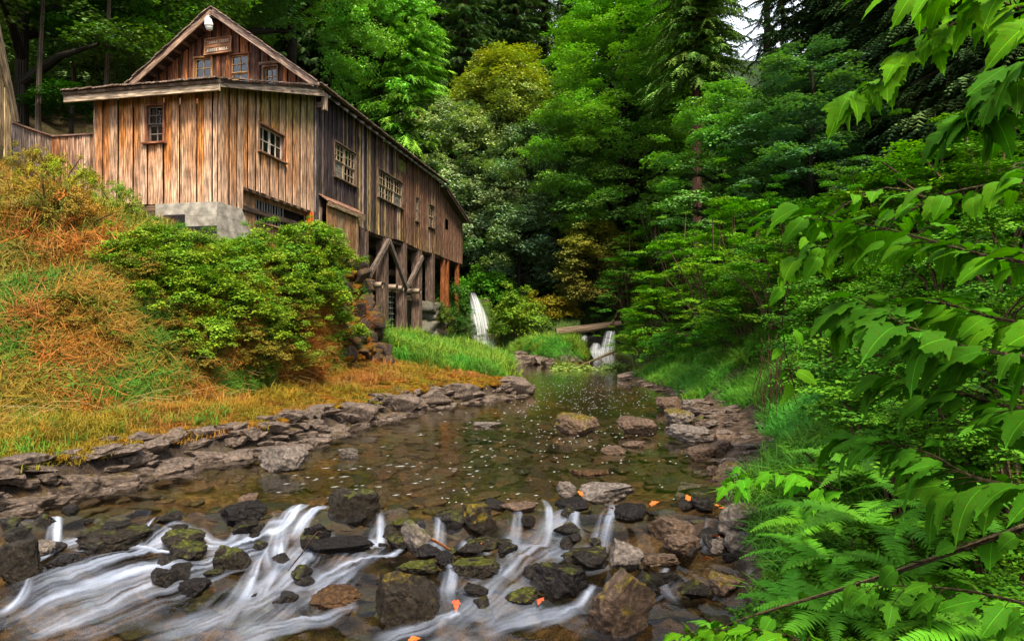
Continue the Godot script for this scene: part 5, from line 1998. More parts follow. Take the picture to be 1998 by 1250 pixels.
	broadleaf("bigleaf_maple_tree", "shaded maple with sparse tiers of leaves left of the dark firs", 1490, 27, 8.5, 2.8, 2.5, Color(0.022, 0.085, 0.024), 45, 55, 0.6, {"pad": 0.30, "flat": 0.25})
	# understory at the valley's end
	for q in [[945, 44.5, 2.6, 1.9, Color(0.11, 0.32, 0.022), "bright bramble mound above the narrow waterfall"], [1005, 39.0, 2.0, 2.3, Color(0.15, 0.26, 0.02), "yellow-green shrub on the rock between the two falls"], [1070, 41.0, 2.2, 1.4, Color(0.26, 0.22, 0.02), "golden low shrub left of the fallen log"], [1120, 46, 3.0, 2.0, Color(0.04, 0.11, 0.02), "dark green shrub behind the fallen log"], [872, 44, 1.6, 2.2, Color(0.06, 0.15, 0.03), "leafy shrub under the mill's rear corner"]]:
		var x: float = (q[0] - 999.0) * q[1] / FOCAL
		shrub("shrub", q[5], Vector3(x, maxf(ground_y(x, q[1]) - 0.3, 1.2), -q[1]), Vector3(q[2], q[3], 1.8), 32, 55, 2.6, q[4], {"flat": 0.6})

# ------------------------------------------------------------------ left bank
func build_left_bank() -> void:
	# moss and short dry grass over the terrace, tall dry grass up the slope
	var moss := three()
	var dry := three()
	var green := three()
	var bram := three()
	var n := 0
	while n < 16000:
		n += 1
		var px := rnd(-40, 1010)
		var py := lerpf(300, 960, pow(rng.randf(), 0.85))
		var p := ray_ground(px, py, 5.0, 19.5)
		var d := -p.z
		if d > 19.3 or py < 640.0 and px > 770.0:
			continue
		var x := p.x
		var q := river(x, d)
		if q < 0.25:
			continue
		var s := d - table(FOOT, x)
		var w := nz.get_noise_2d(x * 0.55 + 11.0, d * 0.55)
		var lean := (ground_normal(x, d) + Vector3(rnd(-0.2, 0.2), 0.25, rnd(-0.2, 0.2))).normalized()
		if s < 0.2:
			if q > 0.35 and rng.randf() < 0.85:
				var col := Color(0.30, 0.15, 0.02).lerp(Color(0.20, 0.16, 0.012), clampf(0.5 + w * 1.6, 0, 1)).lerp(Color(0.32, 0.13, 0.035), clampf(-w * 1.5, 0, 1))
				if px < 430.0 and q > 0.5 and rng.randf() < 0.10:
					add_copy(green[n % 3], facing(lean, rng.randf() * TAU, rnd(0.4, 0.8)), p, vary(Color(0.085, 0.18, 0.015), 0.4))
				elif q > 0.8 and rng.randf() < (0.45 if px < 430.0 else 0.14):
					add_copy(dry[n % 3], facing(lean, rng.randf() * TAU, rnd(0.35, 0.85)), p, vary(col, 0.3))
				else:
					add_copy(moss[n % 3], facing(lean, rng.randf() * TAU, rnd(0.5, 1.0)), p, vary(col, 0.3))
		elif p.y < 7.5 and (not (px > 645.0 and py > 480.0) or rng.randf() < 0.12):
			var col := Color(0.31, 0.105, 0.020).lerp(Color(0.23, 0.155, 0.02), clampf(0.5 + w * 1.5, 0, 1))
			var g := nz.get_noise_2d(x * 0.8 - 30.0, d * 0.8)
			var sz := rnd(0.45, 1.0) if rng.randf() < 0.8 else rnd(0.8, 1.2)
			var lushness := g + (0.35 if px > 240.0 and px < 460.0 and py < 520.0 else 0.0) + (0.3 if px < 70.0 and py > 620.0 else 0.0)
			if lushness > 0.10:
				add_copy(green[n % 3], facing(lean, rng.randf() * TAU, sz * 0.9), p, vary(Color(0.075, 0.17, 0.015), 0.4))
			elif rng.randf() < 0.8:
				add_copy(dry[n % 3], facing(lean, rng.randf() * TAU, sz), p, vary(col, 0.35))
			if rng.randf() < 0.5:
				var bc := Color(0.09, 0.14, 0.014).lerp(Color(0.16, 0.085, 0.014), clampf(0.5 + g * 1.5, 0, 1))
				add_copy(bram[n % 3], facing(lean, rng.randf() * TAU, rnd(0.4, 0.85)), p + Vector3(0, rnd(0.05, 0.35), 0), vary(bc, 0.35))
	for s in [["moss", moss, G.tufts, "orange and golden moss over the left bank terrace", "moss"], ["dry_grass", dry, G.long_tufts, "dry orange and straw grass on the left hillside", "grass"], ["green_grass", green, G.long_tufts, "green grass tufts among the dry stems of the left hillside", "grass"]]:
		for i in 3:
			var o := scatter(s[0], s[2][i], M.grass, s[1][i])
			tag(o, s[3], s[4], s[3])
	for i in 3:
		tag(scatter("low_weeds", G.mid_leaves[i], M.leaf, bram[i]), "small leafy weeds among the dry grass of the left hillside", "weeds", "low weeds of the left hillside")
	# straw-coloured fallen stalks at the foot of the slope
	var st := MB.new()
	for k in 260:
		var x := rnd(-6.9, -4.0)
		var d := table(FOOT, x) + rnd(-0.9, 0.8)
		if river(x, d) < 0.2:
			continue
		var p := on_ground(x, d, 0.1)
		var a := rng.randf() * TAU
		var l := rnd(0.25, 0.75)
		var e := p + Vector3(cos(a) * l, rnd(-0.12, 0.25), sin(a) * l * 0.6)
		var m := (p + e) / 2.0 + Vector3(0, 0.14 * l, 0)
		var w := Vector3(0, 0.0024, 0)
		var c := vary(Color(0.34, 0.23, 0.09), 0.35)
		st.quad(p - w, m - w, m + w, p + w, c)
		st.quad(m - w, e - w, e + w, m + w, c)
	var so := put("straw", st.mesh(), M.grass)
	so.set_meta("kind", "stuff")
	tag(so, "bent straw-coloured stalks lying at the foot of the left slope", "straw")
	# brambles over the bluff below the mill corner
	var k := 0
	var names := ["green bramble under the tarred foundation corner", "thick green bramble below the concrete foundation", "bramble rising to the barred opening under the lean-to", "bright bramble under the red post", "bramble spilling over the top of the rock bluff", "yellowing bramble at the bluff's upper right edge", "dark green bramble on the middle of the bank below the mill", "bramble with pale new leaves left of the bluff's middle", "bramble hanging down the bluff's face", "rusty bramble at the left of the bluff", "sparse bramble at the foot of the slope, left of centre", "thin leafy bramble shoots above the straw", "bramble shoots over the dry terrace", "bramble thinning out above the terrace's moss", "bramble climbing the slope left of the foundation", "small leafy bramble on the orange terrace", "bramble on the shoulder of the bluff near the stones", "leafy bramble in the hollow under the foundation", "low bramble at the bluff's base", "bramble mound in the middle of the left slope", "bramble over the bare earth left of the bluff stones", "bramble curtain in the middle of the bluff's left face", "bramble at the foot of the bluff's left face", "leafy bramble right of the orange slope", "bramble under the thick green one below the foundation", "shaded bramble low on the bank's middle", "bramble sprawling above the terrace left of centre", "thin bramble in the straw at the left", "bramble near the bluff's lower stones", "yellow-green bramble low on the left slope"]
	for q in [[300, 500, 0.8], [385, 525, 0.8], [470, 525, 0.85], [545, 510, 1.0], [610, 500, 1.0], [655, 535, 0.75], [340, 560, 0.9], [430, 560, 1.0], [520, 560, 1.0], [270, 580, 0.7], [330, 650, 0.6], [400, 680, 0.8], [470, 715, 0.8], [555, 650, 0.75], [255, 520, 0.7], [480, 760, 0.4], [630, 600, 0.7], [590, 570, 0.9], [590, 690, 0.5], [390, 610, 0.9], [600, 650, 0.9], [545, 620, 0.9], [560, 715, 0.8], [300, 610, 0.8], [450, 640, 0.9], [500, 660, 0.9], [340, 720, 0.7], [200, 700, 0.4], [645, 690, 0.8], [130, 640, 0.6]]:
		var p := ray_ground(q[0], q[1], 7.0, 18.5)
		var dry_: bool = k in [9, 10, 12, 13, 15, 18, 22, 26, 27, 29]
		var r: float = q[2]
		shrub("bramble_bush", names[k], p - Vector3(0, 0.15 * r, 0), Vector3(r * 1.0, r * 0.8, r * 0.8), 44, 40, 0.95, Color(0.115, 0.265, 0.018) if not dry_ else Color(0.12, 0.20, 0.02), {"group": "brambles covering the bluff below the mill corner", "col2": Color(0.24, 0.32, 0.02) if not dry_ else Color(0.24, 0.12, 0.02), "flat": 0.5, "pad": 0.28, "category": "bramble"})
		k += 1
	# tall weeds in front of the fence
	for q in [[60, 330, 15.8, "rusty seeding weeds in front of the grey fence planks", Color(0.30, 0.16, 0.03)], [110, 345, 15.6, "golden weeds in front of the brown fence planks", Color(0.33, 0.24, 0.02)], [165, 350, 15.6, "yellow-green weeds at the mill's left corner", Color(0.24, 0.25, 0.025)], [225, 385, 15.6, "thin yellow weeds under the front window", Color(0.22, 0.22, 0.03)], [140, 420, 14.8, "burnt orange weeds on the slope below the mill's left corner", Color(0.36, 0.14, 0.03)], [90, 430, 14.0, "brown weeds on the slope below the fence", Color(0.22, 0.14, 0.03)]]:
		var p := ray_ground(q[0], q[1] + 45.0, 9.0, 17.0)
		var t := shrub("tall_weeds", q[3], p, Vector3(0.8, 0.75, 0.5), 22, 34, 0.3, q[4], {"flat": 1.2, "pad": 0.22, "category": "weeds", "col2": Color(q[4].r * 0.8, q[4].g * 1.4, q[4].b)})
		var bufs := three()
		for i in 24:
			var g := ray_ground(q[0] + rnd(-75, 75), q[1] + rnd(10, 110), 8.0, 17.6)
			if -g.z < 17.4:
				add_copy(bufs[i % 3], facing((ground_normal(g.x, -g.z) + Vector3(rnd(-0.3, 0.3), 1.2, rnd(-0.2, 0.4))).normalized(), rng.randf() * TAU, rnd(0.8, 1.5)), g - p, vary(q[4], 0.35))
		finish(bufs, G.long_tufts, M.grass, t, "stalks")
	# bright grass under the posts and beside the fall
	var lush := three()
	n = 0
	while n < 3600:
		n += 1
		var d := rnd(18.0, 36.0)
		var x := rnd(-7.5, 3.4)
		var q := river(x, d)
		if q < 0.1 or d < 27.0 and x > 0.4 or d > 27.0 and x > -1.0 and rng.randf() < 0.5:
			continue
		var p := on_ground(x, d, -0.02)
		if p.y > 2.2 or d > 27.0 and x > 0.2 and p.y > 0.9:
			continue
		var w := nz.get_noise_2d(x * 0.5, d * 0.5 + 60.0)
		var col := Color(0.05, 0.20, 0.015).lerp(Color(0.13, 0.22, 0.02), clampf(0.45 + w * 2.0, 0, 1))
		add_copy(lush[n % 3], facing((ground_normal(x, d) + Vector3(rnd(-0.3, 0.3), 0.6, rnd(-0.1, 0.4))).normalized(), rng.randf() * TAU, rnd(0.7, 1.5) + 1.6 * maxf(0.0, w)), p, vary(col, 0.45))
	for i in 3:
		tag(scatter("lush_grass", G.long_tufts[i], M.grass, lush[i]), "lush bright grass below the mill posts and between the falls", "grass", "lush grass below the mill")
	# ferny drapery left of the narrow fall
	for q in [[885, 585, 39.5, 1.5, 2.2, Color(0.06, 0.16, 0.02), "ivy and fern drapery on the ledge beside the narrow waterfall"], [905, 630, 39.8, 1.0, 1.6, Color(0.045, 0.12, 0.02), "shaded ivy hanging just left of the narrow waterfall"], [862, 600, 37.0, 0.9, 1.6, Color(0.10, 0.15, 0.02), "mossy leaves climbing the stone pier"]]:
		var p := at(q[0], q[1], q[2])
		shrub("ledge_plants", q[6], p - Vector3(0, 1.4, 0), Vector3(q[3], q[4], 0.8), 26, 50, 1.7, q[5], {"flat": 0.9, "category": "plants"})

# ------------------------------------------------------------------ right bank
func build_right_bank() -> void:
	var lime := Color(0.11, 0.33, 0.012)
	var mid := Color(0.065, 0.22, 0.012)
	var n := 0
	var named := [
		[1262, 640, 24.0, 1.3, 1.7, lime, "bright vine maple reaching over the far end of the pool"],
		[1290, 610, 22.0, 1.7, 2.6, lime, "lime-green vine maple with layered boughs on the right shore"],
		[1330, 520, 23.0, 1.9, 4.2, lime, "tall lime-green bush behind the layered vine maple"],
		[1395, 560, 18.0, 1.7, 3.2, lime, "broad bright bush above the grassy right bank"],
		[1230, 540, 29.0, 1.8, 3.6, Color(0.055, 0.20, 0.02), "green bush rising behind the leaning branch"],
		[1290, 470, 29.0, 2.0, 5.5, mid, "tall green shrub at the edge of the wood right of the pool"],
		[1465, 560, 15.0, 1.5, 2.6, mid, "olive shrub with brown twigs on the right bank"],
		[1440, 480, 20.0, 1.9, 4.4, lime, "high bright shrub under the grey-trunked fir"],
		[1520, 520, 13.5, 1.4, 2.2, mid, "green shrub above the hanging roots"],
		[1560, 460, 16.0, 1.8, 3.2, Color(0.055, 0.22, 0.02), "rounded green shrub high on the right slope"],
		[1640, 470, 13.0, 1.6, 2.6, lime, "sunlit shrub behind the arching cane"],
		[1720, 430, 12.0, 1.6, 2.8, mid, "dense shrub behind the long dark stem"],
		[1830, 390, 11.0, 1.7, 3.0, lime, "light green shrub at the top of the near slope"],
		[1940, 360, 10.0, 1.6, 3.0, mid, "leafy shrub at the right edge above the near slope"],
	]
	for q in named:
		var x: float = (q[0] - 999.0) * q[2] / FOCAL
		var gy := ground_y(x, q[2])
		var top: float = EYE + (HORIZON - q[1]) * q[2] / FOCAL
		shrub("bank_shrub", q[6], Vector3(x, maxf(gy - 0.2, top - q[4] * 0.55), -q[2]), Vector3(q[3], q[4] * 0.85, q[3] * 0.8), int(34 + q[4] * 12), 60, 0.9 + 0.03 * q[2], q[5], {"flat": 0.24, "pad": 0.26, "col2": Color(q[5].r * 1.7, q[5].g * 1.05, q[5].b)})
	# the leafy slope between them
	while n < 62:
		n += 1
		var d := rnd(4.5, 22.0)
		var q := rnd(1.0, 7.0)
		var x := table(RIGHT_EDGE, d) + q
		if absf(x) > 0.9 * d + 1.0:
			continue
		var k := rnd(0.55, 1.0)
		var gy := ground_y(x, d)
		shrub("slope_shrub", "low leafy shrub among the undergrowth of the right bank", Vector3(x, gy - 0.1, -d), Vector3(k, k * rnd(0.7, 1.3), k), 14, 42, 0.8 + 0.02 * d, Color(0.05, 0.20, 0.018) if n % 3 else Color(0.035, 0.13, 0.02), {"flat": 0.4, "group": "undergrowth of the right bank", "col2": lime})
	# grass along the water
	var gr := three()
	n = 0
	while n < 4200:
		n += 1
		var d := rnd(2.2, 20.0)
		if rng.randf() < 0.35:
			d = rnd(2.2, 8.0)
		var q := rnd(0.35, 3.2)
		var x := table(RIGHT_EDGE, d) + q
		if d > 6.0 and d < 11.5 and 999.0 + FOCAL * x / d < 1505.0:
			continue
		var flat := 1.0 if d > 6.5 and d < 13.5 else 0.35
		if q < flat * rnd(0.85, 1.1):
			continue
		var p := on_ground(x, d, -0.02)
		var col := Color(0.045, 0.20, 0.014).lerp(Color(0.10, 0.22, 0.014), rng.randf())
		if d > 7.0 and d < 9.5:
			col = Color(0.05, 0.22, 0.018)
		add_copy(gr[n % 3], facing((ground_normal(x, d) + Vector3(rnd(-0.3, 0.2), 0.5, rnd(-0.1, 0.4))).normalized(), rng.randf() * TAU, rnd(0.45, 1.0)), p, vary(col, 0.3))
	for i in 3:
		tag(scatter("bank_grass", G.long_tufts[i], M.grass, gr[i]), "bright arching grass along the right bank above the stones", "grass", "grass of the right bank")
	# brown roots and dead twigs under the overhang
	var rt := MB.new()
	for k in 70:
		var p := at(rnd(1480, 1560), rnd(650, 760), rnd(9.0, 10.5))
		var e := p + Vector3(rnd(-0.15, 0.15), rnd(-0.7, -0.2), rnd(0, 0.3))
		rt.tube(PackedVector3Array([p, (p + e) / 2.0 + Vector3(rnd(-0.1, 0.1), 0, 0.08), e]), PackedFloat32Array([0.008, 0.006, 0.003]), 4, vary(Color(0.45, 0.24, 0.13), 0.3))
	var ro := put("hanging_roots", rt.mesh(), M.bark)
	ro.set_meta("kind", "stuff")
	tag(ro, "tangle of brown roots and dead twigs hanging from the right bank", "roots")

# ------------------------------------------------------------------ stones
func set_rock(label: String, px: float, py: float, w: float, h: float, kind: int, opts := {}) -> void:
	# px, py: middle of its foot at the water; w, h: its breadth and height in photo pixels
	var p := water_hit(px, py)
	var d := -p.z
	var wd := w * d / FOCAL
	var ht := h * d / FOCAL
	var base: Color = [Color(0.013, 0.010, 0.009), Color(0.022, 0.016, 0.010), Color(0.15, 0.12, 0.10), Color(0.105, 0.066, 0.043), Color(0.07, 0.036, 0.015)][kind]
	var wet: bool = kind < 2 or kind == 4
	var moss: float = opts.get("moss", 0.0)
	var mc: Color = opts.get("tone", Color(0.070, 0.072, 0.007))
	var seed_ := int(px * 3.0 + py)
	var m := rock_mesh(seed_, opts.get("angular", 0.6), base * 1.9, mc * 1.9, moss, 4, opts.get("tilt", 0.25))
	var o := put("rock", m, M.wet_stone if wet else M.stone)
	var sunk: float = opts.get("sunk", 0.25)
	var deep := minf(wd * rnd(0.65, 0.85), maxf(ht * 1.7, wd * 0.5))
	# part of the height seen is the top face, looked down on
	ht = maxf(ht * 0.45, ht - (EYE - p.y - ht) * (1.0 - d / (d + deep * 0.75)))
	var full := ht * (1.0 + sunk) * 1.12
	o.position = Vector3(p.x, p.y + ht * 1.05 - full * 0.5, -(d + deep * 0.35))
	o.scale = Vector3(wd * 1.05, full, deep)
	o.rotation.y = rnd(-0.25, 0.25)
	o.rotation.z = opts.get("lean", 0.0)
	tag(o, label, "rock", opts.get("group", ""))

func build_rocks() -> void:
	var gold := Color(0.14, 0.095, 0.008)
	set_rock("dark rounded boulder cut off by the photo's left edge", 18, 1140, 85, 96, 1)
	set_rock("wet grey slab leaning in the water beside the leftmost boulder", 56, 1055, 72, 46, 2, {"lean": 0.25, "moss": 0.15})
	set_rock("broad flat-topped brown boulder at the left of the weir", 212, 1042, 140, 60, 1, {"moss": 0.12})
	set_rock("round mossy rock under a film of water in the left weir", 348, 1042, 80, 52, 1, {"moss": 0.35, "angular": 0.2})
	set_rock("dark blocky rock at the weir left of the big white chute", 455, 1042, 92, 48, 0, {"angular": 0.9})
	set_rock("low black rock in white water near the left edge", 118, 1110, 80, 36, 0)
	set_rock("drowned mossy rock in the middle of the left rapid", 358, 1094, 70, 42, 1, {"moss": 0.4, "angular": 0.1})
	set_rock("green-mossed rock splitting the left white chute", 446, 1112, 70, 56, 1, {"moss": 0.4, "angular": 0.7})
	set_rock("small black rock below the green-mossed rock in the left chute", 372, 1160, 62, 36, 0)
	set_rock("large rounded grey boulder alone in the pool by the left shore", 542, 918, 92, 54, 2, {"angular": 0.35})
	set_rock("small pale pointed stone in the pool right of the grey boulder", 677, 894, 36, 24, 2, {"angular": 0.9})
	set_rock("small tan stone just above the weir left of centre", 480, 985, 38, 26, 3)
	set_rock("slanting dark slab right of the top of the white chute", 612, 1034, 54, 56, 0, {"angular": 1.0, "lean": -0.4})
	set_rock("big round-shouldered weir boulder with moss on its left side", 686, 1040, 98, 72, 1, {"moss": 0.25})
	set_rock("small angular rock behind the mossy weir rocks", 765, 1020, 44, 34, 1, {"angular": 1.0})
	set_rock("low mossy rock in the centre of the weir", 797, 1032, 70, 32, 1, {"moss": 0.45})
	set_rock("tilted grey slab with mossy left edge in the centre", 808, 1076, 68, 56, 2, {"moss": 0.2, "angular": 1.0, "lean": -0.35})
	set_rock("long wet black slab with water sheeting off its top", 653, 1090, 138, 46, 0, {"angular": 0.8})
	set_rock("golden-topped upright boulder at the pool's lip", 936, 1024, 72, 66, 1, {"moss": 0.5, "tone": gold})
	set_rock("flat reddish rock right of the golden-topped boulder", 1012, 1000, 78, 26, 3, {"angular": 0.9})
	set_rock("dark wedge of rock below the layered grey slab", 1118, 996, 68, 28, 0, {"angular": 1.0})
	set_rock("small grey stone left of the layered slab", 1106, 968, 38, 32, 2)
	set_rock("layered grey slab lying above the right end of the weir", 1188, 982, 106, 44, 2, {"angular": 1.0})
	set_rock("flat green rock with an orange leaf on it", 936, 1074, 104, 32, 1, {"moss": 0.4})
	set_rock("smooth mossy hump in the centre rapid", 928, 1126, 94, 46, 1, {"moss": 0.4, "angular": 0.3})
	set_rock("small black stone left of the smooth mossy hump", 868, 1104, 38, 32, 0)
	set_rock("mossy rock tucked behind the big square block", 812, 1118, 80, 32, 1, {"moss": 0.6})
	set_rock("big square-sided brown block in the middle foreground", 790, 1216, 138, 110, 1, {"angular": 1.0, "moss": 0.12, "tone": gold, "tilt": 0.1})
	set_rock("dark stone holding the orange twig", 836, 1090, 54, 30, 0)
	set_rock("jagged black wet rock with mossy crest right of centre", 1092, 1160, 112, 70, 0, {"angular": 1.0, "moss": 0.2})
	set_rock("small moss-covered rock with a red leaf beside it", 1020, 1180, 68, 38, 1, {"moss": 0.5, "angular": 0.2})
	set_rock("large pointed boulder with golden moss cap at lower right centre", 1218, 1238, 136, 138, 3, {"angular": 0.9, "moss": 0.35, "tone": gold, "tilt": 0.6, "lean": -0.25})
	set_rock("slender grey slab standing above the pointed boulder", 1220, 1114, 62, 58, 2, {"angular": 1.0, "lean": -0.4})
	set_rock("drowned olive rock under the right rapid", 1143, 1094, 94, 30, 1, {"moss": 0.3, "angular": 0.1, "sunk": 0.6})
	set_rock("drowned brown rock left of the square block", 644, 1182, 104, 44, 4, {"angular": 0.2, "sunk": 0.6})
	set_rock("blocky brown boulder in the weir below the orange leaves", 1316, 1026, 90, 60, 3, {"angular": 0.8})
	set_rock("dark rock with an orange leaf left of the blocky boulder", 1232, 1016, 64, 36, 0)
	set_rock("grey flat-faced block at the right shore", 1445, 1070, 58, 50, 2, {"angular": 1.0})
	set_rock("rounded brown stone in the shallow right channel", 1336, 1080, 70, 40, 3, {"angular": 0.3})
	set_rock("small pale stone with an orange leaf in the right shallows", 1400, 1064, 36, 30, 2)
	set_rock("little dark stone left of the flat-faced block's foot", 1424, 1094, 26, 20, 0)
	set_rock("flat brown slab in the right channel", 1290, 1100, 74, 28, 3, {"angular": 0.8})
	set_rock("small grey egg-shaped stone by the right shore ferns", 1471, 1130, 26, 26, 2, {"angular": 0.1})
	set_rock("olive mossy stone near the ferns at lower right", 1424, 1162, 68, 50, 3, {"moss": 0.4, "tone": gold})
	set_rock("low round stone left of the olive mossy stone", 1358, 1164, 62, 32, 1, {"angular": 0.2})
	set_rock("big slanting bank rock with mossy top under the leaf cluster", 1458, 1030, 100, 84, 2, {"angular": 0.9, "moss": 0.25, "lean": -0.3})
	set_rock("tiny white pebble by the ferns", 1468, 1152, 16, 14, 2)
	set_rock("moss-capped rock alone in the middle of the pool", 1128, 846, 84, 42, 3, {"moss": 0.45, "tone": gold, "angular": 0.3})
	set_rock("flat pale stone just breaking the pool's surface at right", 1198, 886, 50, 18, 3)
	set_rock("flat tan stone behind the pale one at the pool's right", 1238, 872, 46, 14, 3)
	set_rock("thin flat stone near the pool's middle", 950, 832, 54, 10, 2)
	set_rock("flat brown stone at the tip of the right spit", 1224, 826, 42, 16, 3)
	set_rock("dark brown stone at the front of the right spit", 1250, 847, 76, 34, 3, {"angular": 0.8})
	set_rock("moss-topped stone in the right spit", 1332, 824, 58, 28, 2, {"moss": 0.5, "tone": gold})
	set_rock("long grey-brown slab along the right spit", 1351, 862, 86, 34, 2, {"angular": 0.9})
	set_rock("brown stone at the right spit's outer edge", 1372, 896, 60, 30, 3)
	set_rock("reddish domed stone in the right spit", 1406, 890, 52, 34, 3, {"angular": 0.4})
	set_rock("flat russet stone behind the domed stone", 1434, 870, 66, 26, 3)
	set_rock("russet block against the grass of the right spit", 1492, 874, 46, 28, 3)
	set_rock("large brown mossy rock under the hanging maple leaves", 1437, 942, 78, 46, 3, {"moss": 0.25, "tone": gold})
	set_rock("small dark stone left of the large mossy rock", 1393, 928, 26, 22, 3)
	set_rock("small mossy stone behind the long slab", 1382, 830, 44, 20, 3, {"moss": 0.5})
	set_rock("grey stone with a notch at the back of the right spit", 1348, 798, 30, 20, 2)
	set_rock("mound of pinkish stone at the back of the right spit", 1310, 800, 54, 28, 3)
	set_rock("sunken brown stone in the pool below the moss-capped rock", 1152, 926, 76, 14, 4, {"angular": 0.2, "sunk": 1.2})
	# the small dark stones between the boulders of the weir and the rapids
	var small: Array = []
	for i in 8:
		small.append(rock_mesh(20 + i, 0.8, Color(0.032, 0.025, 0.019), Color(0.12, 0.12, 0.012), 0.0 if i < 4 else 0.32, 3))
	for k in 74:
		var px := rnd(-10, 1490)
		var py := rnd(985, 1180) if px > 1180.0 or k % 2 == 0 else rnd(975, 1050)
		var p := water_hit(px, py)
		var w := rnd(0.07, 0.24)
		var o := put("rapids_stone", small[rng.randi() % 8], M.wet_stone)
		o.scale = Vector3(w * rnd(0.9, 1.5), w * rnd(0.55, 0.9), w)
		o.position = p + Vector3(0, o.scale.y * rnd(-0.15, 0.25), 0)
		o.rotation = Vector3(rnd(-0.2, 0.2), rng.randf() * TAU, rnd(-0.2, 0.2))
		tag(o, "small dark wet stone between the boulders of the rapids", "rock", "small stones of the rapids")
	# ledge stones along both shores
	var ledge: Array = []
	for i in 8:
		ledge.append(rock_mesh(40 + i, 1.0, Color(0.275, 0.20, 0.155), Color(0.20, 0.12, 0.012), 0.0 if i < 5 else 0.22, 3, 0.1))
	var along := [
		["ledge_stone", LEFT_EDGE, 5.9, 15.8, 285, 1.0, "rough pinkish-grey stone in the broken ledge along the left shore", "stones of the left shore ledge"],
		["shore_stone", RIGHT_EDGE, 6.4, 20.5, 150, -1.0, "weathered brown stone heaped along the right shore", "stones of the right shore"],
	]
	for s in along:
		for k in int(s[4]):
			var d: float = lerpf(s[2], s[3], pow((k + rng.randf()) / float(s[4]), 1.35))
			var sgn: float = s[5]
			var off := (rnd(-0.38, 0.45) if d < 9.5 else rnd(-0.2, 0.28)) if sgn > 0.0 else rnd(-0.45, 1.1)
			var x: float = table(s[1], d) - sgn * off
			var o := put(s[0], ledge[rng.randi() % 8], M.stone if off > -0.05 else M.wet_stone)
			var w := rnd(0.10, 0.30) * clampf(d / 9.0, 0.75, 1.15)
			if sgn < 0.0:
				w *= 0.8
			var hgt := w * rnd(0.35, 0.7)
			o.position = Vector3(x, maxf(ground_y(x, d), water_y(d, x) - 0.06) + hgt * rnd(-0.1, 0.3), -d)
			o.scale = Vector3(w * rnd(1.0, 2.1), hgt, w * rnd(0.8, 1.2))
			o.rotation = Vector3(rnd(-0.12, 0.12), rnd(-0.6, 0.6) + (0.5 if sgn > 0.0 else 0.0), rnd(-0.12, 0.12))
			tag(o, s[6], "rock", s[7])
	# layered blocks of the near left shore
	for k in 46:
		var d := lerpf(5.95, 10.2, (k + rng.randf()) / 46.0)
		var off := rnd(-0.24, 0.26)
		var x := table(LEFT_EDGE, d) - off
		var o := put("ledge_block", ledge[rng.randi() % 8], M.stone)
		var w := rnd(0.22, 0.5)
		o.scale = Vector3(w * rnd(1.1, 1.6), rnd(0.12, 0.22), w * rnd(0.7, 1.0))
		o.position = Vector3(x, maxf(ground_y(x, d), -0.05) + o.scale.y * rnd(-0.05, 0.25), -d)
		o.rotation = Vector3(rnd(-0.08, 0.08), 0.35 + rnd(-0.35, 0.35), rnd(-0.10, 0.10))
		tag(o, "broad flat block in the layered rock ledge of the near left shore", "rock", "layered blocks of the near left shore")
	# larger ledge blocks at the point of the left bank
	for q in [[985, 772, 110, 34], [900, 785, 90, 34], [840, 795, 80, 30], [770, 808, 90, 34], [690, 828, 80, 36], [1010, 770, 40, 22]]:
		var p := water_hit(q[0], q[1])
		var d := -p.z
		var o := put("point_block", ledge[int(q[0]) % 8], M.stone)
		o.scale = Vector3(q[2] * d / FOCAL * 1.1, q[3] * d / FOCAL * 1.5, q[2] * d / FOCAL * 0.8)
		o.position = Vector3(p.x, 0.10 + o.scale.y * 0.06, -(d + o.scale.z * 0.35))
		o.rotation.y = 0.35
		tag(o, "large pale ledge block under the moss of the left bank's point", "rock", "ledge blocks of the left point")
	# far shore stones
	for k in 22:
		var px := rnd(1010, 1135)
		var py := rnd(698, 714)
		var d := FOCAL * 1.8 / (py - HORIZON)
		var o := put("far_stone", ledge[k % 8], M.wet_stone if k % 3 else M.stone)
		var w := rnd(0.4, 1.0)
		o.scale = Vector3(w * 1.3, w * 0.8, w)
		o.position = Vector3((px - 999.0) * d / FOCAL, 0.1, -d)
		o.rotation.y = rng.randf() * TAU
		tag(o, "brown boulder on the far shore between the two waterfalls", "rock", "boulders of the far shore")
	for k in 9:
		var px := 1222.0 + k * 13.0
		var d := 20.2 + 0.06 * k * k * 0.4
		var o := put("shelf_stone", ledge[(k + 3) % 8], M.stone)
		o.scale = Vector3(0.6, 0.34, 0.55)
		o.position = Vector3((px - 999.0) * d / FOCAL, 0.08, -d)
		o.rotation.y = rnd(-0.4, 0.4)
		tag(o, "pale flat stone in the shelf across the pool's far right corner", "rock", "stones of the far right shelf")
	# the bluff's broken stones
	var bl := thing("rock_bluff", "crumbling mossy basalt bluff at the mill's corner above the left bank", "rock bluff", on_ground(-4.0, 17.2))
	var cliff: Array = []
	for i in 6:
		cliff.append(rock_mesh(140 + i, 1.0, Color(0.11, 0.075, 0.055), Color(0.22, 0.11, 0.012), 0.62, 2))
	for k in 190:
		var f := rng.randf()
		var edge := lerpf(752, 690, f)
		var px := edge - 105.0 * pow(rng.randf(), 1.6) + 4.0
		var py := lerpf(705, 505, f) + rnd(-6, 6)
		var p := ray_ground(px, py, 13.0, 19.0)
		if -p.z > 18.9:
			p = at(px, py, 17.6)
		var o := put("stone", cliff[k % 6], M.stone, bl)
		var w := 0.18 + 0.42 * pow(rng.randf(), 1.5)
		o.scale = Vector3(w * 1.1, w * rnd(0.7, 1.1), w)
		o.position = p - bl.position
		o.rotation = Vector3(rnd(-0.5, 0.5), rng.randf() * TAU, rnd(-0.4, 0.4))
	# cushions of golden moss along the ledge and over the bluff
	var cush := three()
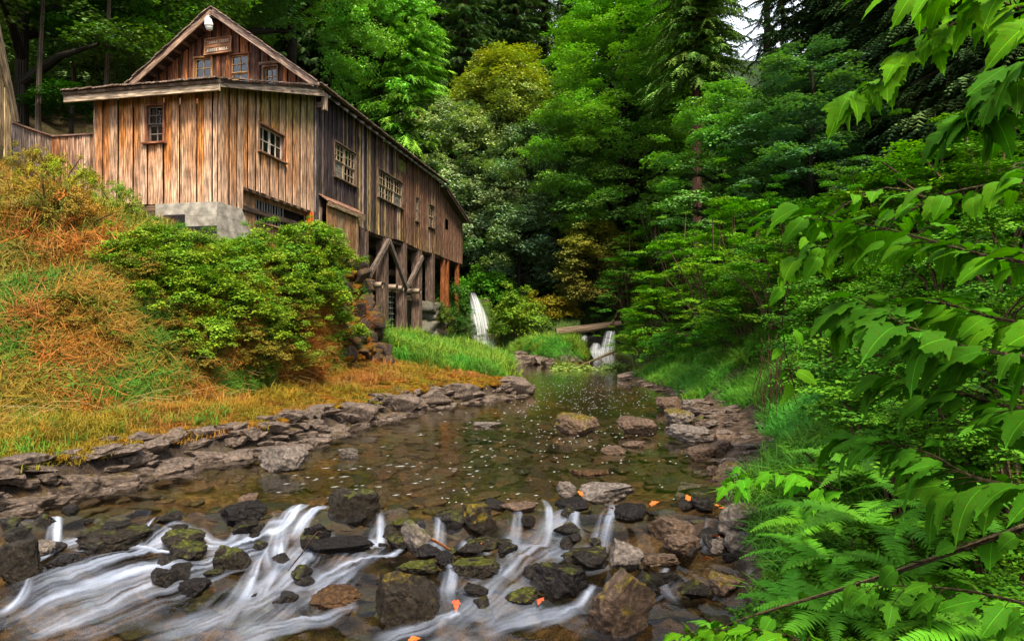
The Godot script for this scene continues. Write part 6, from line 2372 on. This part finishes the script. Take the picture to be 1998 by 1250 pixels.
	for k in 360:
		var d := rnd(6.2, 16.5)
		var q := 0.25 + (1.2 if k % 3 else 3.2) * pow(rng.randf(), 1.6)
		var x := table(LEFT_EDGE, d) - q
		if d - table(FOOT, x) > 0.3:
			continue
		var w := rnd(0.07, 0.26) * clampf(d / 10.0, 0.6, 1.3)
		var b := Basis.from_euler(Vector3(rnd(-0.1, 0.1), rng.randf() * TAU, rnd(-0.1, 0.1)))
		add_copy(cush[k % 3], Basis(b.x * w * 1.5, b.y * w * 0.5, b.z * w), on_ground(x, d, 0.0), vary(Color(0.24, 0.15, 0.008).lerp(Color(0.26, 0.10, 0.015), rng.randf()), 0.3))
	for k in 160:
		var p := ray_ground(rnd(630, 748), rnd(500, 700), 13.0, 19.0)
		if -p.z > 18.9:
			continue
		var w := rnd(0.15, 0.4)
		add_copy(cush[k % 3], Basis.from_euler(Vector3(0, rng.randf() * TAU, 0)) * Basis.from_scale(Vector3(w * 1.3, w * 0.7, w)), p + Vector3(0, 0.08, 0), vary(Color(0.28, 0.12, 0.012), 0.3))
	for i in 3:
		tag(scatter("moss_cushions", rock_mesh(80 + i, 0.1, Color(1, 1, 1), Color.WHITE, 0.0, 2), M.ground, cush[i]), "rounded golden moss cushions along the left ledge and bluff", "moss", "moss cushions")
	# the stony bed seen through the pool
	var bed := three()
	for k in 1500:
		var d := rnd(4.2, 14.0)
		var x := rnd(table(LEFT_EDGE, d) - 0.1, table(RIGHT_EDGE, d) + 0.1)
		var p := on_ground(x, d)
		if p.y > water_y(d, x) - 0.05:
			continue
		var w := rnd(0.08, 0.34)
		var b := Basis.from_euler(Vector3(rnd(-0.2, 0.2), rng.randf() * TAU, rnd(-0.2, 0.2)))
		b = Basis(b.x * w * 1.3, b.y * minf(w * 0.4, 0.09), b.z * w)
		add_copy(bed[k % 3], b, p, vary(Color(0.165, 0.090, 0.026).lerp(Color(0.080, 0.070, 0.013), rng.randf()), 0.4))
	for i in 3:
		tag(scatter("bed_stones", rock_mesh(60 + i, 0.5, Color(1, 1, 1), Color.WHITE, 0.0, 2), M.stone, bed[i]), "brown stones lying on the stream bed under the water", "stream bed stones", "stream bed stones")

# ------------------------------------------------------------------ near plants at the right
func big_branch(label: String, pts: PackedVector3Array, r0: float, leaves: int, kind: int, size: float, col: Color, spread: float, called := "leafy_branch", category := "branch") -> void:
	var o := pts[0]
	var t := thing(called, label, category, o)
	var local := PackedVector3Array()
	var rad := PackedFloat32Array()
	var n := 14
	for k in n + 1:
		var g := float(k) / n * (pts.size() - 1)
		var i := mini(int(g), pts.size() - 2)
		local.append(pts[i].cubic_interpolate(pts[i + 1], pts[maxi(i - 1, 0)], pts[mini(i + 2, pts.size() - 1)], g - i) - o)
		rad.append(r0 * (1.0 - 0.8 * k / n))
	var st := MB.new()
	st.tube(local, rad, 6, Color(0.22, 0.16, 0.08) * 1.6)
	put("stem", st.mesh(), M.bark, t)
	var tones: Array = []
	for k in 4:
		var key := "leaf%s%d" % [col.to_html(), k]
		if not M.has(key):
			var m: StandardMaterial3D = M.big_leaf.duplicate()
			var c := vary(col, 0.25)
			m.albedo_color = Color(minf(c.r * 2.6, 1), minf(c.g * 2.6, 1), minf(c.b * 2.6, 1)).linear_to_srgb()
			M[key] = m
		tones.append(M[key])
	var twigs := MB.new()
	leaves = int(leaves * 1.75)
	for k in leaves:
		var f := pow((k + rng.randf()) / leaves, 0.8)
		var g := f * n
		var i := mini(int(g), n - 1)
		var p := local[i].lerp(local[i + 1], g - i)
		var fw := (local[i + 1] - local[i]).normalized()
		var sd := fw.cross(Vector3.UP).normalized() * (1.0 if k % 2 else -1.0)
		var out := (sd * rnd(0.5, 1.2) + fw * rnd(0.1, 0.9) + Vector3(0, rnd(-0.45, 0.35), 0)).normalized()
		var q := p + out * spread * rnd(0.15, 1.0)
		twigs.tube(PackedVector3Array([p, (p + q) / 2.0 + Vector3(0, 0.01, 0), q]), PackedFloat32Array([0.0025, 0.002, 0.0015]), 4, Color(0.35, 0.30, 0.10))
		var dir := (out + Vector3(rnd(-0.4, 0.4), rnd(-0.65, 0.05), rnd(-0.4, 0.4))).normalized()
		var up := (Vector3(rnd(-0.5, 0.5), 1.0, rnd(-0.2, 0.7))).normalized()
		var sv := up.cross(dir).normalized()
		up = dir.cross(sv)
		var s := size * rnd(0.42, 0.95)
		var l := put("leaf", (G.ovate if kind == 0 else G.pointed)[rng.randi() % (7 if kind == 0 else 7)], tones[rng.randi() % 4], t)
		l.transform = Transform3D(Basis(sv * s, up * s, dir * s), q)
	put("twigs", twigs.mesh(), M.bark, t).set_meta("kind", "stuff")

func fern(label: String, p: Vector3, fronds: int, size: float, col: Color, toward := 0.0, group := "") -> void:
	var t := thing("fern", label, "fern", p, 0.0, group)
	var tones: Array = []
	for k in 3:
		var m: StandardMaterial3D = M.grass.duplicate()
		m.albedo_color = vary(col, 0.2).linear_to_srgb()
		tones.append(m)
	for k in fronds:
		var a := TAU * (k + rnd(-0.3, 0.3)) / fronds + toward
		var f := put("frond", G.ferns[k % 3], tones[k % 3], t)
		var b := Basis.from_euler(Vector3(rnd(-0.45, 0.05), a, rnd(-0.3, 0.3)), EULER_ORDER_YXZ)
		f.transform = Transform3D(b.scaled(Vector3.ONE * size * rnd(0.75, 1.15)), Vector3(rnd(-0.03, 0.03), 0, rnd(-0.03, 0.03)))

func build_foreground() -> void:
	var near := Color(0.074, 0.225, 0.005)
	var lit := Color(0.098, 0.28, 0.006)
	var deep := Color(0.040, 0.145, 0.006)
	# the maple spray hanging in from the upper right
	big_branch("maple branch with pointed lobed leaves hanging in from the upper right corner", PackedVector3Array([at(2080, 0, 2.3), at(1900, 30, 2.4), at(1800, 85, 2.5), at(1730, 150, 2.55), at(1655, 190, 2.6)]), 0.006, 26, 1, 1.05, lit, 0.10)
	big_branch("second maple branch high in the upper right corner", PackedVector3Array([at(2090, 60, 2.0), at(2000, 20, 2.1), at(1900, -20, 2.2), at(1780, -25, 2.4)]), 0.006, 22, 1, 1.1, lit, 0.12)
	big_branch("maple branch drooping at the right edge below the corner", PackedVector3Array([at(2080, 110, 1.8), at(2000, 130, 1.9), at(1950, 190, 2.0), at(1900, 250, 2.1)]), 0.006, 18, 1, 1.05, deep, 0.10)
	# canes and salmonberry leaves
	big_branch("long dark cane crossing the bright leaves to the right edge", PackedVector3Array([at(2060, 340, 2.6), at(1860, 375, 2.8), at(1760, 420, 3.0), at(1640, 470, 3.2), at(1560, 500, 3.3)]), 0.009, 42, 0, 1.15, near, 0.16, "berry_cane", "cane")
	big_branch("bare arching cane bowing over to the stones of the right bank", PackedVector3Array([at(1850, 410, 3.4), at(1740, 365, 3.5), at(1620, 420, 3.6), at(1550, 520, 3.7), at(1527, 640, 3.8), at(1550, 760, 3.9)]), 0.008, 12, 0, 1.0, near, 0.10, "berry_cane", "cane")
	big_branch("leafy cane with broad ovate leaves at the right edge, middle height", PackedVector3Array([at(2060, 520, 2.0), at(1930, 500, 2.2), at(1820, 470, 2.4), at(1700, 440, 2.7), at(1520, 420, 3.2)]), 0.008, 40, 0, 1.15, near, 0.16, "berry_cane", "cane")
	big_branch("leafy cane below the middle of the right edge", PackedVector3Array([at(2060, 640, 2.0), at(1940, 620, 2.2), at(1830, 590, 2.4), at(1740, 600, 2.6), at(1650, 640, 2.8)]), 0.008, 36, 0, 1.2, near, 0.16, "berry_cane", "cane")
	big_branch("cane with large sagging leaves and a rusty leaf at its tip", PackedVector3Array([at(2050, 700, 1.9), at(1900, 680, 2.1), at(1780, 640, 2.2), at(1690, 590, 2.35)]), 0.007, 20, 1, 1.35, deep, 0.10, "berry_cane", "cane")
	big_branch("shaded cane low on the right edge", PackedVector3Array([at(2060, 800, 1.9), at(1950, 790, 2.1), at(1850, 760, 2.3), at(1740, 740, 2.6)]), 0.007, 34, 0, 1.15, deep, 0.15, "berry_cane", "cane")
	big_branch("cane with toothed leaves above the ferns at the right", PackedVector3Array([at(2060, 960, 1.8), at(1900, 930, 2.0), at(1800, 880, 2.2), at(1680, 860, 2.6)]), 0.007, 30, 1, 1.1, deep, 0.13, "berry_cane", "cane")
	big_branch("small maple shoot reaching over the big slanting bank rock", PackedVector3Array([at(1640, 960, 3.6), at(1570, 930, 3.7), at(1500, 925, 3.8), at(1415, 940, 3.9)]), 0.006, 16, 1, 1.0, Color(0.08, 0.30, 0.01), 0.09, "maple_shoot", "shoot")
	big_branch("brown dead cane slanting across the ferns at lower right", PackedVector3Array([at(2050, 1010, 1.7), at(1900, 1060, 1.9), at(1700, 1130, 2.2), at(1480, 1195, 2.5), at(1380, 1230, 2.6)]), 0.012, 8, 0, 0.8, deep, 0.10, "dead_cane", "cane")
	big_branch("thin grey twig crossing the lower right corner", PackedVector3Array([at(2050, 1190, 1.7), at(1880, 1150, 1.9), at(1720, 1140, 2.1)]), 0.006, 10, 1, 0.9, deep, 0.10, "dead_cane", "cane")
	big_branch("leafy shoot at the bottom edge right of the pointed boulder", PackedVector3Array([at(1620, 1290, 2.1), at(1540, 1240, 2.2), at(1440, 1225, 2.4), at(1330, 1235, 2.6)]), 0.006, 20, 1, 0.9, near, 0.10, "maple_shoot", "shoot")
	# ferns, from the stones to the corner
	var fc := Color(0.066, 0.22, 0.008)
	for q in [
		[1590, 1030, 3.6, 9, 0.8, "pale green fern beside the slanting bank rock"],
		[1610, 1105, 3.2, 9, 0.8, "arching fern above the grey flat-faced block"],
		[1540, 1180, 3.0, 8, 0.65, "fern dipping towards the small grey stones"],
		[1640, 1200, 2.7, 9, 0.8, "fern behind the brown dead cane"],
		[1700, 1030, 3.0, 10, 1.0, "large fern in the middle of the right bank's foot"],
		[1780, 1130, 2.5, 9, 0.85, "shaded fern right of the dead cane"],
		[1420, 1260, 2.7, 8, 0.6, "small bright fern at the bottom edge near the pointed boulder"],
		[1850, 1000, 2.5, 9, 0.9, "fern under the toothed-leaf cane"],
		[1960, 1250, 1.9, 8, 0.75, "nearest fern in the bottom right corner"],
		[1990, 880, 2.1, 8, 0.8, "fern at the right edge with level fronds"],
		[1690, 930, 3.6, 9, 0.9, "fern at the edge of the bright grass"],
		[1860, 1230, 2.1, 8, 0.7, "fern low in the shade near the bottom right corner"],
	]:
		fern(q[5], at(q[0], q[1], q[2]), q[3], q[4] * 0.62, vary(fc, 0.15), rnd(0, 1))
	# dark leafy mass behind and below the canes
	var places := ["above the bright grass of the right bank", "under the cane with large sagging leaves", "between the shaded cane and the sagging leaves", "at the right edge beside the shaded cane", "over the grass left of the level-fronded fern", "above the large fern in the middle of the bank's foot", "below the shaded cane", "under the level-fronded fern at the right edge", "in the gap under the rusty curled leaf", "behind the large sagging leaves", "behind the broad ovate leaves at the right edge", "between the fern and the slanting bank rock", "above the middle of the brown dead cane", "over the upper end of the brown dead cane", "under the middle of the brown dead cane", "above the thin grey twig", "in the bottom right corner", "beside the fern that dips to the grey stones", "at the bottom edge left of the nearest ferns", "at the bottom edge below the thin grey twig", "above the long dark cane", "at the right edge under the drooping maple branch", "under the bend of the arching cane", "inside the bow of the arching cane"]
	var turn := 0
	for q in [[1700, 780, 4.6], [1800, 800, 3.9], [1900, 760, 3.4], [1990, 720, 3.1], [1640, 900, 4.8], [1750, 900, 3.9], [1870, 900, 3.2], [1990, 880, 2.8], [1700, 690, 5.6], [1820, 660, 4.6], [1930, 600, 4.2], [1660, 1060, 3.8], [1800, 1050, 3.2], [1940, 1050, 2.7], [1720, 1180, 2.9], [1870, 1180, 2.5], [1980, 1200, 2.2], [1580, 1180, 3.3], [1640, 1260, 2.8], [1780, 1260, 2.5], [1850, 520, 5.2], [1960, 460, 4.8], [1740, 560, 6.0], [1620, 620, 7.0]]:
		var p := at(q[0], q[1], q[2])
		var k := 0.12 * float(q[2])
		shrub("thicket_plant", "leafy thicket plant " + places[turn], p - Vector3(0, k * 0.5, 0), Vector3(k, k * 0.8, k), 20, 34, 0.50, Color(0.045, 0.155, 0.008), {"group": "thicket of the near right bank", "col2": Color(0.10, 0.25, 0.010), "flat": 0.4, "category": "plant"})
		turn += 1

# ------------------------------------------------------------------ small things
func build_small_things() -> void:
	# the fallen log over the low fall, and the leaning branch with its leaves in the pool
	var lg := thing("fallen_log", "pale fallen log lying over the low waterfall", "log", at(1112, 644, 38.9))
	var mb := MB.new()
	mb.tube(PackedVector3Array([Vector3(-0.9, -0.10, 0.3), Vector3(1.2, 0.12, 0), Vector3(3.3, 0.45, -0.5)]), PackedFloat32Array([0.26, 0.24, 0.17]), 10, Color(0.62, 0.45, 0.30), 0.06)
	put("trunk", mb.mesh(), M.bark, lg)
	var sn := MB.new()
	sn.tube(PackedVector3Array([Vector3(2.6, 0.4, 0), Vector3(2.9, 0.9, 0.1), Vector3(3.0, 1.3, 0.2)]), PackedFloat32Array([0.1, 0.06, 0.03]), 6, Color(0.5, 0.33, 0.2))
	put("snag", sn.mesh(), M.bark, lg)
	var p0 := at(1275, 650, 25.0)
	var lb := thing("leaning_branch", "long bare branch leaning from the right shore down into the pool", "branch", p0)
	mb = MB.new()
	mb.tube(PackedVector3Array([at(1275, 650, 25.0) - p0, at(1200, 685, 25.5) - p0, at(1150, 706, 25.8) - p0, at(1108, 722, 25.9) - p0]), PackedFloat32Array([0.08, 0.06, 0.045, 0.02]), 7, Color(0.55, 0.42, 0.20))
	for q in [[1195, 688, 1205, 720], [1170, 698, 1182, 722], [1150, 706, 1140, 722], [1225, 674, 1240, 715]]:
		mb.tube(PackedVector3Array([at(q[0], q[1], 25.6) - p0, at((q[0] + q[2]) / 2.0 + 4.0, (q[1] + q[3]) / 2.0, 25.4) - p0, at(q[2], q[3], 25.3) - p0]), PackedFloat32Array([0.03, 0.02, 0.01]), 5, Color(0.5, 0.38, 0.2))
	put("stem", mb.mesh(), M.bark, lb)
	var bufs := pads15()
	for k in 16:
		leaf_pad(bufs, at(rnd(1060, 1225), rnd(712, 728), rnd(24.3, 25.2)) - p0, Vector3(0.5, 0.14, 0.4), 20, 0.11, Color(0.24, 0.34, 0.07), 0.25)
	finish_pads(bufs, lb, "foliage")
	# stems of the vine maples at the water's edge
	for q in [[1262, 715, 1265, 650], [1290, 712, 1270, 650], [1310, 690, 1295, 640]]:
		var a := at(q[0], q[1], 23.0)
		var t := thing("bare_stem", "thin tan stem rising from the right shore under the vine maple", "stem", a, 0.0, "stems under the vine maple")
		mb = MB.new()
		mb.tube(PackedVector3Array([Vector3.ZERO, (at(q[2], q[3], 23.0) - a) * 0.5 + Vector3(0.08, 0, 0), at(q[2], q[3], 23.0) - a]), PackedFloat32Array([0.035, 0.028, 0.02]), 6, Color(0.5, 0.38, 0.2))
		put("stem", mb.mesh(), M.bark, t)
	# fallen leaves on the stones
	var orange := plain(Color(0.40, 0.095, 0.015), 0.6, 0.3)
	var rust := plain(Color(0.40, 0.06, 0.02), 0.6, 0.3)
	for q in [
		[1196, 992, "orange leaf caught on the dark rock at the right rapid", 0], [1270, 985, "orange leaf on the rock left of the blocky boulder", 0],
		[1398, 986, "curled orange leaf against the right bank rocks", 0], [1412, 990, "flat orange leaf beside the curled one at the bank", 0], [1345, 975, "orange leaf behind the blocky brown boulder", 0],
		[935, 1062, "pale orange leaf on the flat green rock", 0], [1057, 1165, "red leaf stuck beside the small mossy rock", 1], [1128, 958, "orange leaves wedged between the two grey slabs", 0],
		[800, 1248, "orange leaf at the bottom edge below the square block", 0], [1388, 1088, "orange leaf in the right shallows", 0], [890, 1170, "brown-orange leaf under the centre rapid", 1], [1402, 1046, "orange leaf on the small pale stone", 0]]:
		var p := water_hit(q[0], q[1] + 18.0)
		var o := put("fallen_leaf", G.pointed[int(q[0]) % 4], rust if q[3] else orange)
		o.position = at(q[0], q[1], -p.z + 0.02)
		o.rotation = Vector3(rnd(-0.9, 0.2), rng.randf() * TAU, rnd(-0.5, 0.5))
		o.scale = Vector3.ONE * 0.55
		tag(o, q[2], "fallen leaf")
	var tw := MB.new()
	var a := at(841, 1050, 5.0)
	tw.tube(PackedVector3Array([Vector3.ZERO, at(860, 1060, 5.0) - a, at(877, 1071, 5.0) - a]), PackedFloat32Array([0.012, 0.012, 0.010]), 7, Color(0.8, 0.30, 0.12))
	var t := put("orange_twig", tw.mesh(), M.bark)
	t.position = a
	tag(t, "short orange-brown twig lying on the dark centre stone", "twig")
	tw = MB.new()
	a = at(563, 1112, 4.9)
	tw.tube(PackedVector3Array([Vector3.ZERO, at(590, 1078, 4.9) - a, at(608, 1050, 4.9) - a, at(620, 1036, 5.0) - a, at(632, 1037, 5.0) - a]), PackedFloat32Array([0.003, 0.005, 0.006, 0.005, 0.003]), 6, Color(0.35, 0.22, 0.14))
	t = put("dead_twig", tw.mesh(), M.bark)
	t.position = a
	tag(t, "thin bent dead twig standing at the left end of the long wet slab", "twig")
	# a curled rusty leaf hanging among the canes
	for q in [[1690, 628, 2.35, "rusty curled leaf hanging under the large sagging leaves"], [1765, 660, 3.2, "small rusty leaf among the green of the right bank"]]:
		var o := put("withered_leaf", G.ovate[1], rust)
		o.position = at(q[0], q[1], q[2])
		o.rotation = Vector3(1.2, 0.6, 0.3)
		o.scale = Vector3.ONE * 0.38
		tag(o, q[3], "withered leaf")
	print("copies ", copies_made)
